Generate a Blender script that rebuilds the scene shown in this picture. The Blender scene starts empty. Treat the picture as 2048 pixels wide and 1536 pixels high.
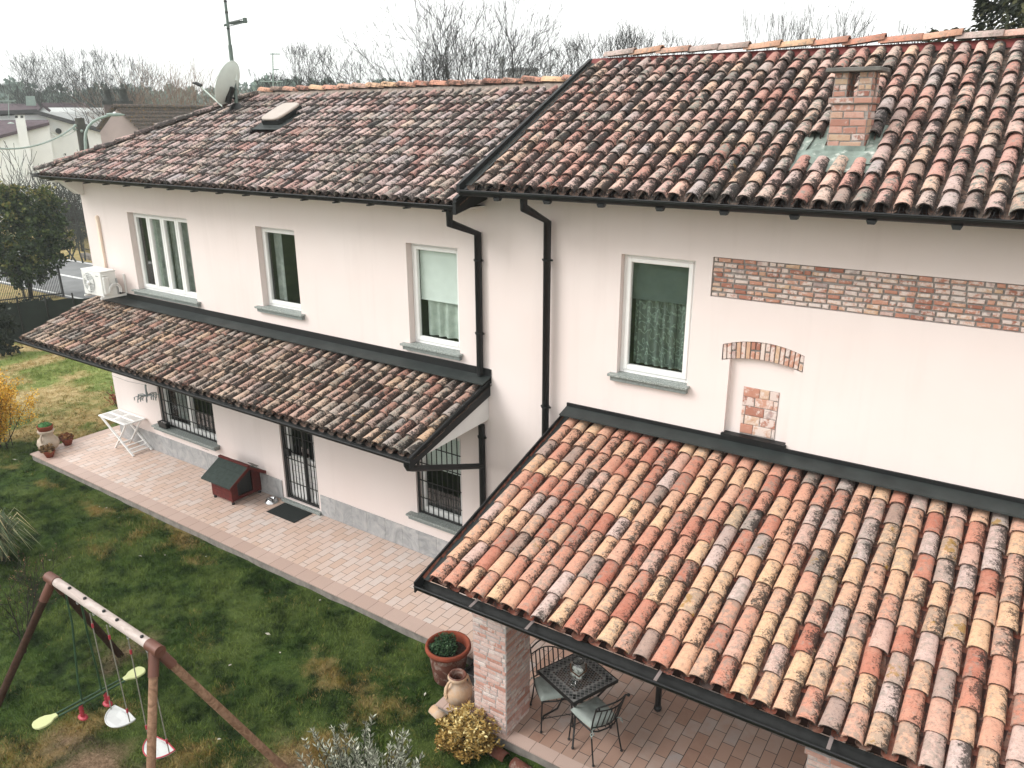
import bpy, math, random
import numpy as np
from mathutils import Vector, Matrix

scene = bpy.context.scene
R = math.radians
# ------------------------------------------------------------------ camera
CAM_H = 7.2
FPX, YAW, PITCH, ROLL = 1567.0, -0.581, 0.3268, 0.0037
DL = -0.0236                                   # the long house stands turned by this angle
def cam_axes():
    cy, sy, cp, sp = math.cos(YAW), math.sin(YAW), math.cos(PITCH), math.sin(PITCH)
    f = Vector((sy*cp, cy*cp, -sp)); r0 = Vector((cy, -sy, 0)); d0 = f.cross(r0)
    r = math.cos(ROLL)*r0 + math.sin(ROLL)*d0
    d = -math.sin(ROLL)*r0 + math.cos(ROLL)*d0
    return r, d, f
CR, CD, CF = cam_axes()
cam = bpy.data.cameras.new('camera')
cam.sensor_width = 36.0; cam.lens = FPX/2048*36; cam.clip_end = 2000; cam.clip_start = 0.05
camo = bpy.data.objects.new('camera', cam); scene.collection.objects.link(camo)
mw = Matrix.Identity(4)
for i in range(3):
    mw[i][0] = CR[i]; mw[i][1] = -CD[i]; mw[i][2] = -CF[i]
mw[0][3] = 0; mw[1][3] = 0; mw[2][3] = CAM_H
camo.matrix_world = mw
scene.camera = camo
# ------------------------------------------------------------------ sky, sun, exposure
SUN_EL, SUN_AZ = 40.0, 226.0                   # soft light from behind the camera's left shoulder
world = bpy.data.worlds.new('World'); scene.world = world; world.use_nodes = True
wn = world.node_tree; wn.nodes.clear()
sky = wn.nodes.new('ShaderNodeTexSky'); sky.sky_type = 'NISHITA'; sky.sun_disc = False
sky.sun_elevation = R(SUN_EL); sky.sun_rotation = R(SUN_AZ); sky.air_density = 1.0; sky.dust_density = 6.0; sky.ozone_density = 1.0
hsv = wn.nodes.new('ShaderNodeHueSaturation'); hsv.inputs['Saturation'].default_value = 0.12
ovc = wn.nodes.new('ShaderNodeMixRGB'); ovc.inputs['Fac'].default_value = 0.72; ovc.inputs['Color2'].default_value = (9.6, 9.6, 9.5, 1)
bg = wn.nodes.new('ShaderNodeBackground'); bg.inputs['Strength'].default_value = 0.14
wo = wn.nodes.new('ShaderNodeOutputWorld')
wn.links.new(sky.outputs[0], hsv.inputs['Color']); wn.links.new(hsv.outputs[0], ovc.inputs['Color1'])
wn.links.new(ovc.outputs[0], bg.inputs['Color']); wn.links.new(bg.outputs[0], wo.inputs['Surface'])
sl = bpy.data.lights.new('sun', 'SUN'); sl.energy = 1.55; sl.angle = R(28); sl.color = (1.0, 0.98, 0.955)
so = bpy.data.objects.new('sun', sl); scene.collection.objects.link(so)
_az = R(SUN_AZ)
_sd = Vector((math.sin(_az)*math.cos(R(SUN_EL)), math.cos(_az)*math.cos(R(SUN_EL)), math.sin(R(SUN_EL))))
so.rotation_euler = _sd.to_track_quat('Z', 'Y').to_euler(); so.location = (0, 0, 60)
vs = scene.view_settings
vs.view_transform = 'Standard'; vs.look = 'None'; vs.exposure = 0.55; vs.gamma = 1.0; vs.use_curve_mapping = False
try:
    scene.cycles.max_bounces = 6; scene.cycles.transparent_max_bounces = 12; scene.cycles.volume_bounces = 0
    scene.cycles.use_denoising = True
except Exception:
    pass

# ------------------------------------------------------------------ helpers
def rot2(p, a):
    return (p[0]*math.cos(a)-p[1]*math.sin(a), p[0]*math.sin(a)+p[1]*math.cos(a))
class Frame:
    def __init__(s, a): s.a = a
    def pt(s, p):
        x, y = rot2(p, s.a); return Vector((x, y, p[2] if len(p) > 2 else 0))
W = Frame(0.0); L = Frame(DL)
def at(px, py, d):
    """world point seen at photo pixel (px,py), d metres away in plan"""
    v = CR*((px-1024)/FPX) + CD*((py-768)/FPX) + CF
    k = d/math.hypot(v.x, v.y)
    return Vector((v.x*k, v.y*k, CAM_H+v.z*k))

BASE = {}
FRM = {}
def link(o): scene.collection.objects.link(o); return o
def tag(o, label=None, cat=None, group=None, kind=None):
    if label: o['label'] = label
    if cat: o['category'] = cat
    if group: o['group'] = group
    if kind: o['kind'] = kind
    return o
def thing(name, label, cat, base, frame=W, group=None):
    o = bpy.data.objects.new(name, None); link(o)
    o.empty_display_size = 0.2
    o.location = frame.pt(base); o.rotation_euler = (0, 0, frame.a)
    BASE[o.name] = Vector(base); FRM[o.name] = frame
    return tag(o, label, cat, group)

class MB:
    """collects shapes into one mesh"""
    def __init__(s): s.v = []; s.f = []; s.m = []; s.c = []; s.sm = []
    def add(s, vs_, fs, mat=0, col=(0.5, 0.5, 0.5), smooth=False):
        o = len(s.v); s.v += [tuple(p) for p in vs_]
        for f in fs:
            s.f.append(tuple(i+o for i in f)); s.m.append(mat); s.c.append(col); s.sm.append(smooth)
    def box(s, x0, x1, y0, y1, z0, z1, mat=0, col=(0.5, 0.5, 0.5)):
        vs_ = [(x, y, z) for z in (z0, z1) for y in (y0, y1) for x in (x0, x1)]
        s.add(vs_, [(0, 2, 3, 1), (4, 5, 7, 6), (0, 1, 5, 4), (2, 6, 7, 3), (0, 4, 6, 2), (1, 3, 7, 5)], mat, col)
    def obox(s, c, U, V, N, mat=0, col=(0.5, 0.5, 0.5)):
        c, U, V, N = Vector(c), Vector(U), Vector(V), Vector(N)
        vs_ = [c+U*a+V*b+N*d for d in (-1, 1) for b in (-1, 1) for a in (-1, 1)]
        s.add(vs_, [(0, 2, 3, 1), (4, 5, 7, 6), (0, 1, 5, 4), (2, 6, 7, 3), (0, 4, 6, 2), (1, 3, 7, 5)], mat, col)
    def beam(s, a, b, w, h, mat=0, col=(0.5, 0.5, 0.5), up=(0, 0, 1)):
        a, b = Vector(a), Vector(b); d = (b-a); Ln = d.length; d.normalize()
        up = Vector(up); sd = d.cross(up)
        if sd.length < 1e-4: sd = d.cross(Vector((1, 0, 0)))
        sd.normalize(); n = sd.cross(d)
        s.obox((a+b)/2, d*Ln/2, sd*w/2, n*h/2, mat, col)
    def quad(s, pts, mat=0, col=(0.5, 0.5, 0.5)):
        s.add(pts, [tuple(range(len(pts)))], mat, col)
    def tube(s, pts, r, n=8, mat=0, col=(0.5, 0.5, 0.5), caps=True, smooth=True):
        P = [Vector(p) for p in pts]; k = len(P)
        rs = r if isinstance(r, (list, tuple)) else [r]*k
        ref = None; rings = []
        for i in range(k):
            t = (P[min(i+1, k-1)]-P[max(i-1, 0)])
            if t.length < 1e-9: t = Vector((0, 0, 1))
            t.normalize()
            if ref is None:
                ref = Vector((0, 0, 1)) if abs(t.z) < 0.9 else Vector((1, 0, 0))
            a = t.cross(ref)
            if a.length < 1e-4: a = t.cross(Vector((0, 1, 0)))
            a.normalize(); b = t.cross(a); ref = -b if False else a.cross(t)
            sc = 1.0
            if 0 < i < k-1:
                d1 = (P[i]-P[i-1]).normalized(); d2 = (P[i+1]-P[i]).normalized()
                ca = max(0.35, math.sqrt(max(0.0, (1+d1.dot(d2))/2))); sc = 1/ca
            bis = None
            if sc > 1.001:
                bis = ((P[i+1]-P[i]).normalized()-(P[i]-P[i-1]).normalized()).normalized()
            ring = []
            for j in range(n):
                an = 2*math.pi*j/n
                o = a*math.cos(an)*rs[i]+b*math.sin(an)*rs[i]
                if bis is not None:
                    o = o + bis*(o.dot(bis))*(sc-1)
                ring.append(P[i]+o)
            rings.append(ring)
        vs_ = [p for rg in rings for p in rg]; fs = []
        for i in range(k-1):
            for j in range(n):
                j2 = (j+1) % n
                fs.append((i*n+j, i*n+j2, (i+1)*n+j2, (i+1)*n+j))
        s.add(vs_, fs, mat, col, smooth)
        if caps and n > 2:
            s.add(rings[0], [tuple(reversed(range(n)))], mat, col); s.add(rings[-1], [tuple(range(n))], mat, col)
    def lathe(s, prof, c=(0, 0, 0), n=24, mat=0, col=(0.5, 0.5, 0.5), sx=1.0, sy=1.0, smooth=True):
        c = Vector(c); vs_ = []; fs = []
        for r, z in prof:
            for j in range(n):
                a = 2*math.pi*j/n
                vs_.append(c+Vector((r*math.cos(a)*sx, r*math.sin(a)*sy, z)))
        for i in range(len(prof)-1):
            for j in range(n):
                j2 = (j+1) % n
                fs.append((i*n+j, i*n+j2, (i+1)*n+j2, (i+1)*n+j))
        s.add(vs_, fs, mat, col, smooth)
    def prism(s, poly, ext, mat=0, col=(0.5, 0.5, 0.5)):
        """poly: 3-D polygon, ext: extrusion vector"""
        n = len(poly); P = [Vector(p) for p in poly]; e = Vector(ext)
        vs_ = P+[p+e for p in P]
        fs = [tuple(range(n)), tuple(reversed(range(n, 2*n)))]
        for i in range(n):
            j = (i+1) % n; fs.append((i, i+n, j+n, j))
        s.add(vs_, fs, mat, col)
    def ball(s, c, r, n=10, m=6, mat=0, col=(0.5, 0.5, 0.5), sc=(1, 1, 1)):
        prof = [(max(1e-4, math.sin(math.pi*i/m))*r*1.0, -math.cos(math.pi*i/m)*r*sc[2]) for i in range(m+1)]
        s.lathe(prof, c, n, mat, col, sc[0], sc[1])
    def build(s, name, mats, parent=None, bevel=0.0, base=None, frame=None, fix=True):
        me = bpy.data.meshes.new(name)
        b = base
        root = parent
        while root is not None and root.name not in BASE: root = root.parent
        if b is None: b = BASE[root.name] if root is not None else Vector((0, 0, 0))
        b = Vector(b)
        me.from_pydata([(p[0]-b.x, p[1]-b.y, p[2]-b.z) for p in s.v], [], s.f)
        if not isinstance(mats, (list, tuple)): mats = [mats]
        for m in mats: me.materials.append(m)
        me.polygons.foreach_set('material_index', s.m)
        me.polygons.foreach_set('use_smooth', s.sm)
        at_ = me.attributes.new('tc', 'FLOAT_COLOR', 'FACE')
        at_.data.foreach_set('color', np.array([(c[0], c[1], c[2], 1.0) for c in s.c], dtype=np.float32).ravel())
        me.update()
        o = bpy.data.objects.new(name, me); link(o)
        if parent is not None: o.parent = parent
        else:
            fr = frame or W
            o.location = fr.pt(b); o.rotation_euler = (0, 0, fr.a)
        if bevel > 0:
            md = o.modifiers.new('bevel', 'BEVEL'); md.width = bevel; md.segments = 1; md.limit_method = 'ANGLE'; md.angle_limit = R(40)
        return o
def single(name, mb, mats, label, cat, base, frame=W, group=None, kind=None, bevel=0):
    o = mb.build(name, mats, None, bevel, base, frame)
    return tag(o, label, cat, group, kind)

# ------------------------------------------------------------------ materials
def S(r, g, b, k=1.0):
    f = lambda u: (u/255/12.92 if u/255 <= 0.04045 else ((u/255+0.055)/1.055)**2.4)
    return (f(r)*k, f(g)*k, f(b)*k, 1.0)
class NM:
    def __init__(s, name):
        s.mat = bpy.data.materials.new(name); s.mat.use_nodes = True
        s.nt = s.mat.node_tree; s.nt.nodes.clear()
        s.out = s.nt.nodes.new('ShaderNodeOutputMaterial')
        s.b = s.nt.nodes.new('ShaderNodeBsdfPrincipled')
        s.nt.links.new(s.b.outputs[0], s.out.inputs['Surface'])
        s.pos = None
    def n(s, typ, ins=None, **attrs):
        nd = s.nt.nodes.new(typ)
        for k, v in attrs.items(): setattr(nd, k, v)
        for k, v in (ins or {}).items():
            if hasattr(v, 'node'): s.nt.links.new(v, nd.inputs[k])
            else: nd.inputs[k].default_value = v
        return nd
    def P(s):
        if s.pos is None:
            s.pos = s.n('ShaderNodeNewGeometry').outputs['Position']
        return s.pos
    def noise(s, scale, detail=4, rough=0.55, vec=None, dist=0.0):
        return s.n('ShaderNodeTexNoise', {'Vector': vec or s.P(), 'Scale': scale, 'Detail': detail, 'Roughness': rough, 'Distortion': dist}).outputs['Fac']
    def ramp(s, fac, stops, interp='LINEAR'):
        nd = s.n('ShaderNodeValToRGB', {'Fac': fac}); cr = nd.color_ramp; cr.interpolation = interp
        while len(cr.elements) < len(stops): cr.elements.new(0.5)
        for e, (p, c) in zip(cr.elements, stops):
            e.position = p; e.color = c if len(c) == 4 else (*c, 1)
        return nd.outputs['Color']
    def mask(s, fac, a, b):
        return s.n('ShaderNodeMapRange', {'Value': fac, 'From Min': a, 'From Max': b, 'To Min': 0.0, 'To Max': 1.0}, clamp=True).outputs[0]
    def mix(s, fac, a, b, mode='MIX'):
        return s.n('ShaderNodeMixRGB', {'Fac': fac, 'Color1': a, 'Color2': b}, blend_type=mode).outputs['Color']
    def math(s, op, a, b=0.0):
        nd = s.nt.nodes.new('ShaderNodeMath'); nd.operation = op
        for i, v in enumerate((a, b)):
            if hasattr(v, 'node'): s.nt.links.new(v, nd.inputs[i])
            else: nd.inputs[i].default_value = v
        return nd.outputs[0]
    def attr(s, name='tc'):
        return s.n('ShaderNodeAttribute', attribute_name=name)
    def sep(s, col):
        return s.n('ShaderNodeSeparateColor', {'Color': col}).outputs
    def bump(s, h, strength=0.3, dist=0.02):
        nd = s.n('ShaderNodeBump', {'Height': h, 'Strength': strength, 'Distance': dist})
        s.nt.links.new(nd.outputs[0], s.b.inputs['Normal'])
    def set(s, **k):
        for a, v in k.items():
            key = {'color': 'Base Color', 'rough': 'Roughness', 'metal': 'Metallic', 'spec': 'Specular IOR Level', 'emit': 'Emission Color', 'es': 'Emission Strength'}[a]
            if hasattr(v, 'node'): s.nt.links.new(v, s.b.inputs[key])
            else: s.b.inputs[key].default_value = v
        return s.mat
BLK = (0.0, 0.0, 0.0, 1); WHT = (1, 1, 1, 1)

def plain(name, col, rough=0.6, metal=0.0, var=0.25, scale=6.0, bump=0.0, bscale=60, spec=0.4, dirt=None):
    m = NM(name)
    n1 = m.noise(scale, 5)
    lo = tuple(c*(1-var) for c in col[:3])+(1,); hi = tuple(min(1, c*(1+var)) for c in col[:3])+(1,)
    c = m.mix(m.mask(n1, 0.3, 0.7), lo, hi)
    if dirt:
        n2 = m.noise(dirt[1], 6, 0.65)
        c = m.mix(m.mask(n2, dirt[2], dirt[2]+0.1), c, dirt[0])
    m.set(color=c, rough=rough, metal=metal, spec=spec)
    if bump: m.bump(m.noise(bscale, 4), bump, 0.01)
    return m.mat

def tile_mat(name, stops, dark, darkamt, white, yellow, edge=0.18, dirt_shade_col=(0.032, 0.028, 0.026, 1), base_k=1.0):
    m = NM(name)
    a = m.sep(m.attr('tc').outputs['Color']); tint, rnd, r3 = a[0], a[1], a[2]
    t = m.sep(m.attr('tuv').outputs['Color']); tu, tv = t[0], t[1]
    c = m.ramp(tint, stops, 'LINEAR')
    # soft blotches of clay colour
    bl = m.noise(9, 5, 0.6)
    c = m.mix(m.math('MULTIPLY', m.mask(bl, 0.42, 0.72), 0.28), c, S(212, 176, 154, 0.74*base_k))
    c = m.mix(m.math('MULTIPLY', m.mask(m.noise(26, 4, 0.6), 0.5, 0.75), 0.35), c, S(132, 108, 96, 0.5*base_k))
    # grey bloom of lichen
    gl = m.math('ADD', m.noise(16, 6, 0.7), m.math('MULTIPLY', r3, 0.16))
    c = m.mix(m.math('MULTIPLY', m.mask(gl, 0.60, 0.70), white), c, S(176, 172, 160, 0.5))
    # black crust clusters, plus shade put into the colour of one flank and lip
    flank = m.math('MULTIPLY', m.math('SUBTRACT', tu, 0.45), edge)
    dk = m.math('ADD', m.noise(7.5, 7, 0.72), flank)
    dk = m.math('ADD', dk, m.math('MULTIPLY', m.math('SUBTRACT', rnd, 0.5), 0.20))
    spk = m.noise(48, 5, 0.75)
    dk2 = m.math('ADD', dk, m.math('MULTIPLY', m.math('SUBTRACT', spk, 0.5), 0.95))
    c = m.mix(m.math('MULTIPLY', m.mask(dk2, dark-0.03, dark+0.10), darkamt), c, dirt_shade_col)
    c = m.mix(m.math('MULTIPLY', m.mask(m.noise(33, 6, 0.75), 0.53, 0.70), 0.5), c, dirt_shade_col)
    # fine dark specks and pale specks
    c = m.mix(m.math('MULTIPLY', m.mask(m.noise(95, 3, 0.7), 0.60, 0.68), 0.55), c, (0.04, 0.034, 0.03, 1))
    c = m.mix(m.math('MULTIPLY', m.mask(m.noise(70, 4, 0.75), 0.60, 0.70), m.math('MULTIPLY', white, 0.8) if not isinstance(white, float) else white*0.8), c, S(214, 208, 198, 0.6))
    # yellow lichen
    yl = m.math('ADD', m.noise(5, 5, 0.7), m.math('MULTIPLY', m.math('SUBTRACT', r3, 0.5), 0.26))
    c = m.mix(m.math('MULTIPLY', m.mask(yl, yellow, yellow+0.06), 0.7), c, S(196, 150, 62, 0.5))
    m.set(color=c, rough=0.92, spec=0.2)
    m.bump(m.noise(42, 6, 0.7), 0.55, 0.012)
    return m.mat

MT = {}
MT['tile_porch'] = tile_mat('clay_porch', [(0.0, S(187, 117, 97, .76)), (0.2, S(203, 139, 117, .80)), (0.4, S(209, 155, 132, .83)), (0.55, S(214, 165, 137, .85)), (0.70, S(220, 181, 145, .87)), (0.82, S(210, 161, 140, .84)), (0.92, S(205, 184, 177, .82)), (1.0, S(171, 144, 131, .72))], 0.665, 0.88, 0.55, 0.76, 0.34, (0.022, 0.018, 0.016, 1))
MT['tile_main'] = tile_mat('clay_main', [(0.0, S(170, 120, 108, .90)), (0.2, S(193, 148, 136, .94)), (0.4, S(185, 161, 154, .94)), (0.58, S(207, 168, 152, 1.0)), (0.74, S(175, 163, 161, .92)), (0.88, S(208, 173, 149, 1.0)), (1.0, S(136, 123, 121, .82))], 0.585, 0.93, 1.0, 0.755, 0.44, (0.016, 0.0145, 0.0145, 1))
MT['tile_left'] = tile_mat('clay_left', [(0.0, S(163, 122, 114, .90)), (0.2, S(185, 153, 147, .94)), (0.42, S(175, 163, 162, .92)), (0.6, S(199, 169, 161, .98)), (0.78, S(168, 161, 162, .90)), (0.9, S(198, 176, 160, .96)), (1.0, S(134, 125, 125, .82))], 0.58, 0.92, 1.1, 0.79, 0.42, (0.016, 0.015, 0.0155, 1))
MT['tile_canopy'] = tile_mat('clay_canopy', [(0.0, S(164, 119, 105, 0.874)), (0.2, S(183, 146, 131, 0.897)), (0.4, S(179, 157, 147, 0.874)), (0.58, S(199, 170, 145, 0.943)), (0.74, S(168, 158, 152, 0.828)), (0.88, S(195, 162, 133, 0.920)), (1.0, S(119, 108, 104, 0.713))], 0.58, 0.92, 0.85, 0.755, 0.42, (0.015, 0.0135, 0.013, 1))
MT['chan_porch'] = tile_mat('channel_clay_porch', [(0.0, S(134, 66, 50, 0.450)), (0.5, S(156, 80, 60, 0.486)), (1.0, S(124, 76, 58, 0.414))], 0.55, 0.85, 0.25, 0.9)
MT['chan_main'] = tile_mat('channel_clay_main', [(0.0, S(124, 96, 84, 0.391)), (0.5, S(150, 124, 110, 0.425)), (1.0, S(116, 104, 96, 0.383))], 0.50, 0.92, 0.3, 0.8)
MT['under'] = plain('roof_underlay', S(96, 58, 48, .28), 0.9, var=0.3, scale=8)
MT['mortar'] = plain('ridge_mortar', S(176, 160, 148, .5), 0.95, var=0.35, scale=20, bump=0.6, bscale=40)
MT['metal'] = plain('dark_metal', (0.0085, 0.009, 0.0095, 1), 0.5, 0.0, 0.3, 5, 0.05, 30, 0.3, ((0.03, 0.029, 0.028, 1), 14, 0.68))
MT['flash_light'] = plain('weathered_flashing', (0.022, 0.027, 0.026, 1), 0.55, 0.0, 0.35, 4, 0.05, 20, 0.35, ((0.09, 0.09, 0.085, 1), 26, 0.69))
MT['gutter_in'] = plain('gutter_inside', (0.009, 0.0095, 0.009, 1), 0.7, 0, 0.5, 9, 0.3, 30, 0.25, ((0.05, 0.042, 0.036, 1), 30, 0.70))
MT['strap'] = plain('gutter_strap', S(150, 136, 132, .7), 0.5, 0.2, 0.2)
MT['copper'] = plain('green_flashing', S(150, 164, 154, .62), 0.7, 0.0, 0.3, 7, 0.5, 16, 0.3, (S(206, 210, 200, .8), 6, 0.55))
MT['white'] = plain('white_paint', (0.78, 0.78, 0.76, 1), 0.45, 0, 0.04, 3, 0, 1, 0.4)
MT['pvc'] = plain('white_window_frame', (0.80, 0.79, 0.77, 1), 0.35, 0, 0.03, 4, 0, 1, 0.45)
MT['plaster_white'] = plain('white_plaster', (0.74, 0.72, 0.69, 1), 0.9, 0, 0.05, 3)
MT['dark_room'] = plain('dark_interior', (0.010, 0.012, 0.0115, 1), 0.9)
MT['iron'] = plain('black_iron', (0.011, 0.011, 0.011, 1), 0.45, 0.0, 0.25, 20)
MT['concrete'] = plain('concrete', S(160, 152, 144, .6), 0.95, 0, 0.3, 7, 0.5, 40)
MT['soil'] = plain('soil', S(70, 54, 44, .6), 1.0, 0, 0.5, 30, 0.8, 50)

def wall_mat():
    m = NM('pink_render')
    c = m.mix(m.mask(m.noise(0.8, 4), 0.3, 0.7), (0.712, 0.618, 0.584, 1), (0.738, 0.655, 0.624, 1))
    c = m.mix(m.math('MULTIPLY', m.mask(m.noise(5, 6, 0.7), 0.62, 0.75), 0.25), c, (0.63, 0.545, 0.515, 1))
    stv = m.noise(1.0, 5, .6, m.n('ShaderNodeMapping', {'Vector': m.P(), 'Scale': (5.0, 5.0, 0.35)}).outputs[0])
    c = m.mix(m.math('MULTIPLY', m.mask(stv, 0.52, 0.78), 0.16), c, (0.50, 0.43, 0.39, 1))
    m.set(color=c, rough=0.95, spec=0.15)
    m.bump(m.noise(180, 3, 0.6), 0.16, 0.004)
    return m.mat
MT['wall'] = wall_mat()
def granite():
    m = NM('granite_sill')
    n = m.noise(90, 4, 0.75)
    c = m.ramp(n, [(0.34, (0.05, 0.06, 0.055, 1)), (0.5, (0.22, 0.25, 0.235, 1)), (0.64, (0.50, 0.52, 0.49, 1))])
    m.set(color=c, rough=0.55); return m.mat
MT['granite'] = granite()
MT['granite_front'] = plain('granite_edge', (0.20, 0.225, 0.215, 1), 0.6, 0, 0.2, 30)
def marble():
    m = NM('grey_marble')
    n = m.noise(3.0, 8, 0.62, None, 2.4)
    c = m.ramp(n, [(0.25, (0.20, 0.205, 0.205, 1)), (0.5, (0.37, 0.37, 0.37, 1)), (0.72, (0.50, 0.475, 0.46, 1))])
    a = m.sep(m.attr('tc').outputs['Color'])
    c = m.mix(m.math('MULTIPLY', a[0], 0.3), c, (0.20, 0.21, 0.215, 1))
    m.set(color=c, rough=0.6); return m.mat
MT['marble'] = marble()
def brick_mat(name, stops, lime, limek=0.55, base=1.0):
    m = NM(name)
    a = m.sep(m.attr('tc').outputs['Color'])
    c = m.ramp(a[0], stops)
    c = m.mix(m.math('MULTIPLY', m.mask(m.noise(22, 5, 0.65), 0.45, 0.7), 0.45), c, S(186, 128, 110, .8*base))
    w = m.math('ADD', m.noise(13, 6, 0.7), m.math('MULTIPLY', m.math('SUBTRACT', a[1], 0.5), 0.25))
    c = m.mix(m.math('MULTIPLY', m.mask(w, lime, lime+0.12), 0.85), c, S(226, 212, 204, limek))
    m.set(color=c, rough=0.95, spec=0.15)
    m.bump(m.noise(70, 5, 0.7), 0.5, 0.008)
    return m.mat
BST = [(0.0, S(161, 110, 94, .84)), (0.2, S(189, 136, 117, .86)), (0.42, S(200, 150, 129, .88)), (0.6, S(205, 161, 141, .88)), (0.78, S(211, 180, 150, .88)), (0.9, S(208, 180, 172, .88)), (1.0, S(168, 159, 157, .8))]
MT['brick'] = brick_mat('old_brick', BST, 0.47, .88)
MT['brick_pillar'] = brick_mat('limewashed_brick', [(0, S(190, 140, 124, .76)), (.25, S(208, 164, 150, .78)), (.55, S(216, 186, 176, .82)), (1, S(204, 186, 180, .8))], 0.55, .82, 1.0)
MT['brick_chim'] = brick_mat('chimney_brick', [(0, S(164, 115, 102, .68)), (.3, S(198, 151, 134, .72)), (.6, S(209, 168, 154, .74)), (1, S(205, 177, 151, .72))], 0.54, .72, 0.95)
MT['joint'] = plain('brick_mortar', S(168, 160, 154, .7), 0.98, 0, 0.25, 18, 0.5, 60)
MT['joint_pale'] = plain('lime_mortar', S(200, 194, 190, .66), 0.98, 0, 0.2, 14, 0.5, 50)

def paving(name, cols, grout, bw=0.31, bh=0.155, ang=0.0, dark=0.0):
    m = NM(name)
    mp = m.n('ShaderNodeMapping', {'Vector': m.P(), 'Rotation': (0, 0, R(90)+ang), 'Location': (0.03, 0.05, 0)}).outputs[0]
    bt = m.n('ShaderNodeTexBrick', {'Vector': mp, 'Color1': (0, 0, 0, 1), 'Color2': (1, 1, 1, 1), 'Mortar': (0.5, 0.5, 0.5, 1), 'Scale': 1.0, 'Mortar Size': 0.005, 'Mortar Smooth': 0.2, 'Bias': 0.0, 'Brick Width': bw, 'Row Height': bh}, offset=0.5, squash=1.0)
    tint = bt.outputs['Color']
    c = m.ramp(tint, cols)
    c = m.mix(m.math('MULTIPLY', m.mask(m.noise(6, 5, 0.6), 0.42, 0.66), 0.6), c, cols[1][1])
    c = m.mix(m.math('MULTIPLY', m.mask(m.noise(2.2, 4, 0.6), 0.5, 0.75), 0.35), c, cols[0][1])
    c = m.mix(bt.outputs['Fac'], c, grout)
    m.set(color=c, rough=0.42, spec=0.4)
    m.bump(bt.outputs['Fac'], -0.35, 0.006)
    return m.mat
PV = [(0.0, S(213, 184, 165, .80)), (0.3, S(218, 191, 175, .82)), (0.55, S(220, 197, 184, .82)), (0.8, S(223, 205, 195, .82)), (1.0, S(222, 211, 204, .82))]
MT['pave'] = paving('terrace_tiles', PV, S(150, 130, 118, .5), ang=-DL)
MT['pave_porch'] = paving('porch_tiles', [(0.0, S(175, 138, 119, .66)), (0.3, S(191, 157, 139, .68)), (0.55, S(194, 167, 152, .68)), (0.8, S(197, 177, 165, .68)), (1.0, S(189, 178, 173, .66))], S(99, 90, 85, .4))
def border_mat():
    m = NM('border_tiles')
    bt = m.n('ShaderNodeTexBrick', {'Vector': m.P(), 'Color1': S(202, 174, 160, .72), 'Color2': S(210, 184, 171, .76), 'Mortar': S(150, 126, 116, .5), 'Scale': 1.0, 'Mortar Size': 0.004, 'Brick Width': 0.33, 'Row Height': 30.0}, offset=0.0)
    c = m.mix(m.math('MULTIPLY', m.mask(m.noise(5, 5), 0.4, 0.7), 0.4), bt.outputs['Color'], S(200, 176, 164, .72))
    m.set(color=c, rough=0.5); return m.mat
MT['border'] = border_mat()

def glass_mat(name='window_glass', tint=(0.97, 0.985, 0.98, 1)):
    m = NM(name); nt = m.nt; nt.nodes.remove(m.b)
    tr = m.n('ShaderNodeBsdfTransparent', {'Color': tint}); gl = m.n('ShaderNodeBsdfGlossy', {'Color': WHT, 'Roughness': 0.02})
    fc = m.n('ShaderNodeLayerWeight', {'Blend': 0.5}).outputs['Facing']
    mx = m.n('ShaderNodeMixShader', {0: m.math('ADD', m.math('MULTIPLY', m.math('POWER', fc, 5.0), 0.9), 0.05)})
    nt.links.new(tr.outputs[0], mx.inputs[1]); nt.links.new(gl.outputs[0], mx.inputs[2]); nt.links.new(mx.outputs[0], m.out.inputs['Surface'])
    return m.mat
MT['glass'] = glass_mat()
def fabric(name, c1, c2, pattern=False):
    m = NM(name)
    c = m.mix(m.mask(m.noise(7, 4), 0.35, 0.65), c1, c2)
    if pattern:
        w = m.n('ShaderNodeTexWave', {'Vector': m.P(), 'Scale': 5.0, 'Distortion': 9.0, 'Detail': 1.5, 'Detail Scale': 2.2}, wave_type='RINGS').outputs['Fac']
        c = m.mix(m.math('MULTIPLY', m.mask(w, 0.80, 0.92), 0.75), c, S(146, 166, 152, .8))
    m.set(color=c, rough=0.95, spec=0.1); return m.mat
MT['curtain_green'] = fabric('patterned_curtain', S(92, 104, 98, .8), S(112, 124, 116, .8), True)
MT['curtain_plain'] = fabric('plain_curtain', S(176, 188, 178, .8), S(196, 206, 196, .85))
MT['curtain_grey'] = fabric('grey_curtain', S(140, 146, 142, .8), S(172, 176, 172, .85))
MT['blind_pale'] = fabric('pale_blind', S(214, 222, 216, .95), S(220, 228, 222, .95))
MT['blind_dark'] = fabric('dark_blind', S(86, 100, 95, .7), S(94, 108, 102, .7))

def leaf_mat(name, stops, rough=0.6, trans=0.15):
    m = NM(name)
    a = m.sep(m.attr('tc').outputs['Color'])
    c = m.ramp(a[0], stops)
    m.set(color=c, rough=rough, spec=0.25)
    try: m.b.inputs['Subsurface Weight'].default_value = 0.0
    except Exception: pass
    return m.mat
def bark_mat(name, col, var=0.4):
    return plain(name, col, 0.95, 0, var, 9, 0.4, 40)
MT['bark'] = bark_mat('grey_bark', S(66, 62, 60, .4))
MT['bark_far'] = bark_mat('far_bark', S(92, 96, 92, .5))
MT['twig_orange'] = bark_mat('orange_twigs', S(150, 124, 104, .6))
MT['bark_dark'] = bark_mat('dark_bark', S(58, 48, 42, .6))

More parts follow.
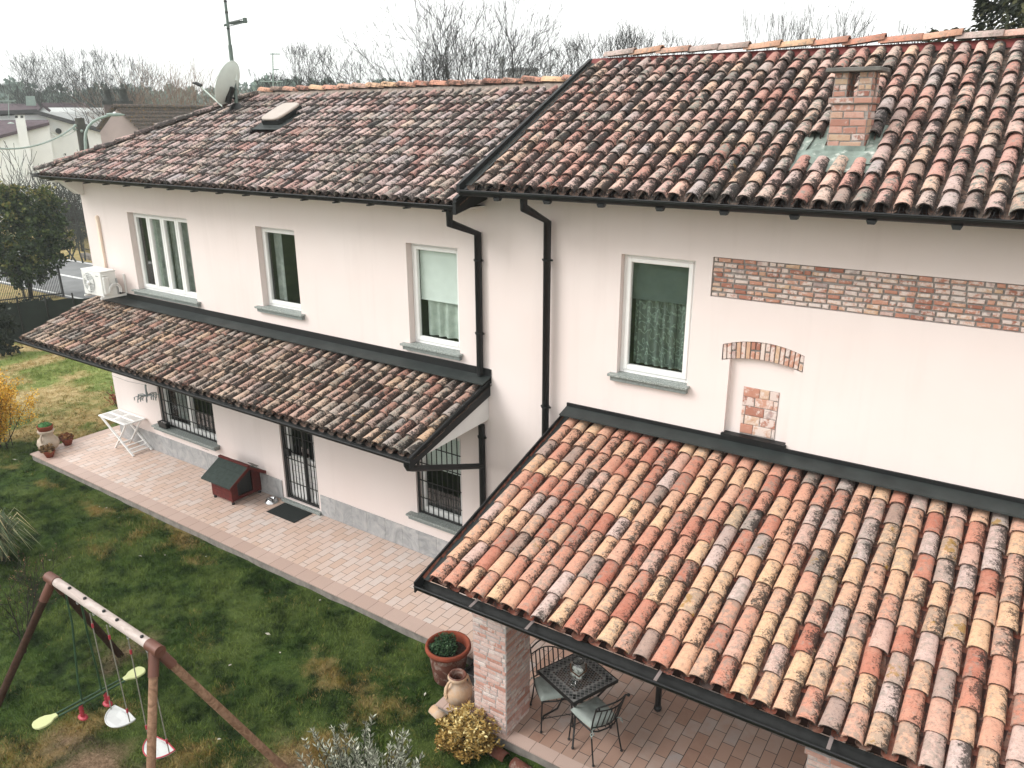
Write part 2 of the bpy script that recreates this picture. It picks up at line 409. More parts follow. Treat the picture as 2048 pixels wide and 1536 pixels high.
# ------------------------------------------------------------------ roof tiles (one mesh per roof plane)
def tile_roof(name, parent, O, U, V, N, u0, ncols, pitch, e, nrows, mats, seed, skip=None, dirty=None, wl=0.166, wu=0.138, hl=0.080, hu=0.064, length=None, chan=True, jit=1.0, lastlen=None):
    """O: eave origin, U along the eave, V up the slope, N normal; returns the mesh object"""
    rng = np.random.default_rng(seed)
    O, U, V, N = [np.array(x, float) for x in (O, U, V, N)]
    Lt = length or e*1.32
    na, K = 9, 3
    ang = np.linspace(0, math.pi, na)
    VV, FF, MI, TC, TUV, SM = [], [], [], [], [], []
    off = 0
    base = BASE[[p for p in (parent, parent.parent, parent.parent.parent if parent.parent else None) if p is not None and p.name in BASE][0].name]
    base = np.array(base)
    fo = []
    for k in range(K-1):
        for j in range(na-1):
            fo.append((k*na+j, k*na+j+1, (k+1)*na+j+1, (k+1)*na+j))
    nb = K*na
    frim = [(nb+j, nb+j+1, j+1, j) for j in range(na-1)]
    fin = [(nb+na+j, nb+na+j+1, nb+j+1, nb+j) for j in range(na-1)]
    for c in range(ncols):
        for r in range(nrows):
            u = u0+c*pitch+rng.normal(0, 0.006)*jit; v = r*e+rng.normal(0, 0.010)*jit*(1 if r else .6)
            if skip is not None and skip(u, v+Lt*0.4): continue
            ll = Lt*rng.uniform(0.97, 1.02)
            if lastlen and r == nrows-1: ll = lastlen
            ya = rng.normal(0, 0.020)*jit; ro = rng.normal(0, 0.035)*jit
            ws = rng.uniform(0.95, 1.05); hs = rng.uniform(0.92, 1.08); zl = 0.040+rng.normal(0, .003)*jit; zu = 0.016
            pts = []; tuv = []
            for k in range(K):
                t = (0, 0.35, 1.0)[k]
                wk = (wl*(1-t)+wu*t)*ws/2; hk = (hl*(1-t)+hu*t)*hs; zk = zl*(1-t)+zu*t
                for a in ang:
                    x = -math.cos(a)*wk; z = (max(0, math.sin(a))**0.85)*hk
                    pts.append((x+z*ro+ya*t*ll, t*ll, zk+z+x*ro)); tuv.append(((1-math.cos(a))/2, t, 0))
            for t in (0.0, 0.35):
                wk = (wl*(1-t)+wu*t)*ws/2-0.013; hk = (hl*(1-t)+hu*t)*hs-0.013; zk = zl*(1-t)+zu*t
                for a in ang:
                    x = -math.cos(a)*wk; z = (max(0, math.sin(a))**0.85)*hk
                    pts.append((x+z*ro+ya*t*ll, t*ll, zk+z+x*ro)); tuv.append(((1-math.cos(a))/2, t, 0))
            p = np.array(pts)
            wpt = O+np.outer(u+p[:, 0], U)+np.outer(v+p[:, 1], V)+np.outer(p[:, 2], N)-base
            VV.append(wpt); TUV += tuv
            tint = rng.uniform(0, 1); tc = (tint, rng.uniform(0, 1), rng.uniform(0, 1), 1)
            if dirty is not None:
                dd_ = dirty(u, v, rng); tc = (tc[0]*(1-dd_[0])+dd_[0]*rng.uniform(.78, 1.0), tc[1]+dd_[1], tc[2]+dd_[2], 1)
            for f in fo: FF.append(tuple(i+off for i in f)); MI.append(0); SM.append(True); TC.append(tc)
            for f in frim: FF.append(tuple(i+off for i in f)); MI.append(0); SM.append(False); TC.append((tc[0], 2.2, tc[2], 1))  # lower lip: moss and its shadow line darkened into the rim colour
            for f in fin: FF.append(tuple(i+off for i in f)); MI.append(0); SM.append(True); TC.append(tc)
            off += len(pts)
    if chan:
        nc = 7; an = np.linspace(0, math.pi, nc)
        for c in range(-1, ncols):
            for r in range(nrows):
                u = u0+(c+0.5)*pitch+rng.normal(0, 0.004); v = r*e-0.03+rng.normal(0, 0.008)
                if skip is not None and skip(u, v+Lt*0.4): continue
                pts = []
                for k, t in enumerate((0.0, 1.0)):
                    wk = (0.128+0.035*t)/2; zk = 0.046-0.0*t+(0.012 if t == 0 else 0.0)
                    for a in an:
                        pts.append((-math.cos(a)*wk, t*Lt, zk-math.sin(a)*0.05))
                p = np.array(pts)
                VV.append(O+np.outer(u+p[:, 0], U)+np.outer(v+p[:, 1], V)+np.outer(p[:, 2], N)-base)
                for q in pts: TUV.append((0.5, 0.5, 0))
                tc = (rng.uniform(0, 1), rng.uniform(0, 1), rng.uniform(0, 1), 1)
                for j in range(nc-1):
                    FF.append((off+j, off+j+1, off+nc+j+1, off+nc+j)); MI.append(1); SM.append(True); TC.append(tc)
                off += len(pts)
    me = bpy.data.meshes.new(name)
    me.from_pydata(np.concatenate(VV).tolist(), [], FF)
    for m in mats: me.materials.append(m)
    me.polygons.foreach_set('material_index', MI); me.polygons.foreach_set('use_smooth', SM)
    a = me.attributes.new('tc', 'FLOAT_COLOR', 'FACE'); a.data.foreach_set('color', np.array(TC, dtype=np.float32).ravel())
    b = me.attributes.new('tuv', 'FLOAT_VECTOR', 'POINT'); b.data.foreach_set('vector', np.array(TUV, dtype=np.float32).ravel())
    me.update()
    o = bpy.data.objects.new(name, me); link(o); o.parent = parent
    return o

def ridge_line(name, parent, a, b, step, w, h, mats, seed, up=(0, 0, 1), flip=False, mortar=None):
    """row of half-round cap tiles laid from a to b, each one lapping the next"""
    rng = np.random.default_rng(seed)
    base = None; q = parent
    while q is not None and q.name not in BASE: q = q.parent
    base = BASE[q.name]
    a, b = Vector(a), Vector(b); d = (b-a); Ln = d.length; d.normalize(); up = Vector(up)
    s = d.cross(up).normalized(); n = s.cross(d).normalized()
    cnt = int(Ln/step); V_, F_, TC, TUV, MI, SM = [], [], [], [], [], []
    na = 9
    for i in range(cnt):
        o = a+d*(i*step)+s*rng.normal(0, .006)+n*rng.normal(0, .006)
        tc = (rng.uniform(), rng.uniform(), rng.uniform(), 1); st = len(V_)
        ws = rng.uniform(.95, 1.06)
        tl = rng.normal(0, .010)
        for k, t in enumerate((0.0, 1.0)):
            for inn in (0, 1):
                wk = (w*(1-.16*t))*ws/2-inn*.014; hk = h*(1-.12*t)-inn*.014; zk = .03*(1-t)+tl*(t-.5)
                for j in range(na):
                    an = math.pi*j/(na-1)
                    p = o+d*(t*step*1.16)+s*(-math.cos(an)*wk)+n*(zk+math.sin(an)*hk)
                    V_.append(tuple(p-base)); TUV.append(((1-math.cos(an))/2, t, 0))
        for j in range(na-1):
            F_.append((st+j, st+j+1, st+2*na+j+1, st+2*na+j)); SM.append(True)
            F_.append((st+na+j, st+na+j+1, st+j+1, st+j)); SM.append(False)
            F_.append((st+2*na+j, st+2*na+j+1, st+3*na+j+1, st+3*na+j)); SM.append(False)
            for _ in range(3): TC.append(tc); MI.append(0)
    me = bpy.data.meshes.new(name); me.from_pydata(V_, [], F_)
    for m in mats: me.materials.append(m)
    me.polygons.foreach_set('use_smooth', SM)
    at_ = me.attributes.new('tc', 'FLOAT_COLOR', 'FACE'); at_.data.foreach_set('color', np.array(TC, dtype=np.float32).ravel())
    b_ = me.attributes.new('tuv', 'FLOAT_VECTOR', 'POINT'); b_.data.foreach_set('vector', np.array(TUV, dtype=np.float32).ravel())
    me.update(); ob = bpy.data.objects.new(name, me); link(ob); ob.parent = parent
    return ob

def mortar_strip(name, parent, a, b, w, h, seed):
    rng = random.Random(seed); a, b = Vector(a), Vector(b); d = (b-a); n = int(d.length/.07); d.normalize()
    s = d.cross(Vector((0, 0, 1))).normalized()
    mb = MB(); P = []
    for i in range(n+1):
        o = a+d*((b-a).length*i/n)
        wl = w*(1+rng.uniform(-.25, .25)); wr = w*(1+rng.uniform(-.25, .25)); hh = h*(1+rng.uniform(-.2, .2))
        dz = w*0.47
        P.append([o-s*wl+Vector((0, 0, -dz*wl/w)), o-s*wl*.6+Vector((0, 0, hh*.5-dz*.5)), o+Vector((0, 0, hh)), o+s*wr*.6+Vector((0, 0, hh*.5-dz*.5)), o+s*wr+Vector((0, 0, -dz*wr/w))])
    vs_ = [p for r in P for p in r]; fs = []
    for i in range(n):
        for j in range(4): fs.append((i*5+j, i*5+j+1, (i+1)*5+j+1, (i+1)*5+j))
    mb.add(vs_, fs, 0, (.5, .5, .5), True)
    return mb.build(name, MT['mortar'], parent)

# ------------------------------------------------------------------ walls with openings
def wall_front(mb, x0, x1, z0, z1, y, holes, depth=0.2, room=0.7, mats=(0, 1)):
    xs = sorted({x0, x1, *[h[0] for h in holes], *[h[1] for h in holes]})
    zs = sorted({z0, z1, *[h[2] for h in holes], *[h[3] for h in holes]})
    for i in range(len(xs)-1):
        for j in range(len(zs)-1):
            cx, cz = (xs[i]+xs[i+1])/2, (zs[j]+zs[j+1])/2
            if any(h[0] < cx < h[1] and h[2] < cz < h[3] for h in holes): continue
            mb.quad([(xs[i], y, zs[j]), (xs[i+1], y, zs[j]), (xs[i+1], y, zs[j+1]), (xs[i], y, zs[j+1])], mats[0])
    for h in holes:
        a, b, c, d = h[:4]
        for (ya, yb, mt, g) in ((y, y+depth, mats[0], 0.0), (y+depth, y+depth+room, mats[1], 0.02)):
            aa, bb, cc, dd = a-g, b+g, c-g, d+g
            mb.quad([(aa, ya, cc), (aa, ya, dd), (aa, yb, dd), (aa, yb, cc)], mt)
            mb.quad([(bb, ya, cc), (bb, yb, cc), (bb, yb, dd), (bb, ya, dd)], mt)
            mb.quad([(aa, ya, dd), (bb, ya, dd), (bb, yb, dd), (aa, yb, dd)], mt)
            mb.quad([(aa, ya, cc), (aa, yb, cc), (bb, yb, cc), (bb, ya, cc)], mt)
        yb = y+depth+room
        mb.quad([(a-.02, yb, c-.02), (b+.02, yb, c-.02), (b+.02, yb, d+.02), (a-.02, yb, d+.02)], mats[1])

def wavy(mb, x0, x1, z0, z1, y, waves, amp, mat=0, seed=0):
    rng = random.Random(seed); n = int(waves*8); ph = rng.uniform(0, 6)
    vs_ = []
    for z in (z0, z1):
        for i in range(n+1):
            t = i/n; x = x0+(x1-x0)*t
            vs_.append((x, y+amp*math.sin(t*waves*2*math.pi+ph+0.8*math.sin(t*9+ph)), z))
    mb.add(vs_, [(i, i+1, n+2+i, n+1+i) for i in range(n)], mat, (.5, .5, .5), True)

def frame_rect(mb, x0, x1, z0, z1, y0, y1, w, mat=0, wb=None):
    wb = wb or w
    mb.box(x0, x0+w, y0, y1, z0, z1, mat); mb.box(x1-w, x1, y0, y1, z0, z1, mat)
    mb.box(x0+w, x1-w, y0, y1, z1-w, z1, mat); mb.box(x0+w, x1-w, y0, y1, z0, z0+wb, mat)

def window(parent, x0, x1, z0, z1, y, sashes, depth=0.2, sill=None, curtain=None, blind=None, label=None, handle=False, grille=None, sill_apron=True):
    yf = y+depth-0.075
    fr = MB(); frame_rect(fr, x0, x1, z0, z1, yf, yf+.07, .055, 0, .06)
    w = fr.build('window', MT['pvc'], parent, 0.006)
    if label: w['label'] = label
    sw = (x1-x0-.09)/sashes
    sm = MB(); gm = MB()
    for i in range(sashes):
        a = x0+.045+i*sw; b = a+sw
        frame_rect(sm, a+.004, b-.004, z0+.05, z1-.045, yf-.018, yf+.052, .062, 0, .07)
        gm.box(a+.06, b-.06, yf+.02, yf+.026, z0+.115, z1-.10)
    sm.build('sash', MT['pvc'], w, 0.008)
    gm.build('pane', MT['glass'], w)
    if curtain:
        for (cx0, cx1, cz0, cz1, kind, waves, amp) in curtain:
            cb = MB(); wavy(cb, cx0, cx1, cz0, cz1, yf+.15, waves, amp, 0, int(cx0*100))
            cb.build('curtain', MT[kind], w)
    if blind:
        bz, kind = blind; bm = MB(); bm.box(x0+.09, x1-.03, yf+.085, yf+.09, bz, z1-.04); bm.box(x0+.09, x1-.03, yf+.08, yf+.095, bz-.02, bz)
        bm.build('roller_blind', MT[kind], w)
    if sill:
        sx0, sx1, sz, pr = sill
        sb = MB(); sb.box(sx0, sx1, y-pr, y+.0, sz-.035, sz, 0); sb.box(x0+.002, x1-.002, y, yf+.01, sz-.035, sz, 0)
        if sill_apron: sb.box(sx0+.03, sx1-.02, y-pr+.035, y+.0, sz-.10, sz-.037, 1)
        sb.build('sill', [MT['granite'], MT['granite_front']], w, 0.004)
    if grille:
        gx, gz = grille; g = MB(); yg = y+.045
        g.box(x0+.005, x0+.04, yg-.012, yg+.012, z0+.01, z1); g.box(x1-.03, x1-.005, yg-.012, yg+.012, z0+.01, z1)
        g.box(x0+.04, x1-.03, yg-.012, yg+.012, z0+.02, z0+.045)
        for i in range(1, gx):
            xx = x0+(x1-x0)*i/gx; g.box(xx-.007, xx+.007, yg-.007, yg+.007, z0+.045, z1)
        for i in range(1, gz):
            zz = z0+(z1-z0)*i/gz; g.box(x0+.04, x1-.03, yg-.019, yg-.008, zz-.008, zz+.008)
        g.build('grille', MT['iron'], w)
    return w

# rows of single bricks set in mortar on the plane O + U*u + Z*v, facing N
def bricks(mb, O, U, Wv, N, width, height, course, blen, joint, rng, depth=0.012, mat=0, half=False, jit=1.0, back=True, backmat=1, ragged=False):
    O, U, Wv, N = [Vector(x) for x in (O, U, Wv, N)]
    if back: mb.quad([O, O+U*width, O+U*width+Wv*height, O+Wv*height], backmat)
    nr = max(1, int(round(height/course))); ch = height/nr
    for r in range(nr):
        u = -rng.uniform(0, blen) if not half else (0 if r % 2 == 0 else -blen/2)
        while u < width-0.01:
            bl = blen*rng.uniform(0.86, 1.12)*(0.55 if rng.random() < 0.22*jit else 1)
            a, b = max(0, u)+joint/2, min(width, u+bl)-joint/2
            if b-a > 0.025:
                v0 = r*ch+joint/2+rng.uniform(-.003, .003)*jit; v1 = (r+1)*ch-joint/2+rng.uniform(-.003, .003)*jit
                v0 = max(v0, 0.002); v1 = min(v1, height-.002)
                d = depth*rng.uniform(.65, 1.25); col = (rng.random(), rng.random(), rng.random())
                cb = min(.011, (v1-v0)*.25)
                j = lambda: rng.uniform(-.004, .004)*jit
                out = [(a+j(), v0+j()), (b+j(), v0+j()), (b+j(), v1+j()), (a+j(), v1+j())]
                inn = [(out[0][0]+cb, out[0][1]+cb*.7), (out[1][0]-cb, out[1][1]+cb*.7), (out[2][0]-cb, out[2][1]-cb*.7), (out[3][0]+cb, out[3][1]-cb*.7)]
                vs_ = [O+U*p[0]+Wv*p[1]+N*.0005 for p in out]+[O+U*p[0]+Wv*p[1]+N*(d*.75) for p in out]+[O+U*p[0]+Wv*p[1]+N*d for p in inn]
                fs = [(8, 9, 10, 11)]
                for i in range(4):
                    k = (i+1) % 4; fs.append((i, k, 4+k, 4+i)); fs.append((4+i, 4+k, 8+k, 8+i))
                mb.add(vs_, fs, mat, col)
            u += bl

def gutter(mb, a, b, r, n=8, mat=0, inner=1, out=Vector((0, -1, 0)), lip=.012):
    """open half-round gutter from a to b (a,b are on the axis, rim level)"""
    a, b, out = Vector(a), Vector(b), Vector(out)
    for rr, mt, dz in ((r, mat, 0), (r-.008, inner, .002)):
        vs_ = []
        for p in (a, b):
            for j in range(n+1):
                an = math.pi*j/n
                vs_.append(p+out*(math.cos(an)*rr)+Vector((0, 0, -math.sin(an)*rr+dz)))
        fs = [(j, j+1, n+2+j, n+1+j) for j in range(n)]
        if inner == mt: fs = [tuple(reversed(f)) for f in fs]
        mb.add(vs_, fs, mt, (.5, .5, .5), True)
    mb.tube([a+out*r, b+out*r], lip, 6, mat)
    for p in (a, b):
        pts = [p+out*(math.cos(math.pi*j/n)*r)+Vector((0, 0, -math.sin(math.pi*j/n)*r)) for j in range(n+1)]
        mb.quad(pts, mat)

# =================================================================== THE SETTING
# lawn height-field with a painted dry / soil map
def vnoise(x, y, s, seed):
    rng = np.random.default_rng(seed); g = rng.uniform(0, 1, (256, 256))
    xi, yi = x/s, y/s
    x0, y0 = np.floor(xi).astype(int), np.floor(yi).astype(int); fx, fy = xi-x0, yi-y0
    fx = fx*fx*(3-2*fx); fy = fy*fy*(3-2*fy)
    q = lambda a, b: g[a % 256, b % 256]
    return (q(x0, y0)*(1-fx)*(1-fy)+q(x0+1, y0)*fx*(1-fy)+q(x0, y0+1)*(1-fx)*fy+q(x0+1, y0+1)*fx*fy)
def fbm(x, y, s, seed, o=4):
    t = 0; a = 1; n = 0
    for i in range(o):
        t = t+a*vnoise(x+13.7*i, y+7.1*i, s/2**i, seed+i); n += a; a *= .55
    return t/n
SOIL_SPOTS = [(-10.0, 4.95, .45), (-6.25, 4.7, .5), (-8.3, 3.3, .42), (-7.6, 3.35, .5), (-9.0, 3.5, .35), (-6.2, 2.85, .5)]
def lawn_maps(x, y):
    n1 = fbm(x, y, 2.2, 3); n2 = fbm(x, y, .7, 11); n3 = fbm(x, y, .25, 21, 3)
    yl = y-0.0236*x*-1
    dterr = np.abs(y-(7.27-0.0236*-1*-(x)))        # distance from the paving edge
    soil = np.zeros_like(x)
    for (sx, sy, sr) in SOIL_SPOTS:
        d = np.hypot(x-sx, y-sy)/sr+(n2-.5)*1.6+(n3-.5)*.9
        soil = np.maximum(soil, np.clip(1.25-d, 0, 1))
    dry = np.clip((n1-.46)*3.2+(n2-.5)*2.2, 0, 1)
    far = np.clip((-x-17.5)/5, 0, 1)*np.clip((y-7.2)/2.0, 0, 1)
    strip = np.exp(-((y-7.0+0.022*(x+6))**2)/.10)*np.clip((n2-.32)*2.2, 0, 1)
    swing = np.exp(-(((x+8.2)/2.3)**2+((y-3.4)/1.2)**2))*np.clip((n2-.36)*2.6, 0, 1)
    corner = np.exp(-(((x+6.4)/1.4)**2+((y-4.9)/0.9)**2))*np.clip((n2-.4)*2.4, 0, 1)
    dry = np.clip(np.maximum.reduce([dry*.75, strip*.9, swing, corner]), 0, 1)
    far2 = far*np.clip((n1-.40)*4.2+.45, 0, 1)
    return dry, soil, far, far2
GX0, GX1, GY0, GY1, GS = -29.0, 4.0, 0.5, 15.5, 0.10
gx = np.arange(GX0, GX1+GS/2, GS); gy = np.arange(GY0, GY1+GS/2, GS)
XX, YY = np.meshgrid(gx, gy)
DRY, SOIL, FAR, FAR2 = lawn_maps(XX, YY)
HZ = (fbm(XX, YY, 1.6, 31)-.5)*.05+(fbm(XX, YY, .3, 33, 2)-.5)*.03
lawn_z = -0.165
_ed = np.clip(np.minimum.reduce([XX-GX0, GX1-XX, YY-GY0, GY1-YY])/2.0, 0, 1); HZ = HZ*_ed-(1-_ed)*.03
def lawn_mat(blade=False):
    m = NM('grass_blades' if blade else 'lawn_turf')
    a = m.sep(m.attr('tc' if blade else 'lc').outputs['Color']); dry, soil, far = a[0], a[1], a[2]
    n = m.noise(2.6, 8, 0.72); n2 = m.noise(1.3, 5, 0.65)
    g = m.mix(m.mask(n, 0.35, 0.66), (0.011, 0.024, 0.005, 1), (0.062, 0.115, 0.020, 1))
    g = m.mix(m.math('MULTIPLY', m.mask(n2, 0.45, 0.62), 0.8), g, (0.10, 0.135, 0.034, 1)) if not blade else m.mix(m.math('MULTIPLY', m.mask(n2, 0.42, 0.62), 0.85), g, (0.15, 0.20, 0.048, 1))
    g = m.mix(m.math('MULTIPLY', far, 0.9), g, m.mix(m.mask(n, .35, .65), (0.15, 0.21, 0.045, 1), (0.32, 0.36, 0.12, 1)))
    st = m.mix(m.mask(m.noise(4, 5, .7), 0.4, 0.62), (0.25, 0.145, 0.038, 1), (0.42, 0.29, 0.13, 1))
    c = m.mix(m.math('MULTIPLY', m.mask(m.math('ADD', dry, m.math('MULTIPLY', m.math('SUBTRACT', n, .5), 1.1)), 0.42, 0.85), 0.85), g, st)
    st = m.mix(far, st, m.mix(m.mask(m.noise(5, 5, .7), .4, .62), (0.42, 0.29, 0.13, 1), (0.62, 0.47, 0.26, 1)))
    c = m.mix(m.math('MULTIPLY', m.mask(m.math('ADD', dry, m.math('MULTIPLY', m.math('SUBTRACT', n, .5), 1.1)), 0.42, 0.85), 0.85), g, st)
    so_ = m.mix(m.mask(m.noise(28, 5, .7), .4, .65), (0.15, 0.095, 0.055, 1), (0.38, 0.26, 0.17, 1))
    c = m.mix(soil, c, so_)
    m.set(color=c, rough=0.9, spec=0.15)
    if not blade: m.bump(m.noise(60, 5, .75), 1.0, 0.05)
    return m.mat
MT['lawn'] = lawn_mat(); MT['blade'] = lawn_mat(True)
def build_ground():
    ny, nx = XX.shape
    V_ = np.stack([XX, YY, HZ+lawn_z], -1).reshape(-1, 3)
    idx = np.arange(nx*ny).reshape(ny, nx)
    F_ = np.stack([idx[:-1, :-1], idx[:-1, 1:], idx[1:, 1:], idx[1:, :-1]], -1).reshape(-1, 4)
    # skirt that carries the ground on to the horizon
    n0 = len(V_)
    E_ = 0
    far = [(-420, -60, -.22), (190, -60, -.22), (190, 420, -.22), (-420, 420, -.22)]
    cor = [idx[0, 0], idx[0, -1], idx[-1, -1], idx[-1, 0]]
    V_[cor, 2] = -.19
    V_ = np.concatenate([V_, np.array(far)])
    rim = [list(idx[0, :]), list(idx[:, -1]), list(idx[-1, ::-1]), list(idx[::-1, 0])]
    F2 = []
    for k in range(4):
        a, b = n0+k, n0+(k+1) % 4
        F2.append([int(i) for i in reversed(rim[k])]+[a, b])
    me = bpy.data.meshes.new('ground'); me.from_pydata(V_.tolist(), [], F_.tolist()+F2)
    me.materials.append(MT['lawn'])
    at_ = me.attributes.new('lc', 'FLOAT_COLOR', 'POINT')
    c = np.zeros((len(V_), 4), np.float32); c[:, 3] = 1
    c[:n0, 0] = np.maximum(DRY, FAR2*.95).ravel(); c[:n0, 1] = SOIL.ravel(); c[:n0, 2] = FAR.ravel(); c[n0:, 2] = .5; c[n0:, 0] = .4
    at_.data.foreach_set('color', c.ravel())
    for p in me.polygons: p.use_smooth = True
    me.update(); o = bpy.data.objects.new('ground', me); link(o)
    return tag(o, kind='structure')
build_ground()
def gz(x, y):
    i = min(max(int((y-GY0)/GS), 0), HZ.shape[0]-1); j = min(max(int((x-GX0)/GS), 0), HZ.shape[1]-1)
    return float(HZ[i, j]+lawn_z)
def in_paving(x, y):
    # world coordinates
    xl = x*math.cos(-DL)-y*math.sin(-DL); yl = x*math.sin(-DL)+y*math.cos(-DL)
    a = (yl > 7.22) & (xl > -18.42) & (yl < 9.5)
    h = (yl > 9.0) & (xl > -17.6)
    b = (x > -5.45) & (y > 6.34)
    return a | b | h
def build_grass():
    rng = np.random.default_rng(5)
    regs = [(-16.5, -2.5, 2.2, 7.6, 190000, .044), (-26, -16.5, 3.0, 12.5, 52000, .055), (-33, -24, 7.5, 14, 14000, .07)]
    VS, TC = [], []
    for (x0, x1, y0, y1, n, h) in regs:
        nc = n//5
        cx = rng.uniform(x0, x1, nc); cy = rng.uniform(y0, y1, nc)
        x = np.repeat(cx, 5)+rng.normal(0, .03, nc*5); y = np.repeat(cy, 5)+rng.normal(0, .03, nc*5)
        ok = ~in_paving(x, y); x, y = x[ok], y[ok]
        dry, soil, far, far2 = lawn_maps(x, y)
        keep = rng.uniform(0, 1, len(x)) > soil*1.1
        x, y, dry, soil, far, far2 = [q[keep] for q in (x, y, dry, soil, far, far2)]
        tall = .35+1.5*fbm(x, y, .45, 41)
        i = np.clip(((y-GY0)/GS).astype(int), 0, HZ.shape[0]-1); j = np.clip(((x-GX0)/GS).astype(int), 0, HZ.shape[1]-1)
        z = HZ[i, j]+lawn_z-.01
        hh = h*tall*rng.uniform(.6, 1.4, len(x)); an = rng.uniform(0, 2*math.pi, len(x)); w = .0062*(1+.03*(h/.045-1))*rng.uniform(.8, 1.5, len(x))*(h/.045)
        ln = rng.uniform(.2, 1.0, len(x))*hh; la = rng.uniform(0, 2*math.pi, len(x))
        b1 = np.stack([x-np.cos(an)*w, y-np.sin(an)*w, z], -1); b2 = np.stack([x+np.cos(an)*w, y+np.sin(an)*w, z], -1)
        tp = np.stack([x+np.cos(la)*ln, y+np.sin(la)*ln, z+hh], -1)
        VS.append(np.stack([b1, b2, tp], 1).reshape(-1, 3))
        dj = np.clip(np.maximum(dry, far2*.9)+rng.normal(0, .16, len(x)), 0, 1)
        TC.append(np.stack([dj, soil*.6, far, np.ones(len(x))], -1))
    V_ = np.concatenate(VS); T = np.concatenate(TC).astype(np.float32)
    nf = len(V_)//3
    me = bpy.data.meshes.new('grass'); me.vertices.add(len(V_)); me.vertices.foreach_set('co', V_.astype(np.float32).ravel())
    me.loops.add(len(V_)); me.loops.foreach_set('vertex_index', np.arange(len(V_), dtype=np.int32))
    me.polygons.add(nf); me.polygons.foreach_set('loop_start', np.arange(0, 3*nf, 3, dtype=np.int32))
    me.update(calc_edges=True)
    a = me.attributes.new('tc', 'FLOAT_COLOR', 'FACE'); a.data.foreach_set('color', T.ravel())
    me.materials.append(MT['blade'])
    o = bpy.data.objects.new('grass', me); link(o)
    tag(o, kind='stuff')
build_grass()

# paved terrace along the long house and the porch floor
def sheet(mb, pts, z0, z1, mat_top, mat_side):
    mb.add([(p[0], p[1], z1) for p in pts], [tuple(range(len(pts)))], mat_top)
    n = len(pts)
    for i in range(n):
        a, b = pts[i], pts[(i+1) % n]
        mb.quad([(a[0], a[1], z0), (b[0], b[1], z0), (b[0], b[1], z1), (a[0], a[1], z1)], mat_side)
t = MB()
xe = -5.575
for pts, mt in (([(-18.14, 7.53), (xe, 7.53), (xe-.035, 9.02), (-17.4, 9.02), (-17.4, 9.2), (-18.14, 9.2)], 0), ([(-18.37, 7.27), (xe, 7.27), (xe, 7.53), (-18.14, 7.53)], 1), ([(-18.37, 7.27), (-18.14, 7.53), (-18.14, 9.2), (-17.4, 9.2), (-17.4, 9.42), (-18.37, 9.42)], 1)):
    t.add([(p[0], p[1], 0.0) for p in pts], [tuple(range(len(pts)))], mt)
# slightly overhanging edge tiles and the rough concrete face under them
for (a, b) in (((-18.385, 7.255), (xe, 7.255)),):
    t.box(a[0], b[0], 7.255, 7.272, -.022, -.0015, 1)
t.box(-18.385, -18.368, 7.255, 9.43, -.022, -.0015, 1)
t.box(-18.36, xe, 7.285, 7.32, -.32, -.023, 2); t.box(-18.36, -18.32, 7.32, 9.42, -.32, -.023, 2)
o = t.build('terrace', [MT['pave'], MT['border'], MT['concrete']], None, 0, (-12, 8.2, 0), L); tag(o, kind='structure')
t = MB()
pxl = -5.402
t.add([(pxl+.16, 6.555, 0), (6, 6.50, 0), (6, 9.12, 0), (pxl+.16, 9.12, 0)], [(0, 1, 2, 3)], 0)
t.add([(pxl, 6.395, 0), (6, 6.34, 0), (6, 6.50, 0), (pxl+.16, 6.555, 0)], [(0, 1, 2, 3)], 1)
t.add([(pxl, 6.395, 0), (pxl+.16, 6.555, 0), (pxl+.16, 9.12, 0), (pxl, 9.12, 0)], [(0, 1, 2, 3)], 1)
t.prism([(pxl, 6.385, -.022), (6, 6.33, -.022), (6, 6.33, -.0015), (pxl, 6.385, -.0015)], (0, .012, 0), 1)
t.prism([(pxl+.02, 6.41, -.32), (6, 6.355, -.32), (6, 6.355, -.023), (pxl+.02, 6.41, -.023)], (0, .04, 0), 2)
t.box(pxl+.005, pxl+.04, 6.45, 7.40, -.32, -.003, 2)
o = t.build('porch_floor', [MT['pave_porch'], MT['border'], MT['concrete']], None, 0, (-2, 7.5, 0), W); tag(o, kind='structure')

# road behind the garden, verge and painted lines
MT['asphalt'] = plain('asphalt', (0.20, 0.205, 0.205, 1), 0.9, 0, 0.15, 1.5, 0.2, 60, 0.3, ((0.11, 0.11, 0.11, 1), .6, .64))
MT['paint'] = plain('road_paint', (0.72, 0.72, 0.70, 1), 0.7, 0, 0.1, 10)

# =================================================================== THE LONG HOUSE (left wing)
LB = (-12.0, 9.0, 0.0)
hl_ = thing('farmhouse', 'long lower pink house with a hipped tile roof and a tiled canopy along its front', 'house', LB, L, 'joined pink houses')
yw = 9.0
SLL = 0.47; cL = 1/math.sqrt(1+SLL**2)
EY, EZ = 8.42, 6.10                       # eave line (tile bed) of the long house
RY = 11.75; RZ = EZ+SLL*(RY-EY)           # ridge
XL0, XL1 = -17.93, -6.66                  # eave ends
WX0, WX1 = -17.55, -6.60
HW = [(-15.835, -13.785, 3.785, 5.405), (-11.755, -10.73, 3.945, 5.405), (-8.19, -7.18, 3.80, 5.405),
      (-15.745, -13.765, .715, 2.25), (-11.68, -10.72, .075, 2.25), (-8.205, -7.222, .765, 2.38)]
mb = MB()
WT = EZ+SLL*(yw-EY)-.02
wall_front(mb, WX0, WX1, -.3, WT, yw, HW, .20, .8)
yb = 2*RY-yw
mb.quad([(WX0, yw, -.3), (WX0, yw, WT), (WX0, yb, WT), (WX0, yb, -.3)]); mb.quad([(WX1, yw, -.3), (WX1, yb, -.3), (WX1, yb, WT), (WX1, yw, WT)])
mb.quad([(WX0, yb, -.3), (WX0, yb, WT), (WX1, yb, WT), (WX1, yb, -.3)])
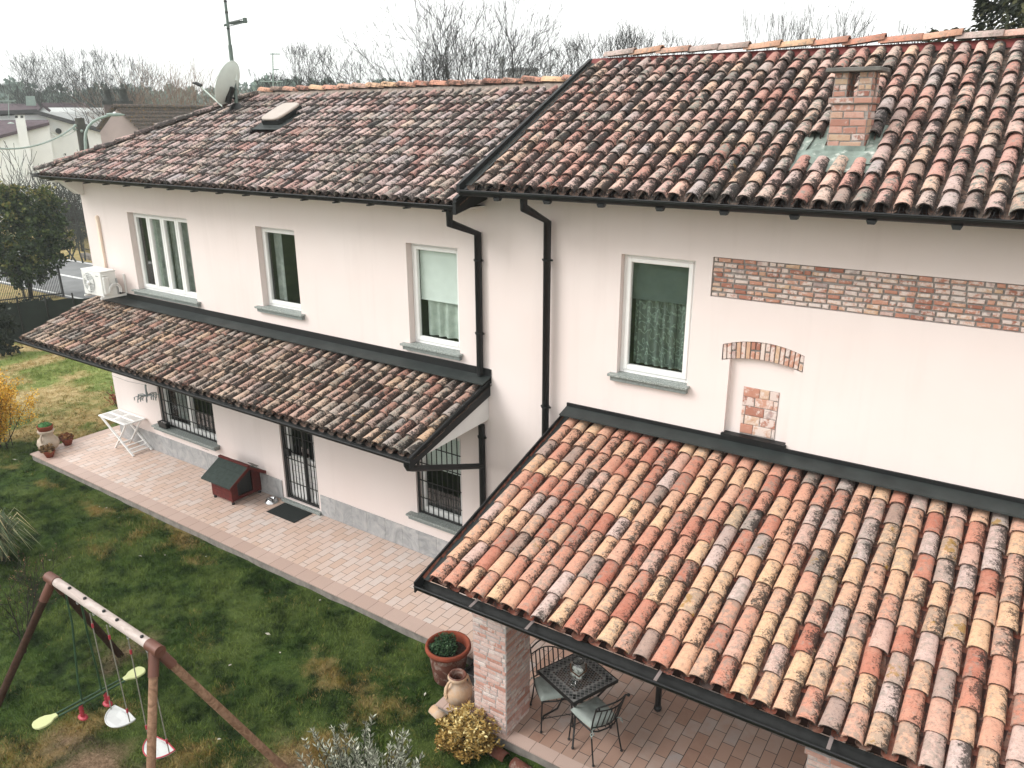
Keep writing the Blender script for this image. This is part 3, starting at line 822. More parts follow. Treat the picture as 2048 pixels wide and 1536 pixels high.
mb.quad([(WX0, yw, WT), (WX1, yw, WT), (WX1, yb, WT), (WX0, yb, WT)])
hw = mb.build('wall', [MT['wall'], MT['dark_room']], hl_)
# chipped render patches and a scuff: shapes of bare plaster on the wall
for (cx, cz, sx, sz, sd) in ((-12.62, .545, .20, .035, 1), (-15.05, .56, .10, .012, 2), (-14.2, .50, .16, .010, 4)):
    ch = MB(); rg = random.Random(sd); pts = []
    for i in range(14):
        a = 2*math.pi*i/14; k = rg.uniform(.6, 1.1); pts.append((cx+math.cos(a)*sx*k, yw-.002, cz+math.sin(a)*sz*k))
    ch.quad(list(reversed(pts)), 0); ch.build('chipped_plaster', MT['concrete'], hl_)
# marble plinth slabs
mb = MB(); rg = random.Random(4)
def plinth_run(x0, x1):
    x = x0
    while x < x1-.02:
        w = min(rg.uniform(.38, .46), x1-x)
        if x1-(x+w) < .12: w = x1-x
        mb.box(x+.001, x+w-.001, yw-.022, yw-.001, .004, .43+rg.uniform(-.003, .003), 0, (rg.random(), rg.random(), rg.random())); x += w
plinth_run(WX0-.01, -11.76); mb.box(WX0-.022, WX0-.001, yw-.02, yw+.45, .004, .43, 0); mb.build('plinth', MT['marble'], hl_, .003)
mb = MB(); plinth_run(-10.655, -7.02); mb.build('plinth', MT['marble'], hl_, .003)
mb = MB(); mb.box(-7.0, -6.78, yw-.03, yw-.001, .004, .25); mb.build('vent_cover', MT['plaster_white'], hl_, .004)

# windows
window(hl_, *HW[0], yw, 4, .2, (-15.96, -13.67, 3.792, .10), [(-15.6, -15.32, 3.85, 5.36, 'curtain_plain', 1.2, .02), (-15.27, -14.84, 3.86, 5.36, 'curtain_grey', 3.2, .03), (-14.80, -14.35, 3.86, 5.36, 'curtain_grey', 3.4, .03), (-14.3, -13.86, 3.86, 5.36, 'curtain_grey', 3.2, .03)], None, 'wide white window with four narrow sashes')
window(hl_, *HW[1], yw, 1, .2, (-11.90, -10.63, 3.952, .10), [(-11.62, -11.40, 4.05, 5.3, 'curtain_grey', 1.6, .02), (-11.02, -10.80, 4.05, 4.9, 'curtain_grey', 2, .02)], None, 'narrow window with dark glass')
window(hl_, *HW[2], yw, 1, .2, (-8.33, -7.12, 3.807, .10), [(-8.02, -7.24, 3.92, 4.75, 'curtain_plain', 4.0, .035)], (4.52, 'blind_pale'), 'window with a pale half-lowered blind above a curtain')
window(hl_, *HW[3], yw, 2, .2, (-15.94, -13.67, .722, .16), [(-15.5, -14.85, .85, 2.2, 'curtain_grey', 4, .02)], None, 'ground floor window behind black bars', grille=(14, 5))
window(hl_, *HW[5], yw, 1, .2, (-8.36, -7.15, .772, .14), None, (1.62, 'blind_pale'), 'ground floor window behind black bars with a pale blind', grille=(9, 5))
# door with grille
x0, x1, z0, z1 = HW[4]
mb = MB(); frame_rect(mb, x0, x1, z0, z1, yw+.12, yw+.19, .06)
frame_rect(mb, x0+.06, x1-.06, z0+.06, z1-.06, yw+.10, yw+.17, .085, 0, .12)
mb.box(x0+.16, x1-.16, yw+.115, yw+.15, z0+.18, z0+.86); mb.box(x0+.14, x1-.14, yw+.11, yw+.16, z0+.86, z0+.93)
for i in range(1, 5): mb.box(x0+.16, x1-.16, yw+.112, yw+.114, z0+.18+i*.136, z0+.184+i*.136, 1)
dr = mb.build('door', [MT['pvc'], MT['flash_light']], hl_, .005)
g = MB(); g.box(x0+.14, x1-.14, yw+.13, yw+.136, z0+.93, z1-.14); g.build('pane', MT['glass'], dr)
g = MB(); yg = yw+.05
g.box(x0+.004, x0+.055, yg-.02, yg+.02, z0+.0, z1); g.box(x1-.05, x1-.004, yg-.02, yg+.02, z0, z1); g.box((x0+x1)/2+.10, (x0+x1)/2+.15, yg-.02, yg+.02, z0+.04, z1)
g.box(x0+.055, x1-.05, yg-.018, yg+.018, z0+.01, z0+.05)
for i in range(1, 10):
    xx = x0+.03+(x1-x0-.06)*i/10; g.box(xx-.007, xx+.007, yg-.007, yg+.007, z0+.05, z1)
for zz in (.45, .95, 1.45, 1.95): g.box(x0+.055, x1-.05, yg-.017, yg-.008, zz-.008, zz+.008)
g.box(x0+.11, x0+.22, yg-.05, yg-.01, 1.02, 1.16)
g.build('grille', MT['iron'], dr)
g = MB(); g.box(x0-.07, x1+.07, yw-.075, yw-.001, .003, .062); g.box(x0+.003, x1-.003, yw, yw+.12, .003, .062); g.build('threshold', MT['granite'], dr, .004)
g = MB(); g.box(x0+.18, x0+.20, yw+.055, yw+.10, 1.08, 1.10); g.tube([(x0+.19, yw+.062, 1.09), (x0+.29, yw+.062, 1.085)], .009, 6); g.build('handle', MT['iron'], dr)

# main roof of the long house
Vd = (0, cL, SLL*cL); Nd = (0, -SLL*cL, cL)
deck = MB()
hipx = XL0+(RY-EY)
ye2 = 2*RY-EY
deck.quad([(XL0, EY, EZ), (XL1, EY, EZ), (XL1, RY, RZ), (hipx, RY, RZ)]); deck.quad([(XL0, ye2, EZ), (XL0, EY, EZ), (hipx, RY, RZ)])
deck.quad([(XL1, ye2, EZ), (XL0, ye2, EZ), (hipx, RY, RZ), (XL1, RY, RZ)])
deck.quad([(XL0, EY, EZ-.05), (XL0, ye2, EZ-.05), (XL1, ye2, EZ-.05), (XL1, EY, EZ-.05)])
deck.quad([(XL0, EY, EZ-.05), (XL1, EY, EZ-.05), (XL1, EY, EZ), (XL0, EY, EZ)]); deck.quad([(XL0, EY, EZ-.05), (XL0, EY, EZ), (XL0, ye2, EZ), (XL0, ye2, EZ-.05)])
rf = deck.build('roof', [MT['under']], hl_)
nr = int(((RY-EY)/cL-.06)/.30)
skl = lambda u, v: ((-13.50 < u-0.0 < -12.62) and (10.22 < EY+v*cL < 11.18)) or (u < XL0+v*cL-.04)
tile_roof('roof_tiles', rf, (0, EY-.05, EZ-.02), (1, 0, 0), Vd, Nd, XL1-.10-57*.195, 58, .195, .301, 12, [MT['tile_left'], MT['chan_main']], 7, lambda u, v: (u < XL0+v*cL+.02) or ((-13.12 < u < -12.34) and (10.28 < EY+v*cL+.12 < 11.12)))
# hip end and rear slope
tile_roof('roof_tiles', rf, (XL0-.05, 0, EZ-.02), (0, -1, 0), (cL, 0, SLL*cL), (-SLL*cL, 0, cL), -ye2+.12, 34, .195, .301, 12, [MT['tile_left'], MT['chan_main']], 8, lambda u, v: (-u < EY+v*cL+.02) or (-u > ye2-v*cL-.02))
mortar_strip('ridge_mortar', rf, (hipx-.1, RY, RZ+.055), (XL1, RY, RZ+.055), .17, .07, 3)
ridge_line('ridge_tiles', rf, (hipx-.05, RY, RZ+.09), (XL1+.05, RY, RZ+.09), .40, .215, .082, [MT['tile_porch']], 5)
mortar_strip('ridge_mortar', rf, (XL0+.15, EY+.1, EZ+.09), (hipx, RY, RZ+.05), .12, .06, 8)
ridge_line('ridge_tiles', rf, (XL0-.02, EY-.04, EZ+.06), (hipx+.05, RY, RZ+.10), .44, .20, .085, [MT['tile_left']], 6)
# skylight
def rp(x, y, h): return Vector((x, y, EZ+SLL*(y-EY)+h))
Vv, Nv, Uv = Vector(Vd), Vector(Nd), Vector((1, 0, 0))
mb = MB(); sc_ = rp(-12.73, 10.70, .0)
mb.obox(sc_+Nv*.105, Uv*.25, Vv*.33, Nv*.06, 0)
mb.quad([sc_+Uv*a+Vv*b+Nv*.075 for a, b in ((-.42, -.52), (.42, -.52), (.42, .48), (-.42, .48))], 1)
mb.build('skylight_base', [MT['metal'], MT['flash_light']], rf, .01)
MT['skylid'] = plain('skylight_lid', S(206, 192, 180, .62), 0.4, 0, .06)
mb = MB(); pts = []
for i in range(24):
    a = 2*math.pi*i/24; k = 5.0
    r = 1/((abs(math.cos(a))**k+abs(math.sin(a))**k)**(1/k)); pts.append(sc_+Uv*(math.cos(a)*r*.27)+Vv*(math.sin(a)*r*.35)+Nv*.165)
mb.prism(pts, Nv*.05); mb.build('skylight_lid', MT['skylid'], rf, .015)
# gutters
mb = MB(); gz_ = EZ+.0
gutter(mb, (XL0+.22, EY-.075, gz_), (XL1+.0, EY-.075, gz_), .068, mat=0, inner=1)
gutter(mb, (XL0-.02, EY-.09, gz_+.03), (XL0-.02, ye2, gz_+.03), .068, mat=0, inner=1, out=Vector((-1, 0, 0)))
mb.tube([(XL0-.09, EY-.15, gz_+.032), (XL0+.25, EY-.15, gz_+.032)], .013, 6); mb.box(XL0-.08, XL0+.25, EY-.14, EY-.02, gz_-.03, gz_+.0)
for i in range(16):
    xx = XL0+.6+i*.70; mb.box(xx-.02, xx+.02, EY-.15, EY-.02, gz_-.085, gz_-.065); 
gu = mb.build('gutter', [MT['metal'], MT['gutter_in'], MT['strap']], hl_)
# box end of the eave against the taller house
mb = MB(); xe_ = XL1
mb.prism([(xe_, EY-.15, EZ-.11), (xe_, yw, EZ-.11+SLL*(yw-EY)*.55), (xe_, yw, EZ+SLL*(yw-EY)+.05), (xe_, EY-.15, EZ+.05)], (.05, 0, 0), 0)
mb.prism([(xe_-.02, EY-.12, EZ+.055), (xe_-.02, RY, RZ+.055+.03), (xe_-.02, RY, RZ+.12), (xe_-.02, EY-.12, EZ+.10)], (.06, 0, 0), 0)
mb.build('bargeboard', [MT['metal']], hl_)
# soffit and the white stone bracket on the corner
mb = MB(); mb.box(XL0+.03, XL1, EY-.02, yw-.002, EZ-.075, EZ-.052)
mb.box(XL0+.03, WX0-.002, yw, ye2, EZ-.075, EZ-.052); mb.build('soffit', MT['plaster_white'], hl_)
mb = MB()
mb.prism([(WX0-.02, EY+.12, EZ-.077), (WX0-.02, yw-.002, EZ-.077), (WX0-.02, yw-.002, EZ-.42), (WX0-.02, yw-.12, EZ-.40), (WX0-.02, yw-.36, EZ-.19)], (.20, 0, 0))
mb.box(XL0+.06, WX0-.022, EY+.10, yw-.3, EZ-.15, EZ-.077)
mb.build('eave_bracket', MT['plaster_white'], hl_, .006)
# downpipe
def downpipe(parent, pts, r=.05, rings=()):
    m = MB(); m.tube(pts, r, 14)
    for (x, y, z) in rings: m.tube([(x, y, z-.012), (x, y, z+.012)], r+.012, 14); m.box(x-.075, x-.05, y-.01, y+.06, z-.01, z+.01); m.box(x+.05, x+.085, y-.012, y+.012, z-.012, z+.012)
    return m.build('downpipe', MT['metal'], parent)
downpipe(hl_, [(-6.80, 8.37, 6.05), (-6.80, 8.37, 5.86), (-6.755, 8.935, 5.655), (-6.755, 8.935, 3.56)], .05, [(-6.755, 8.935, 5.28), (-6.755, 8.935, 4.2)])
downpipe(hl_, [(-6.745, 8.935, 2.75), (-6.745, 8.935, .02)], .05, [(-6.745, 8.935, 2.55), (-6.745, 8.935, .9)])
downpipe(hl_, [(-6.72, 7.20, 2.80), (-6.72, 7.20, 2.74), (-6.722, 7.235, 2.68), (-6.725, 7.32, 2.64), (-6.742, 8.93, 2.06)], .045)
# conduit cover by the outdoor unit
MT['conduit'] = plain('conduit_cover', S(244, 224, 206, .92), .6, 0, .05)
mb = MB(); mb.box(-17.02, -16.94, yw-.055, yw-.001, 4.15, 5.20); mb.lathe([(0.001, 5.27), (.03, 5.262), (.042, 5.23), (.042, 5.195)], (-16.98, yw-.028, 0), 14)
mb.build('conduit', MT['conduit'], hl_, .006)

# ---- canopy over the terrace doors
SC = 0.325; cC = 1/math.sqrt(1+SC**2); CY, CZ = 7.30, 2.83; CX0, CX1 = -17.62, -6.64
WZc = CZ+SC*(yw-CY)
mb = MB()
mb.prism([(CX0, CY, CZ), (CX0, yw-.002, WZc), (CX0, yw-.002, WZc-.06), (CX0, CY, CZ-.06)], (CX1-CX0, 0, 0))
cn = mb.build('canopy', [MT['under']], hl_)
Vc = (0, cC, SC*cC); Nc = (0, -SC*cC, cC)
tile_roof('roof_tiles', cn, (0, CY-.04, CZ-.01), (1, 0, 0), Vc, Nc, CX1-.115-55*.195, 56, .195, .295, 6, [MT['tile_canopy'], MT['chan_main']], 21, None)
mb = MB(); gutter(mb, (CX0-.02, CY-.085, CZ-.01), (CX1+.04, CY-.085, CZ-.01), .07, mat=0, inner=1)
for i in range(12): mb.box(CX0+.4+i*.95-.012, CX0+.4+i*.95+.012, CY-.155, CY-.02, CZ+.002, CZ+.008, 0)
mb.build('gutter', [MT['metal'], MT['gutter_in']], cn)
mb = MB()   # wall flashing: upstand and apron
mb.box(CX0+.55, CX1+.06, yw-.028, yw-.002, WZc+.055, 3.655, 0)
mb.prism([(CX0+.55, yw-.03, WZc+.165), (CX0+.55, yw-.03, WZc+.155), (CX0+.55, yw-.24, WZc+.085), (CX0+.55, yw-.24, WZc+.10)], (CX1+.06-CX0-.55, 0, 0), 1)
mb.build('flashing', [MT['metal'], MT['flash_light']], cn)
mb = MB()
mb.prism([(CX1+.0, CY-.15, CZ+.055), (CX1+.0, yw-.002, WZc+.12), (CX1+.0, yw-.002, WZc-.14), (CX1+.0, CY-.15, CZ-.10)], (.035, 0, 0)); mb.build('bargeboard', MT['metal'], cn)
mb = MB(); mb.prism([(CX1-.06, 8.05, CZ-.02), (CX1-.06, yw-.003, CZ+.01), (CX1-.06, yw-.003, WZc-.062), (CX1-.06, 7.42, CZ-.04)], (.05, 0, 0)); mb.build('gable_panel', MT['plaster_white'], cn)
mb = MB()
for i in range(13):
    xx = CX0+.25+i*.88; mb.prism([(xx, CY+.02, CZ-.062), (xx, yw-.004, WZc-.062), (xx, yw-.004, WZc-.16), (xx, CY+.05, CZ-.15)], (.08, 0, 0))
MT['rafter'] = plain('painted_rafter', (.60, .57, .54, 1), .8, 0, .1)
mb.build('rafters', MT['rafter'], cn)

# =================================================================== THE TALLER HOUSE (right wing)
RB = (-2.0, 9.1, 0.0)
hr = thing('farmhouse', 'taller pink house with bare brick panels and a tiled porch on brick pillars', 'house', RB, W, 'joined pink houses')
yr = 9.14; RX0, RX1 = -6.40, 4.5
SR = 0.494; cR = 1/math.sqrt(1+SR**2); ER, EZR = 8.50, 6.335; RYR = 11.88; RZR = EZR+SR*(RYR-ER)
WTR = EZR+SR*(yr-ER)-.03; ybr = 2*RYR-yr
win = (-4.32, -3.328, 3.955, 5.556); pan = (-3.117, RX1-.6, 5.145, 5.627); nic = (-2.807, -2.037, 3.30, 4.40)
# rebuild the front so that the panel, arch and niche are real recesses
mb = MB(); rec = .03
def arch_z(x, zend, zmid, x0=-2.91, x1=-1.94):
    t = (x-(x0+x1)/2)/((x1-x0)/2); return zmid-(zmid-zend)*t*t
wall_front(mb, RX0, RX1, -.3, WTR, yr, [win], .17, .8)
for xx in (RX0, RX1):
    mb.quad([(xx, yr, -.3), (xx, yr, WTR), (xx, RYR, RZR-.04), (xx, ybr, WTR), (xx, ybr, -.3)])
mb.quad([(RX0, ybr, -.3), (RX1, ybr, -.3), (RX1, ybr, WTR), (RX0, ybr, WTR)])
# cut the openings for panel and niche out of the front again
def cut(mb, holes):
    keepf = [];
    v = mb.v
    front = [i for i, f in enumerate(mb.f) if mb.m[i] == 0 and all(abs(v[k][1]-yr) < 1e-6 for k in f)]
    xs = sorted({RX0, RX1, *[h[0] for h in holes], *[h[1] for h in holes]}); zs = sorted({-.3, WTR, *[h[2] for h in holes], *[h[3] for h in holes]})
    fs = set(front)
    mb.f, mb.m, mb.c, mb.sm = [[q for i, q in enumerate(l) if i not in fs] for l in (mb.f, mb.m, mb.c, mb.sm)]
    for i in range(len(xs)-1):
        for j in range(len(zs)-1):
            cx, cz = (xs[i]+xs[i+1])/2, (zs[j]+zs[j+1])/2
            if any(h[0] < cx < h[1] and h[2] < cz < h[3] for h in holes): continue
            mb.quad([(xs[i], yr, zs[j]), (xs[i+1], yr, zs[j]), (xs[i+1], yr, zs[j+1]), (xs[i], yr, zs[j+1])], 0)
ARX = (-2.91, -1.94, 4.33, 4.70)
cut(mb, [win, pan, nic, ARX])
# panel reveal
a, b, c, d = pan
def reveal(a, b, c, d, dep, mt=0):
    mb.quad([(a, yr, c), (a, yr, d), (a, yr+dep, d), (a, yr+dep, c)], mt); mb.quad([(b, yr, c), (b, yr+dep, c), (b, yr+dep, d), (b, yr, d)], mt)
    mb.quad([(a, yr, d), (b, yr, d), (b, yr+dep, d), (a, yr+dep, d)], mt); mb.quad([(a, yr, c), (a, yr+dep, c), (b, yr+dep, c), (b, yr, c)], mt)
reveal(*pan, rec)
# niche: recessed render with the arch of brick over it
nd = .075
mb.quad([(nic[0], yr, nic[2]), (nic[0], yr, 4.42), (nic[0], yr+nd, 4.42), (nic[0], yr+nd, nic[2])]); mb.quad([(nic[1], yr, nic[2]), (nic[1], yr+nd, nic[2]), (nic[1], yr+nd, 4.42), (nic[1], yr, 4.42)])
mb.quad([(nic[0], yr+nd, nic[2]), (nic[1], yr+nd, nic[2]), (nic[1], yr+nd, 4.48), (nic[0], yr+nd, 4.48)])
# render filling round the arch
na = 24; xs = [ARX[0]+(ARX[1]-ARX[0])*i/na for i in range(na+1)]
lo = lambda x: arch_z(x, 4.375, 4.44); hi = lambda x: arch_z(x, 4.575, 4.665)
for i in range(na):
    p, q = xs[i], xs[i+1]
    mb.quad([(p, yr, hi(p)), (q, yr, hi(q)), (q, yr, 4.70), (p, yr, 4.70)])
    mb.quad([(p, yr, hi(p)), (p, yr+rec, hi(p)), (q, yr+rec, hi(q)), (q, yr, hi(q))])
    for s0, s1 in ((ARX[0], nic[0]), (nic[1], ARX[1])):
        pp, qq = max(p, s0), min(q, s1)
        if qq-pp > 1e-4:
            mb.quad([(pp, yr, 4.33), (qq, yr, 4.33), (qq, yr, lo(qq)), (pp, yr, lo(pp))])
mb.build('wall', [MT['wall'], MT['dark_room']], hr)
window(hr, *win, yr, 1, .17, (-4.416, -3.289, 3.962, .10), [(-4.2, -3.62, 4.07, 5.06, 'curtain_green', 5, .03), (-3.60, -3.38, 4.07, 5.06, 'curtain_green', 2, .025)], (4.98, 'blind_dark'), 'window with a dark blind over a leaf-patterned green curtain')
rg = random.Random(12)
mb = MB(); bricks(mb, (pan[0]+.002, yr+rec, pan[2]+.002), (1, 0, 0), (0, 0, 1), (0, -1, 0), pan[1]-pan[0]-.004, pan[3]-pan[2]-.004, .0605, .160, .021, rg, .020)
mb.build('brick_panel', [MT['brick'], MT['joint']], hr)
mb = MB(); mb.quad([(-2.625, yr+nd-.003, 3.40), (-2.19, yr+nd-.003, 3.40), (-2.19, yr+nd-.003, 4.06), (-2.625, yr+nd-.003, 4.06)], 1)
bricks(mb, (-2.625, yr+nd-.003, 3.455), (1, 0, 0), (0, 0, 1), (0, -1, 0), .435, .605, .121, .215, .010, rg, .012, back=False, half=False)
mb.build('brick_infill', [MT['brick'], MT['joint']], hr)
mb = MB(); nb = 17
for i in range(na):
    p, q = xs[i], xs[i+1]
    mb.quad([(p, yr+rec, lo(p)), (q, yr+rec, lo(q)), (q, yr+rec, hi(q)), (p, yr+rec, hi(p))], 1)
    if nic[0]-.001 < p and q < nic[1]+.001: mb.quad([(p, yr+rec, lo(p)), (p, yr+nd, lo(p)), (q, yr+nd, lo(q)), (q, yr+rec, lo(q))], 1)
for i in range(nb):
    w = (ARX[1]-ARX[0])/nb; p = ARX[0]+i*w+.006; q = p+w-.012; fan = lambda x, z: x+(x-(ARX[0]+ARX[1])/2)*(z-4.42)*.12
    split = rg.random() < .25
    zz = [(lo, hi)] if not split else [(lo, lambda x: (lo(x)+hi(x))/2-.006), (lambda x: (lo(x)+hi(x))/2+.006, hi)]
    for l_, h_ in zz:
        pts = [(fan(p, l_(p)), l_(p)+.004), (fan(q, l_(q)), l_(q)+.004), (fan(q, h_(q)), h_(q)-.008), (fan(p, h_(p)), h_(p)-.008)]
        pts = [(min(max(x, ARX[0]+.003), ARX[1]-.003), z) for x, z in pts]
        mb.prism([(x, yr+rec-.001, z) for x, z in pts], (0, -.022*rg.uniform(.8, 1.1), 0), 0, (rg.random(), rg.random(), rg.random()))
mb.build('brick_arch', [MT['brick'], MT['joint']], hr, .005)

# main roof
UX0, UX1 = -6.26, RX1+.1
mb = MB(); yer = 2*RYR-ER
mb.prism([(UX0, ER, EZR), (UX0, RYR, RZR), (UX0, yer, EZR), (UX0, yer, EZR-.06), (UX0, RYR, RZR-.06), (UX0, ER, EZR-.06)], (UX1-UX0, 0, 0))
rr = mb.build('roof', MT['under'], hr)
VR = (0, cR, SR*cR); NR = (0, -SR*cR, cR)
P0 = 0.1915
CHX0, CHX1, CHY = -2.045, -1.665, 9.47
chs = lambda u, v: (CHX0-.20 < u < CHX1+.16) and (9.23 < ER+v*cR < 9.84)
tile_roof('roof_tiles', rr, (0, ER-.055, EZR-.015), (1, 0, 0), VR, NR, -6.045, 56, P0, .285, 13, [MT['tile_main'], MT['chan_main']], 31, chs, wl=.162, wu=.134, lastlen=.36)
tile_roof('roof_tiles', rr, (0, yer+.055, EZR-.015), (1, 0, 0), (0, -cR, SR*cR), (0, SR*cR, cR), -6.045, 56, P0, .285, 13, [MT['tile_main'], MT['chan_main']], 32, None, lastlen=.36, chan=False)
ridge_line('ridge_tiles', rr, (UX1, RYR, RZR+.10), (UX0-.02, RYR, RZR+.10), .44, .22, .085, [MT['tile_porch']], 15)
mb = MB()
mb.prism([(UX0+.01, RYR-.10, RZR-.02), (UX0+.01, RYR, RZR+.085), (UX0+.01, RYR+.12, RZR-.02)], (UX1-UX0-.02, 0, 0))
MT['redmetal'] = plain('red_ridge_liner', S(150, 72, 68, .5), .7, 0, .3, 6)
mb.build('ridge_liner', MT['redmetal'], rr)
mb = MB(); gutter(mb, (UX0-.05, ER-.085, EZR-.015), (UX1, ER-.085, EZR-.015), .075, mat=0, inner=1)
mb.prism([(UX0-.05, ER-.165, EZR-.03), (UX0-.05, ER-.165, EZR-.006), (UX0-.05, ER-.15, EZR-.006), (UX0-.05, ER-.15, EZR-.03)], (UX1-UX0, 0, 0), 2)
for i in range(15):
    xx = -5.72+i*.735; mb.prism([(xx-.05, ER-.14, EZR-.085), (xx+.05, ER-.14, EZR-.085), (xx+.032, ER-.14, EZR-.125), (xx-.032, ER-.14, EZR-.125)], (0, .07, 0), 0)
for i in range(int((UX1-UX0)/.035)):       # leaf-guard bristles between the tiles
    xx = UX0+.03+i*.035+rg.uniform(-.008, .008); mb.beam((xx, ER-.10, EZR-.01), (xx+rg.uniform(-.03, .03), ER-.075+rg.uniform(-.02, .02), EZR+.05), .0035, .0035, 0)
mb.build('gutter', [MT['metal'], MT['gutter_in'], MT['flash_light']], hr)
mb = MB()
mb.prism([(UX0-.06, ER-.17, EZR-.05), (UX0-.06, RYR, RZR-.08), (UX0-.06, RYR, RZR+.085), (UX0-.06, ER-.17, EZR+.06)], (.05, 0, 0), 0)
mb.prism([(UX0-.06, yer, EZR-.05), (UX0-.06, RYR, RZR-.08), (UX0-.06, RYR, RZR+.085), (UX0-.06, yer, EZR+.06)], (.05, 0, 0), 0)
mb.quad([(UX0-.01, ER-.05, EZR+.045), (UX0+.085, ER-.05, EZR+.045), (UX0+.085, RYR, RZR+.045), (UX0-.01, RYR, RZR+.045)], 1)
mb.build('bargeboard', [MT['metal'], MT['flash_light']], hr)
mb = MB(); mb.box(RX0, UX1, ER+.0, yr-.002, EZR-.085, EZR-.062); mb.build('soffit', MT['metal'], hr)
downpipe(hr, [(-5.36, 8.445, 6.27), (-5.36, 8.445, 6.14), (-5.362, 9.035, 5.905), (-5.362, 9.035, .02)], .05, [(-5.362, 9.035, 5.40), (-5.362, 9.035, 3.3)])

# chimney
mb = MB(); dpt = .38
def brick_box(mb, x0, x1, y0, y1, z0, z1, rg, course=.072, bl=.235, jt=.014, dep=.008, mat=0, bm=1):
    bricks(mb, (x0, y0, z0), (1, 0, 0), (0, 0, 1), (0, -1, 0), x1-x0, z1-z0, course, bl, jt, rg, dep, mat, True, 1, True, bm)
    bricks(mb, (x1, y0, z0), (0, 1, 0), (0, 0, 1), (1, 0, 0), y1-y0, z1-z0, course, bl, jt, rg, dep, mat, True, 1, True, bm)
    bricks(mb, (x1, y1, z0), (-1, 0, 0), (0, 0, 1), (0, 1, 0), x1-x0, z1-z0, course, bl, jt, rg, dep, mat, True, 1, True, bm)
    bricks(mb, (x0, y1, z0), (0, -1, 0), (0, 0, 1), (-1, 0, 0), y1-y0, z1-z0, course, bl, jt, rg, dep, mat, True, 1, True, bm)
    mb.quad([(x0, y0, z1), (x1, y0, z1), (x1, y1, z1), (x0, y1, z1)], bm)
y0, y1 = CHY, CHY+dpt
brick_box(mb, CHX0, CHX1, y0, y1, 6.80, 7.335, rg, .075)
brick_box(mb, CHX0-.03, CHX1+.03, y0-.03, y1+.03, 7.337, 7.405, rg, .068)
pw = .135
for (a, b) in ((CHX0, CHX0+pw), (CHX1-pw, CHX1)):
    for (c, d) in ((y0, y0+pw), (y1-pw, y1)): brick_box(mb, a, b, c, d, 7.407, 7.655, rg, .062, .135)
cm = mb.build('chimney', [MT['brick_chim'], MT['joint']], hr)
MT['slab'] = plain('chimney_slab', S(150, 146, 140, .42), .95, 0, .35, 9, .5, 40)
mb = MB(); mb.box(CHX0-.085, CHX1+.085, y0-.085, y1+.085, 7.658, 7.70); mb.build('chimney_cap', MT['slab'], cm, .006)
mb = MB()   # lead-green flashing: collar and apron
def rpR(x, y, h): return Vector((x, y, EZR+SR*(y-ER)+h))
for s_ in (0,):
    mb.quad([rpR(CHX0-.02, CHY-.02, .02), rpR(CHX1+.02, CHY-.02, .02), (CHX1+.02, CHY-.02, 6.905), (CHX0-.02, CHY-.02, 6.905)])
    mb.quad([rpR(CHX1+.02, CHY-.02, .02), rpR(CHX1+.02, CHY+.42, .02), rpR(CHX1+.02, CHY+.42, .13), (CHX1+.02, CHY-.02, 6.905)])
    mb.quad([rpR(CHX0-.02, CHY-.02, .02), (CHX0-.02, CHY-.02, 6.905), rpR(CHX0-.02, CHY+.42, .13), rpR(CHX0-.02, CHY+.42, .02)])
g = []; nx_, ny_ = 22, 8
for j in range(ny_+1):
    for i in range(nx_+1):
        x = CHX0-.24+(CHX1-CHX0+.42)*i/nx_; y = CHY-.30+.27*j/ny_
        hgt = .045+.030*(.5+.5*math.cos((x+6.045)/P0*2*math.pi))*(1-j/ny_)+rg.uniform(-.004, .004)
        if x > CHX1+.04 or x < CHX0-.06: hgt += .02
        g.append(rpR(x, y, hgt))
mb.add(g, [(j*(nx_+1)+i, j*(nx_+1)+i+1, (j+1)*(nx_+1)+i+1, (j+1)*(nx_+1)+i) for j in range(ny_) for i in range(nx_)], 0, (.5, .5, .5), True)
mb.quad([rpR(CHX0-.30, CHY-.42, .045), rpR(CHX1+.24, CHY-.42, .045), rpR(CHX1+.24, CHY+.52, .045), rpR(CHX0-.30, CHY+.52, .045)])
mb.build('chimney_flashing', MT['copper'], cm)

# ---- porch on the taller house
SP = 0.288; cP = 1/math.sqrt(1+SP**2); PY, PZ = 5.90, 2.245; PX0, PX1 = -5.06, RX1
WZp = PZ+SP*(yr-PY)
mb = MB(); mb.prism([(PX0, PY+.07, PZ+.02), (PX0, yr-.002, WZp), (PX0, yr-.002, WZp-.07), (PX0, PY+.07, PZ-.05)], (PX1-PX0, 0, 0))
pr = mb.build('porch_roof', MT['under'], hr)
VP_ = (0, cP, SP*cP); NP_ = (0, -SP*cP, cP)
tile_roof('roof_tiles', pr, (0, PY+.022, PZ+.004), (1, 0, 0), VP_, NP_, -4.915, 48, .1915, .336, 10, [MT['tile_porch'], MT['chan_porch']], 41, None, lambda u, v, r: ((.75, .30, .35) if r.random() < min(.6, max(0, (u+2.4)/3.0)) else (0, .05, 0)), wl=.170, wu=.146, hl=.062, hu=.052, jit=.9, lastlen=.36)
mb = MB(); gutter(mb, (PX0-.04, PY-.07, PZ-.015), (PX1, PY-.07, PZ-.015), .085, mat=0, inner=1, lip=.011)
for xx in (-4.33, -3.62, -2.2, -.66, .8, 2.2):
    mb.obox((xx, PY-.07, PZ+.004), (.016, 0, 0), (0, .078, .006), (0, 0, .0025), 2)
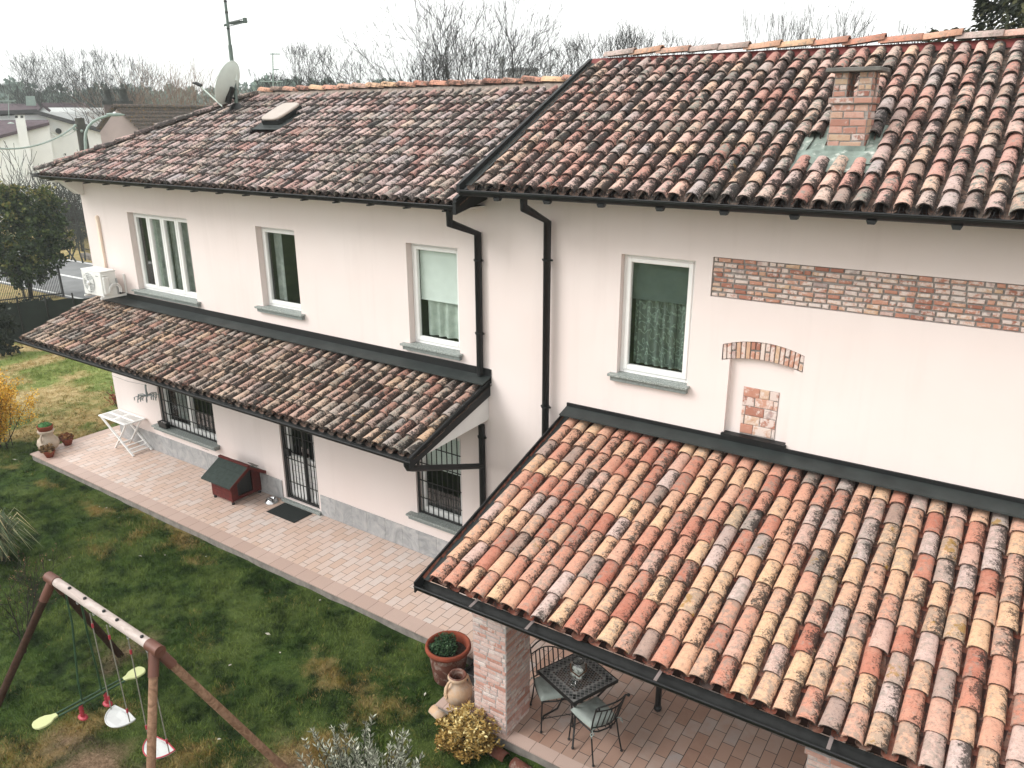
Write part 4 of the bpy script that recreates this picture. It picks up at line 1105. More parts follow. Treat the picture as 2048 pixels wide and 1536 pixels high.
# box gutter up the open left verge
gx0 = PX0-.045
mb.prism([(gx0, PY-.15, PZ-.10), (gx0, yr-.003, WZp-.10), (gx0, yr-.003, WZp+.09), (gx0, PY-.15, PZ+.035)], (.018, 0, 0), 0)
mb.quad([(gx0+.018, PY-.02, PZ+.018), (gx0+.10, PY-.02, PZ+.018), (gx0+.10, yr-.003, WZp+.03), (gx0+.018, yr-.003, WZp+.03)], 3)
mb.build('gutter', [MT['metal'], MT['gutter_in'], MT['strap'], MT['flash_light']], pr)
mb = MB(); mb.box(PX0-.0, PX1, yr-.03, yr-.002, WZp+.07, 3.395, 0)
mb.prism([(PX0, yr-.032, WZp+.17), (PX0, yr-.032, WZp+.16), (PX0, yr-.24, WZp+.095), (PX0, yr-.24, WZp+.11)], (PX1-PX0, 0, 0), 1)
mb.box(nic[0]-.02, nic[1]+.01, yr-.05, yr+nd-.006, 3.397, 3.44, 0)
mb.build('flashing', [MT['metal'], MT['flash_light']], pr)
mb = MB()
MT['timber'] = plain('brown_timber', S(112, 78, 56, .5), .8, 0, .3, 5)
zb = PZ+SP*(6.7-PY)-.07
mb.box(PX0+.12, PX1-.1, 6.62, 6.80, zb-.26, zb-.045)
for i in range(11):
    xx = PX0+.25+i*.85; mb.prism([(xx, PY+.04, PZ-.071), (xx, yr-.005, WZp-.071), (xx, yr-.005, WZp-.19), (xx, PY+.06, PZ-.17)], (.10, 0, 0))
mb.build('beams', MT['timber'], pr)
for (xa, xb, ya, yb_) in ((-4.80, -4.322, 6.432, 6.965), (-.89, -.40, 6.36, 6.90)):
    mb = MB(); brick_box(mb, xa, xb, ya, yb_, -.2, 1.60, rg, .0605, .215, .013, .007)
    p = mb.build('pillar', [MT['brick_pillar'], MT['joint_pale']], hr)
    c = MB(); brick_box(c, xa-.028, xb+.028, ya-.028, yb_+.028, 1.601, 1.66, rg, .059, .215, .010, .006)
    c.box(xa-.005, xb+.005, ya-.005, yb_+.005, 1.661, 1.70, 1)
    brick_box(c, xa+.03, xb-.03, ya+.03, yb_-.03, 1.702, zb-.262, rg, .0605, .215, .010, .006)
    c.build('pillar_cap', [MT['brick_pillar'], MT['joint_pale']], p)

# =================================================================== OBJECTS ON THE TERRACE AND HOUSE
# air conditioner outdoor unit
MT['ac'] = plain('ac_casing', (.72, .72, .69, 1), .45, 0, .05, 3)
MT['ac_grey'] = plain('ac_grey', (.34, .35, .345, 1), .6, 0, .2)
t = thing('air_conditioner', 'white air conditioner outdoor unit with a round fan on wall brackets', 'air conditioner', (-16.66, 8.65, 3.63), L)
ax0, ax1, ay0, ay1, az0, az1 = -17.05, -16.29, 8.47, 8.80, 3.66, 4.20
mb = MB(); mb.box(ax0, ax1, ay0, ay1, az0, az1-.03); mb.box(ax0-.008, ax1+.008, ay0-.008, ay1+.008, az1-.03, az1)
mb.build('casing', MT['ac'], t, .012)
fc = Vector((ax0+.27, ay0-.002, az0+.26))
mb = MB(); pts = [fc+Vector((math.cos(a)*.215, 0, math.sin(a)*.215)) for a in [2*math.pi*i/28 for i in range(28)]]; mb.quad(list(reversed(pts)), 1)
for k in range(3):
    a = k*2.1+.3; mb.prism([fc+Vector((math.cos(a+d)*r, -.004, math.sin(a+d)*r)) for d, r in ((0, .05), (-.35, .19), (.25, .2), (.5, .06))], (0, -.006, 0), 2)
mb.ball(fc+Vector((0, -.01, 0)), .045, 10, 6, 2)
for rr in (.06, .10, .14, .18, .215): mb.tube([fc+Vector((math.cos(2*math.pi*i/24)*rr, -.02, math.sin(2*math.pi*i/24)*rr)) for i in range(25)], .0035, 4, 0)
for zz in (-.16, -.05, .06, .17): mb.tube([fc+Vector((-.215, -.022, zz)), fc+Vector((.215, -.022, zz))], .004, 4, 0)
mb.build('fan_grille', [MT['ac'], MT['ac_grey'], MT['white']], t)
mb = MB()
for i, w in enumerate((.018, .014, .016, .012, .018)): mb.box(ax1-.20+i*.022, ax1-.20+i*.022+w, ay0-.003, ay0-.0005, az1-.12+(i % 2)*.003, az1-.100)
mb.build('lettering', MT['ac_grey'], t)
mb = MB(); mb.box(ax1+.001, ax1+.055, ay0+.02, ay0+.14, az0+.05, az1-.12); mb.box(ax1+.001, ax1+.035, ay0+.02, ay0+.13, az1-.11, az1-.075)
mb.build('valve_cover', MT['ac'], t, .015)
mb = MB()
for i, rr in enumerate((.10, .13)):
    c = Vector((ax1+.05, ay0+.24, az0+.12)); mb.tube([c+Vector((.01*i, math.cos(a)*rr, math.sin(a)*rr*1.1)) for a in [math.pi*k/10-.5 for k in range(13)]], .013, 8)
mb.build('hose', MT['white'], t)
for xx in (ax0+.10, ax1-.02):
    mb = MB(); mb.box(xx-.02, xx+.02, ay0-.06, yw-.003, az0-.045, az0-.002); mb.box(xx-.02, xx+.02, yw-.035, yw-.003, az0-.002, az0+.42); mb.build('bracket', MT['ac'], t, .004)
mb = MB(); mb.box(ax1+.005, ax1+.03, ay0+.30, ay1+.0, az0+.02, az0+.36); mb.build('pipe_shadow_panel', MT['ac_grey'], t)

# white folding table
t = thing('folding_table', 'white slatted folding garden table with crossed legs', 'table', (-16.8, 8.72, 0), L)
tx0, tx1, ty0, ty1, tz = -17.44, -16.34, 8.46, 8.975, .765
mb = MB()
mb.box(tx0, tx1, ty0, ty0+.055, tz-.03, tz); mb.box(tx0, tx1, ty1-.055, ty1, tz-.03, tz); mb.box(tx0, tx0+.05, ty0+.055, ty1-.055, tz-.03, tz); mb.box(tx1-.05, tx1, ty0+.055, ty1-.055, tz-.03, tz)
xm = (tx0+tx1)/2; mb.box(xm-.035, xm+.035, ty0+.055, ty1-.055, tz-.028, tz-.002); mb.box(tx0+.05, tx1-.05, (ty0+ty1)/2-.03, (ty0+ty1)/2+.03, tz-.026, tz-.004)
for h0, h1 in ((tx0+.05, xm-.035), (xm+.035, tx1-.05)):
    for i in range(7):
        xx = h0+(h1-h0)*(i+.5)/7; mb.box(xx-.016, xx+.016, ty0+.055, ty1-.055, tz-.024, tz-.006)
for sx in (tx0-.012, tx1-.012): mb.box(sx, sx+.024, ty0+.02, ty1-.02, tz-.025, tz-.005)
mb.build('tabletop', MT['white'], t, .006)
for (ya, yb2) in ((ty0+.035, ty0+.08), (ty1-.035, ty1-.08)):
    m = MB(); m.beam((tx0+.06, ya, tz-.035), (-16.25, ya, .012), .028, .045, up=(0, 1, 0)); m.build('leg', MT['white'], t, .004)
    m = MB(); m.beam((tx1-.08, yb2, tz-.035), (-17.06, yb2, .012), .028, .045, up=(0, 1, 0)); m.build('leg', MT['white'], t, .004)
for xx, z in ((-16.33, .07), (-16.42, .13), (-16.52, .19)): m = MB(); m.box(xx-.02, xx+.02, ty0+.05, ty1-.05, z-.008, z+.008); m.build('stretcher', MT['white'], t, .003)
for xx, z in ((-16.98, .09), (-16.92, .14)): m = MB(); m.box(xx-.018, xx+.018, ty0+.09, ty1-.09, z-.012, z+.012); m.build('stretcher', MT['white'], t, .003)

# red dog kennel
MT['redwood'] = plain('red_stained_wood', S(112, 40, 34, .55), .7, 0, .3, 9, .2, 30, .3, (S(170, 120, 100, .4), 30, .70))
MT['felt'] = plain('green_roof_felt', S(78, 92, 86, .38), .95, 0, .25, 14, .5, 90)
t = thing('dog_kennel', 'red wooden dog kennel with a green felt gable roof', 'kennel', (-12.72, 8.62, 0), L)
kx0, kx1, ky0, ky1 = -13.03, -12.40, 8.27, 8.96; km = (ky0+ky1)/2
mb = MB(); mb.box(kx0, kx1, ky0, ky1, .07, .10)
for z0 in (.10, .20, .30, .40):
    mb.box(kx0, kx1, ky0, ky0+.018, z0+.002, z0+.098); mb.box(kx0, kx1, ky1-.018, ky1, z0+.002, z0+.098)
gz1, gzr = .50, .715
ent = (km-.20, km+.16, .13, .52)
mb.prism([(kx0, ky0, .1), (kx0, ky1, .1), (kx0, ky1, gz1), (kx0, km, gzr), (kx0, ky0, gz1)], (.018, 0, 0))
x = kx1-.018
for pts in ([(ky0, .1), (ent[0], .1), (ent[0], .58), (ky0, gz1)], [(ent[1], .1), (ky1, .1), (ky1, gz1), (ent[1], .60)], [(ent[0], .1), (ent[1], .1), (ent[1], ent[2]), (ent[0], ent[2])], [(ent[0], .58), (ent[1], .60), (km, gzr)]):
    mb.prism([(x, a, b) for a, b in pts], (.018, 0, 0))
for yy in (ky0, ky1-.035):
    for xx in (kx0, kx1-.03): mb.box(xx-.004, xx+.036, yy-.004, yy+.04, .06, gz1-.02)
mb.build('body', MT['redwood'], t, .004)
for xx in (kx0+.03, kx1-.03):
    for yy in (ky0+.03, ky1-.03):
        m = MB(); m.lathe([(.03, 0), (.034, .02), (.026, .03), (.026, .07)], (xx, yy, 0), 10); m.build('leg', MT['iron'], t)
mb = MB()
for sgn in (-1, 1):
    ye_ = km+sgn*(ky1-km+.13); ze = gz1-.075
    mb.prism([(kx0-.13, km, gzr+.03), (kx0-.13, ye_, ze+.03), (kx0-.13, ye_, ze), (kx0-.13, km, gzr)], (kx1-kx0+.28, 0, 0), 0)
    for k in (.36, .70):
        yy = km+(ye_-km)*k; zz = gzr+.03+(ze-gzr)*k; mb.box(kx0-.13, kx1+.15, yy-.004, yy+.004, zz-.004, zz+.006, 0)
    mb.prism([(kx1+.151, km, gzr+.035), (kx1+.151, ye_, ze+.035), (kx1+.151, ye_, ze-.04), (kx1+.151, km, gzr-.04)], (.016, 0, 0), 1)
mb.box(kx0-.14, kx1+.168, km-.03, km+.03, gzr+.02, gzr+.055, 1)
mb.build('kennel_roof', [MT['felt'], MT['redwood']], t, .003)
MT['flap'] = plain('dark_door_flap', (.012, .012, .012, 1), .5)
mb = MB()
for i in range(4): mb.box(x-.03+(i % 2)*.004, x-.024+(i % 2)*.004, ent[0]+.005+i*.088, ent[0]+.09+i*.088, ent[2], .59)
mb.build('door_flap', MT['flap'], t)
MT['steel'] = plain('steel_bowl', (.55, .55, .55, 1), .22, 1.0, .05)
mb = MB(); mb.lathe([(.135, 0.003), (.13, .02), (.095, .07), (.088, .075), (.082, .068), (.075, .03), (.001, .028)], (-11.90, 8.80, 0), 28)
single('dog_bowl', mb, MT['steel'], 'shiny steel dog bowl on the tiles beside the dark doormat', 'bowl', (-11.90, 8.80, 0), L)
MT['mat'] = plain('doormat_fibre', S(46, 52, 50, .5), 1.0, 0, .3, 60, .8, 200)
mb = MB(); mb.box(-11.64, -10.84, 8.46, 8.915, .003, .014)
single('doormat', mb, MT['mat'], 'dark grey rectangular doormat at the barred door', 'doormat', (-11.24, 8.69, 0), L, bevel=.004)

# clothes hanger and line on the far corner of the wall
t = thing('laundry_hanger', 'pale grey plastic peg hanger hung under the tiled canopy', 'clothes hanger', (-15.72, 8.80, 1.40), L)
MT['peg'] = plain('grey_plastic', (.32, .36, .36, 1), .5)
c = Vector((-15.70, 8.72, 1.50)); m = MB(); m.tube([c+Vector((0, 0, .02)), c+Vector((0, 0, .20)), c+Vector((.02, 0, .25))], .02, 8)
m.build('hook', MT['peg'], t)
for k in range(8):
    a = 2*math.pi*k/8+.2; m = MB(); d = Vector((math.cos(a), math.sin(a), 0)); m.tube([c, c+d*.12+Vector((0, 0, .03)), c+d*.26], [.014, .012, .008], 6)
    for q in (.12, .18, .25): m.box(*sum([[p-.008, p+.008] for p in (c+d*q)[:2]], []), c.z-.07, c.z-.0)
    m.build('arm', MT['peg'], t)
MT['cord'] = plain('clothes_line', (.25, .24, .23, 1), .8)
m = MB(); m.tube([(-17.45, 8.9, 1.62), (-16.6, 8.84, 1.63), (-15.70, 8.72, 1.755), (-14.9, 8.6, 2.2), (-14.7, 8.5, 2.75)], .004, 5)
single('clothes_line', m, MT['cord'], 'thin clothes line from the wall corner up to the canopy', 'line', (-17.45, 8.9, 1.62), L)

# flower box on the sill
MT['blackplastic'] = plain('black_plastic', (.012, .012, .012, 1), .5, 0, .2)
t = thing('window_box', 'small black plant box on the granite sill of the barred window', 'plant box', (-15.52, 8.93, .715), L)
m = MB(); x0, x1, y0, y1, z0, z1 = -15.70, -15.40, 8.86, 8.985, .718, .86
P = [(x0+.02, y0+.02, z0), (x1-.02, y0+.02, z0), (x1-.02, y1-.01, z0), (x0+.02, y1-.01, z0), (x0, y0, z1), (x1, y0, z1), (x1, y1, z1), (x0, y1, z1), (x0+.02, y0+.02, z1), (x1-.02, y0+.02, z1), (x1-.02, y1-.02, z1), (x0+.02, y1-.02, z1), (x0+.02, y0+.02, z1-.03), (x1-.02, y0+.02, z1-.03), (x1-.02, y1-.02, z1-.03), (x0+.02, y1-.02, z1-.03)]
m.add(P, [(3, 2, 1, 0), (0, 1, 5, 4), (1, 2, 6, 5), (2, 3, 7, 6), (3, 0, 4, 7), (4, 5, 9, 8), (5, 6, 10, 9), (6, 7, 11, 10), (7, 4, 8, 11), (8, 9, 13, 12), (9, 10, 14, 13), (10, 11, 15, 14), (11, 8, 12, 15), (12, 13, 14, 15)])
m.build('box', MT['blackplastic'], t)
m = MB(); rg = random.Random(3)
for i in range(12): m.ball((rg.uniform(x0+.04, x1-.04), rg.uniform(y0+.04, y1-.04), z1-.02), rg.uniform(.012, .025), 6, 4, 0, (.5, .5, .5), (1, 1, .7))
m.build('pebbles', MT['joint_pale'], t)

# ---- terracotta
def terra(name, c, k=.5, blot=None):
    m = NM(name)
    n = m.noise(5, 6, .65); cc = m.mix(m.mask(n, .35, .65), S(*c, k*.8), S(*c, k*1.1))
    if blot: cc = m.mix(m.math('MULTIPLY', m.mask(m.noise(6, 6, .7, None, 1.0), blot[1], blot[1]+.14), blot[2]), cc, S(*blot[0], .5))
    m.set(color=cc, rough=.9, spec=.2); m.bump(m.noise(60, 4, .7), .35, .006); return m.mat
MT['terra'] = terra('terracotta', (176, 92, 68), .5)
MT['terra_old'] = terra('bloomed_terracotta', (150, 96, 80), .42, ((206, 186, 172), .50, .75))
MT['jar'] = terra('pale_earthenware', (226, 190, 156), .66, ((240, 222, 204), .46, .7))
MT['jar_old'] = terra('grey_earthenware', (216, 198, 178), .72, ((150, 136, 120), .56, .4))
def leafball(mb, c, rad, n, size, rng, flat=1.0, shell=.55, tint=(0, 1)):
    c = Vector(c)
    for i in range(n):
        while True:
            v = Vector((rng.uniform(-1, 1), rng.uniform(-1, 1), rng.uniform(-1, 1)))
            if .05 < v.length < 1: break
        v = v.normalized()*(shell+(1-shell)*rng.random()); p = c+Vector((v.x*rad[0], v.y*rad[1], v.z*rad[2]))
        a = Vector((rng.uniform(-1, 1), rng.uniform(-1, 1), rng.uniform(-.6, 1))).normalized(); b = a.cross(Vector((rng.uniform(-1, 1), rng.uniform(-1, 1), rng.uniform(-1, 1)))).normalized()
        s = size*rng.uniform(.6, 1.3); w = s*.42*flat; tn = tint[0]+(tint[1]-tint[0])*rng.random()
        mb.add([p-b*w*.3, p+a*s*.5+b*w, p+a*s, p+a*s*.5-b*w], [(0, 1, 2, 3)], 0, (tn, rng.random(), rng.random()))
GREEN = [(0, (.012, .035, .014, 1)), (.5, (.03, .075, .03, 1)), (1, (.075, .13, .06, 1))]
MT['shrub_green'] = leaf_mat('potted_shrub_leaves', GREEN)
MT['moss_green'] = leaf_mat('bright_cushion_leaves', [(0, (.03, .11, .03, 1)), (1, (.09, .26, .07, 1))])
MT['succulent'] = leaf_mat('brown_succulent', [(0, S(110, 84, 60, .4)), (.5, S(168, 128, 84, .45)), (1, S(214, 180, 130, .5))])
MT['redsucc'] = leaf_mat('reddish_succulent', [(0, S(120, 64, 50, .4)), (.5, S(190, 116, 84, .5)), (1, S(214, 170, 110, .5))])

t = thing('flower_pot', 'large round terracotta pot with a low green shrub, on the lawn beside the brick pillar', 'pot', (-5.70, 7.06, -.16))
c = (-5.70, 7.06, 0); m = MB()
m.lathe([(.001, -.17), (.205, -.17), (.215, -.15), (.262, .20), (.268, .30)], c, 36, 0); m.lathe([(.268, .30), (.305, .305), (.318, .33), (.315, .365), (.295, .385), (.272, .37), (.262, .30)], c, 36, 1); m.lathe([(.262, .30), (.25, .24)], c, 36, 1)
m.build('pot', [MT['terra_old'], MT['terra']], t)
m = MB(); m.lathe([(.001, .262), (.15, .266), (.254, .25)], c, 24); m.build('soil', MT['soil'], t)
m = MB(); rg = random.Random(7)
for (dx, dy, r, h) in ((-.10, .02, .13, .17), (-.02, -.09, .12, .12), (-.13, -.10, .10, .10), (-.05, .10, .10, .14), (.05, .0, .09, .10)):
    leafball(m, (c[0]+dx, c[1]+dy, .28+h*.35), (r, r, h), 520, .028, rg, 1.1, .5)
m.build('foliage', MT['shrub_green'], t)

t = thing('clay_jar', 'pale round-bellied clay jar with a looped handle, empty, next to the brick pillar', 'jar', (-5.17, 6.575, 0))
c = (-5.17, 6.575, 0); m = MB(); K = .92
prof = [(.001, .002), (.085, .002), (.11, .02), (.165, .085), (.186, .15), (.178, .215), (.14, .275), (.095, .315), (.082, .345), (.095, .37), (.122, .385), (.13, .41), (.118, .432)]
m.lathe(prof, c, 36, 0); m.lathe([(.118, .432), (.112, .445), (.098, .442), (.094, .43), (.075, .36), (.075, .33), (.11, .25), (.001, .12)], c, 36, 1)
m.build('body', [MT['jar'], MT['terra_old']], t)
for a0 in (-1.95, 1.2):
    d = Vector((math.cos(a0), math.sin(a0), 0)); m = MB(); C = Vector(c)
    m.tube([C+d*.105+Vector((0, 0, .385)), C+d*.145+Vector((0, 0, .36)), C+d*.165+Vector((0, 0, .30)), C+d*.178+Vector((0, 0, .235)), C+d*.182+Vector((0, 0, .20))], [.017, .018, .016, .018, .022], 8)
    s = d.cross(Vector((0, 0, 1))); o_ = C+d*.183+Vector((0, 0, .195)); m.tube([o_+s*(math.cos(q)*.036)+Vector((0, 0, math.sin(q)*.036))+d*.004 for q in [2*math.pi*i/14 for i in range(15)]], .008, 6)
    m.build('handle', MT['jar'], t)

t = thing('clay_urn', 'large pale clay urn on the far terrace corner, holding a bowl of green plant', 'urn', (-18.17, 7.60, 0), L)
c = (-18.17, 7.60, 0); m = MB()
m.lathe([(.001, .002), (.10, .002), (.13, .03), (.21, .12), (.232, .20), (.21, .29), (.15, .35), (.13, .38), (.135, .42), (.165, .47), (.18, .50), (.17, .52), (.13, .515), (.12, .45), (.001, .44)], c, 30)
m.build('body', MT['jar_old'], t)
m = MB(); C = Vector(c); d = Vector((.5, -.86, 0)); m.tube([C+d*.15+Vector((0, 0, .46)), C+d*.20+Vector((0, 0, .42)), C+d*.215+Vector((0, 0, .34)), C+d*.215+Vector((0, 0, .28))], .02, 8); m.build('handle', MT['jar_old'], t)
t = thing('plant_bowl', 'terracotta bowl with a bright green cushion plant set in the mouth of the urn', 'plant pot', (-18.17, 7.60, .47), L)
m = MB(); m.lathe([(.001, .475), (.11, .48), (.15, .54), (.165, .60), (.17, .625), (.15, .63), (.14, .60), (.001, .59)], c, 28); m.build('bowl', MT['terra'], t)
m = MB(); rg = random.Random(9); leafball(m, (c[0], c[1], .61), (.145, .145, .085), 900, .022, rg, 1.2, .8); m.lathe([(.14, .60), (.12, .66), (.001, .69)], c, 16, 0, (.3, .5, .5)); m.build('foliage', MT['moss_green'], t)
for (px, py, mt, lab, sd) in ((-17.82, 7.43, 'succulent', 'small clay pot of brown succulents on the terrace edge in front of the urn', 5), (-18.18, 8.02, 'redsucc', 'small clay pot of reddish succulents on the terrace edge behind the urn', 6)):
    t = thing('flower_pot', lab, 'pot', (px, py, 0), L, 'small succulent pots by the urn')
    m = MB(); m.lathe([(.001, .003), (.075, .003), (.11, .10), (.125, .135), (.13, .16), (.11, .162), (.105, .14), (.001, .13)], (px, py, 0), 24); m.build('pot', MT['terra'], t)
    m = MB(); rg = random.Random(sd); leafball(m, (px-.03, py-.02, .19), (.16, .14, .075), 420, .055, rg, 1.3, .4); m.build('foliage', MT[mt], t)

# black crate between the big pot and the pillar
t = thing('plastic_crate', 'low black plastic crate between the big terracotta pot and the brick pillar', 'crate', (-5.17, 7.13, 0))
m = MB(); x0, x1, y0, y1 = -5.37, -4.97, 6.93, 7.34
m.box(x0, x1, y0, y1, .002, .03); frame = [(x0, x1, y0, y0+.02), (x0, x1, y1-.02, y1), (x0, x0+.02, y0+.02, y1-.02), (x1-.02, x1, y0+.02, y1-.02)]
for a, b, c_, d in frame: m.box(a, b, c_, d, .031, .16)
m.build('tray', MT['blackplastic'], t, .004)
m = MB(); m.box(x0+.025, x1-.025, y0+.025, y1-.025, .031, .11); m.build('filling', MT['blackplastic'], t)
m = MB(); m.lathe([(.001, .112), (.05, .114), (.06, .15), (.045, .20), (.02, .22), (.001, .225)], (x1-.12, y0+.16, 0), 16); m.build('glass_globe', MT['steel'], t)

# ---- mosaic table, lantern, glass
tc = Vector((-3.70, 7.075, 0)); ta = R(-22)
def TP(u, v, z): return Vector((tc.x+u*math.cos(ta)-v*math.sin(ta), tc.y+u*math.sin(ta)+v*math.cos(ta), z))
t = thing('mosaic_table', 'square iron table with a dark mosaic top under the tiled porch', 'table', tc)
hs = .34; MT['mos_dark'] = plain('dark_mosaic_stone', (.022, .026, .026, 1), .5, 0, .4, 30)
MT['mos_brown'] = plain('brown_mosaic_stone', (.055, .035, .028, 1), .5, 0, .4, 26); MT['mos_grey'] = plain('grey_mosaic_stone', (.085, .085, .085, 1), .5, 0, .3, 20)
MT['mos_grout'] = plain('mosaic_grout', (.22, .215, .205, 1), .8, 0, .15)
m = MB(); ux, uy, uz = TP(1, 0, 0)-TP(0, 0, 0), TP(0, 1, 0)-TP(0, 0, 0), Vector((0, 0, 1))
m.obox(TP(0, 0, .722), ux*hs, uy*hs, uz*.012, 1)
for (a, b, c_, d) in ((0, -hs-.006, hs+.012, .006), (0, hs+.006, hs+.012, .006), (-hs-.006, 0, .006, hs), (hs+.006, 0, .006, hs)): m.obox(TP(a, b, .719), ux*c_, uy*d, uz*.021, 0)
m.build('tabletop', [MT['iron'], MT['mos_grout']], t)
m = MB(); zt = .7355
def dia(u, v, r, mat, rot=0.0):
    m.quad([TP(u+math.cos(rot+k*math.pi/2)*r, v+math.sin(rot+k*math.pi/2)*r, zt) for k in range(4)], mat, (rg.random(),)*3)
st = .068; band = hs-.055
n = 10
for i in range(n):
    q = -band+2*band*i/(n-1)
    for (u, v) in ((q, band), (q, -band), (band, q), (-band, q)):
        dia(u, v, .026, 0)
    if i < n-1:
        q2 = q+band/(n-1)
        for off in (.030, -.030):
            for (u, v) in ((q2, band+off), (q2, -band-off), (band+off, q2), (-band-off, q2)): dia(u, v, .026, 2)
inner = hs-.115; cell = .036
rows = int(2*inner/(cell*.88))
for r in range(rows):
    for k in range(int(2*inner/cell)):
        u = -inner+.02+k*cell+(r % 2)*cell/2; v = -inner+.02+r*cell*.88
        if abs(u) > inner-.015 or abs(v) > inner-.015: continue
        m.quad([TP(u+math.cos(a)*.0175, v+math.sin(a)*.0175, zt) for a in [math.pi/6+math.pi/3*j for j in range(6)]], rg.choice((1, 1, 1, 0, 2)), (rg.random(),)*3)
m.build('mosaic', [MT['mos_dark'], MT['mos_brown'], MT['mos_grey']], t)
for (su, sv) in ((-1, -1), (1, -1), (1, 1), (-1, 1)):
    m = MB(); m.tube([TP(su*.27, sv*.27, .705), TP(su*.25, sv*.25, .60), TP(su*.13, sv*.13, .36), TP(su*.17, sv*.17, .20), TP(su*.29, sv*.29, .06), TP(su*.30, sv*.30, .015)], .0125, 8)
    m.ball(TP(su*.30, sv*.30, .02), .02, 8, 6); m.build('leg', MT['iron'], t)
m = MB()
for a, b in (((-1, -1), (1, 1)), ((-1, 1), (1, -1))): m.tube([TP(a[0]*.13, a[1]*.13, .36), TP(0, 0, .33), TP(b[0]*.13, b[1]*.13, .36)], .009, 6)
m.build('stretcher', MT['iron'], t)
MT['clear'] = glass_mat('clear_glass', (.93, .95, .94, 1))
MT['rope'] = plain('leather_strap', S(120, 84, 60, .5), .8); MT['pebble'] = plain('white_pebbles', (.72, .72, .69, 1), .6, 0, .08, 20)
lc = Vector((-3.690, 7.065, .737))
t = thing('lantern_jar', 'glass lantern jar of white pebbles with a brown strap on the mosaic table', 'lantern', lc)
m = MB(); m.lathe([(.001, .002), (.085, .002), (.095, .02), (.097, .15), (.085, .185), (.07, .20), (.072, .225), (.066, .225), (.064, .20), (.08, .182), (.091, .148), (.089, .022), (.001, .012)], lc, 28); m.build('glass', MT['clear'], t)
m = MB(); rg = random.Random(2)
for (dx, dy, z, r) in ((-.04, -.035, .04, .038), (.035, -.04, .04, .04), (.04, .03, .04, .036), (-.03, .04, .042, .038), (0, 0, .085, .036), (-.045, -.005, .10, .028), (.04, 0, .095, .03), (.0, -.045, .095, .028)): m.ball(lc+Vector((dx, dy, z)), r, 10, 7, 0, (.5,)*3, (1.1, .95, .8))
m.build('pebbles', MT['pebble'], t)
m = MB(); m.tube([lc+Vector((math.cos(a)*.071, math.sin(a)*.071, .226)) for a in [2*math.pi*i/24 for i in range(25)]], .006, 6); m.build('rim', MT['iron'], t)
m = MB(); d = Vector((.84, .55, 0)); p = Vector((.55, -.84, 0))
m.tube([lc+d*(-.095)+Vector((0, 0, .185)), lc+d*(-.09)+p*.07+Vector((0, 0, .13)), lc+p*.125+Vector((0, 0, .09)), lc+d*.09+p*.07+Vector((0, 0, .13)), lc+d*.095+Vector((0, 0, .185))], .009, 6); m.build('strap', MT['rope'], t)
# white lettering on the jar
fd = bpy.data.curves.new('lettering', 'FONT'); fd.body = 'A TO'; fd.size = .042; fd.extrude = .0008; fd.align_x = 'CENTER'
_tmp = bpy.data.objects.new('tmp_text', fd); link(_tmp); _dg = bpy.context.evaluated_depsgraph_get(); _me = bpy.data.meshes.new_from_object(_tmp.evaluated_get(_dg)); _me.materials.clear(); _me.materials.append(MT['white']); bpy.data.objects.remove(_tmp); _me.name = 'lettering'
fo_ = bpy.data.objects.new('lettering', _me); link(fo_); fo_.parent = t
fo_.location = (.050, -.082, .150); fo_.rotation_euler = (R(90), 0, R(31))
gc = Vector((-3.648, 6.885, .737)); m = MB(); m.lathe([(.001, .003), (.036, .003), (.042, .012), (.043, .045), (.039, .045), (.037, .014), (.001, .010)], gc, 22)
single('tealight_glass', m, MT['clear'], 'small round glass tealight dish on the mosaic table', 'glass', gc)

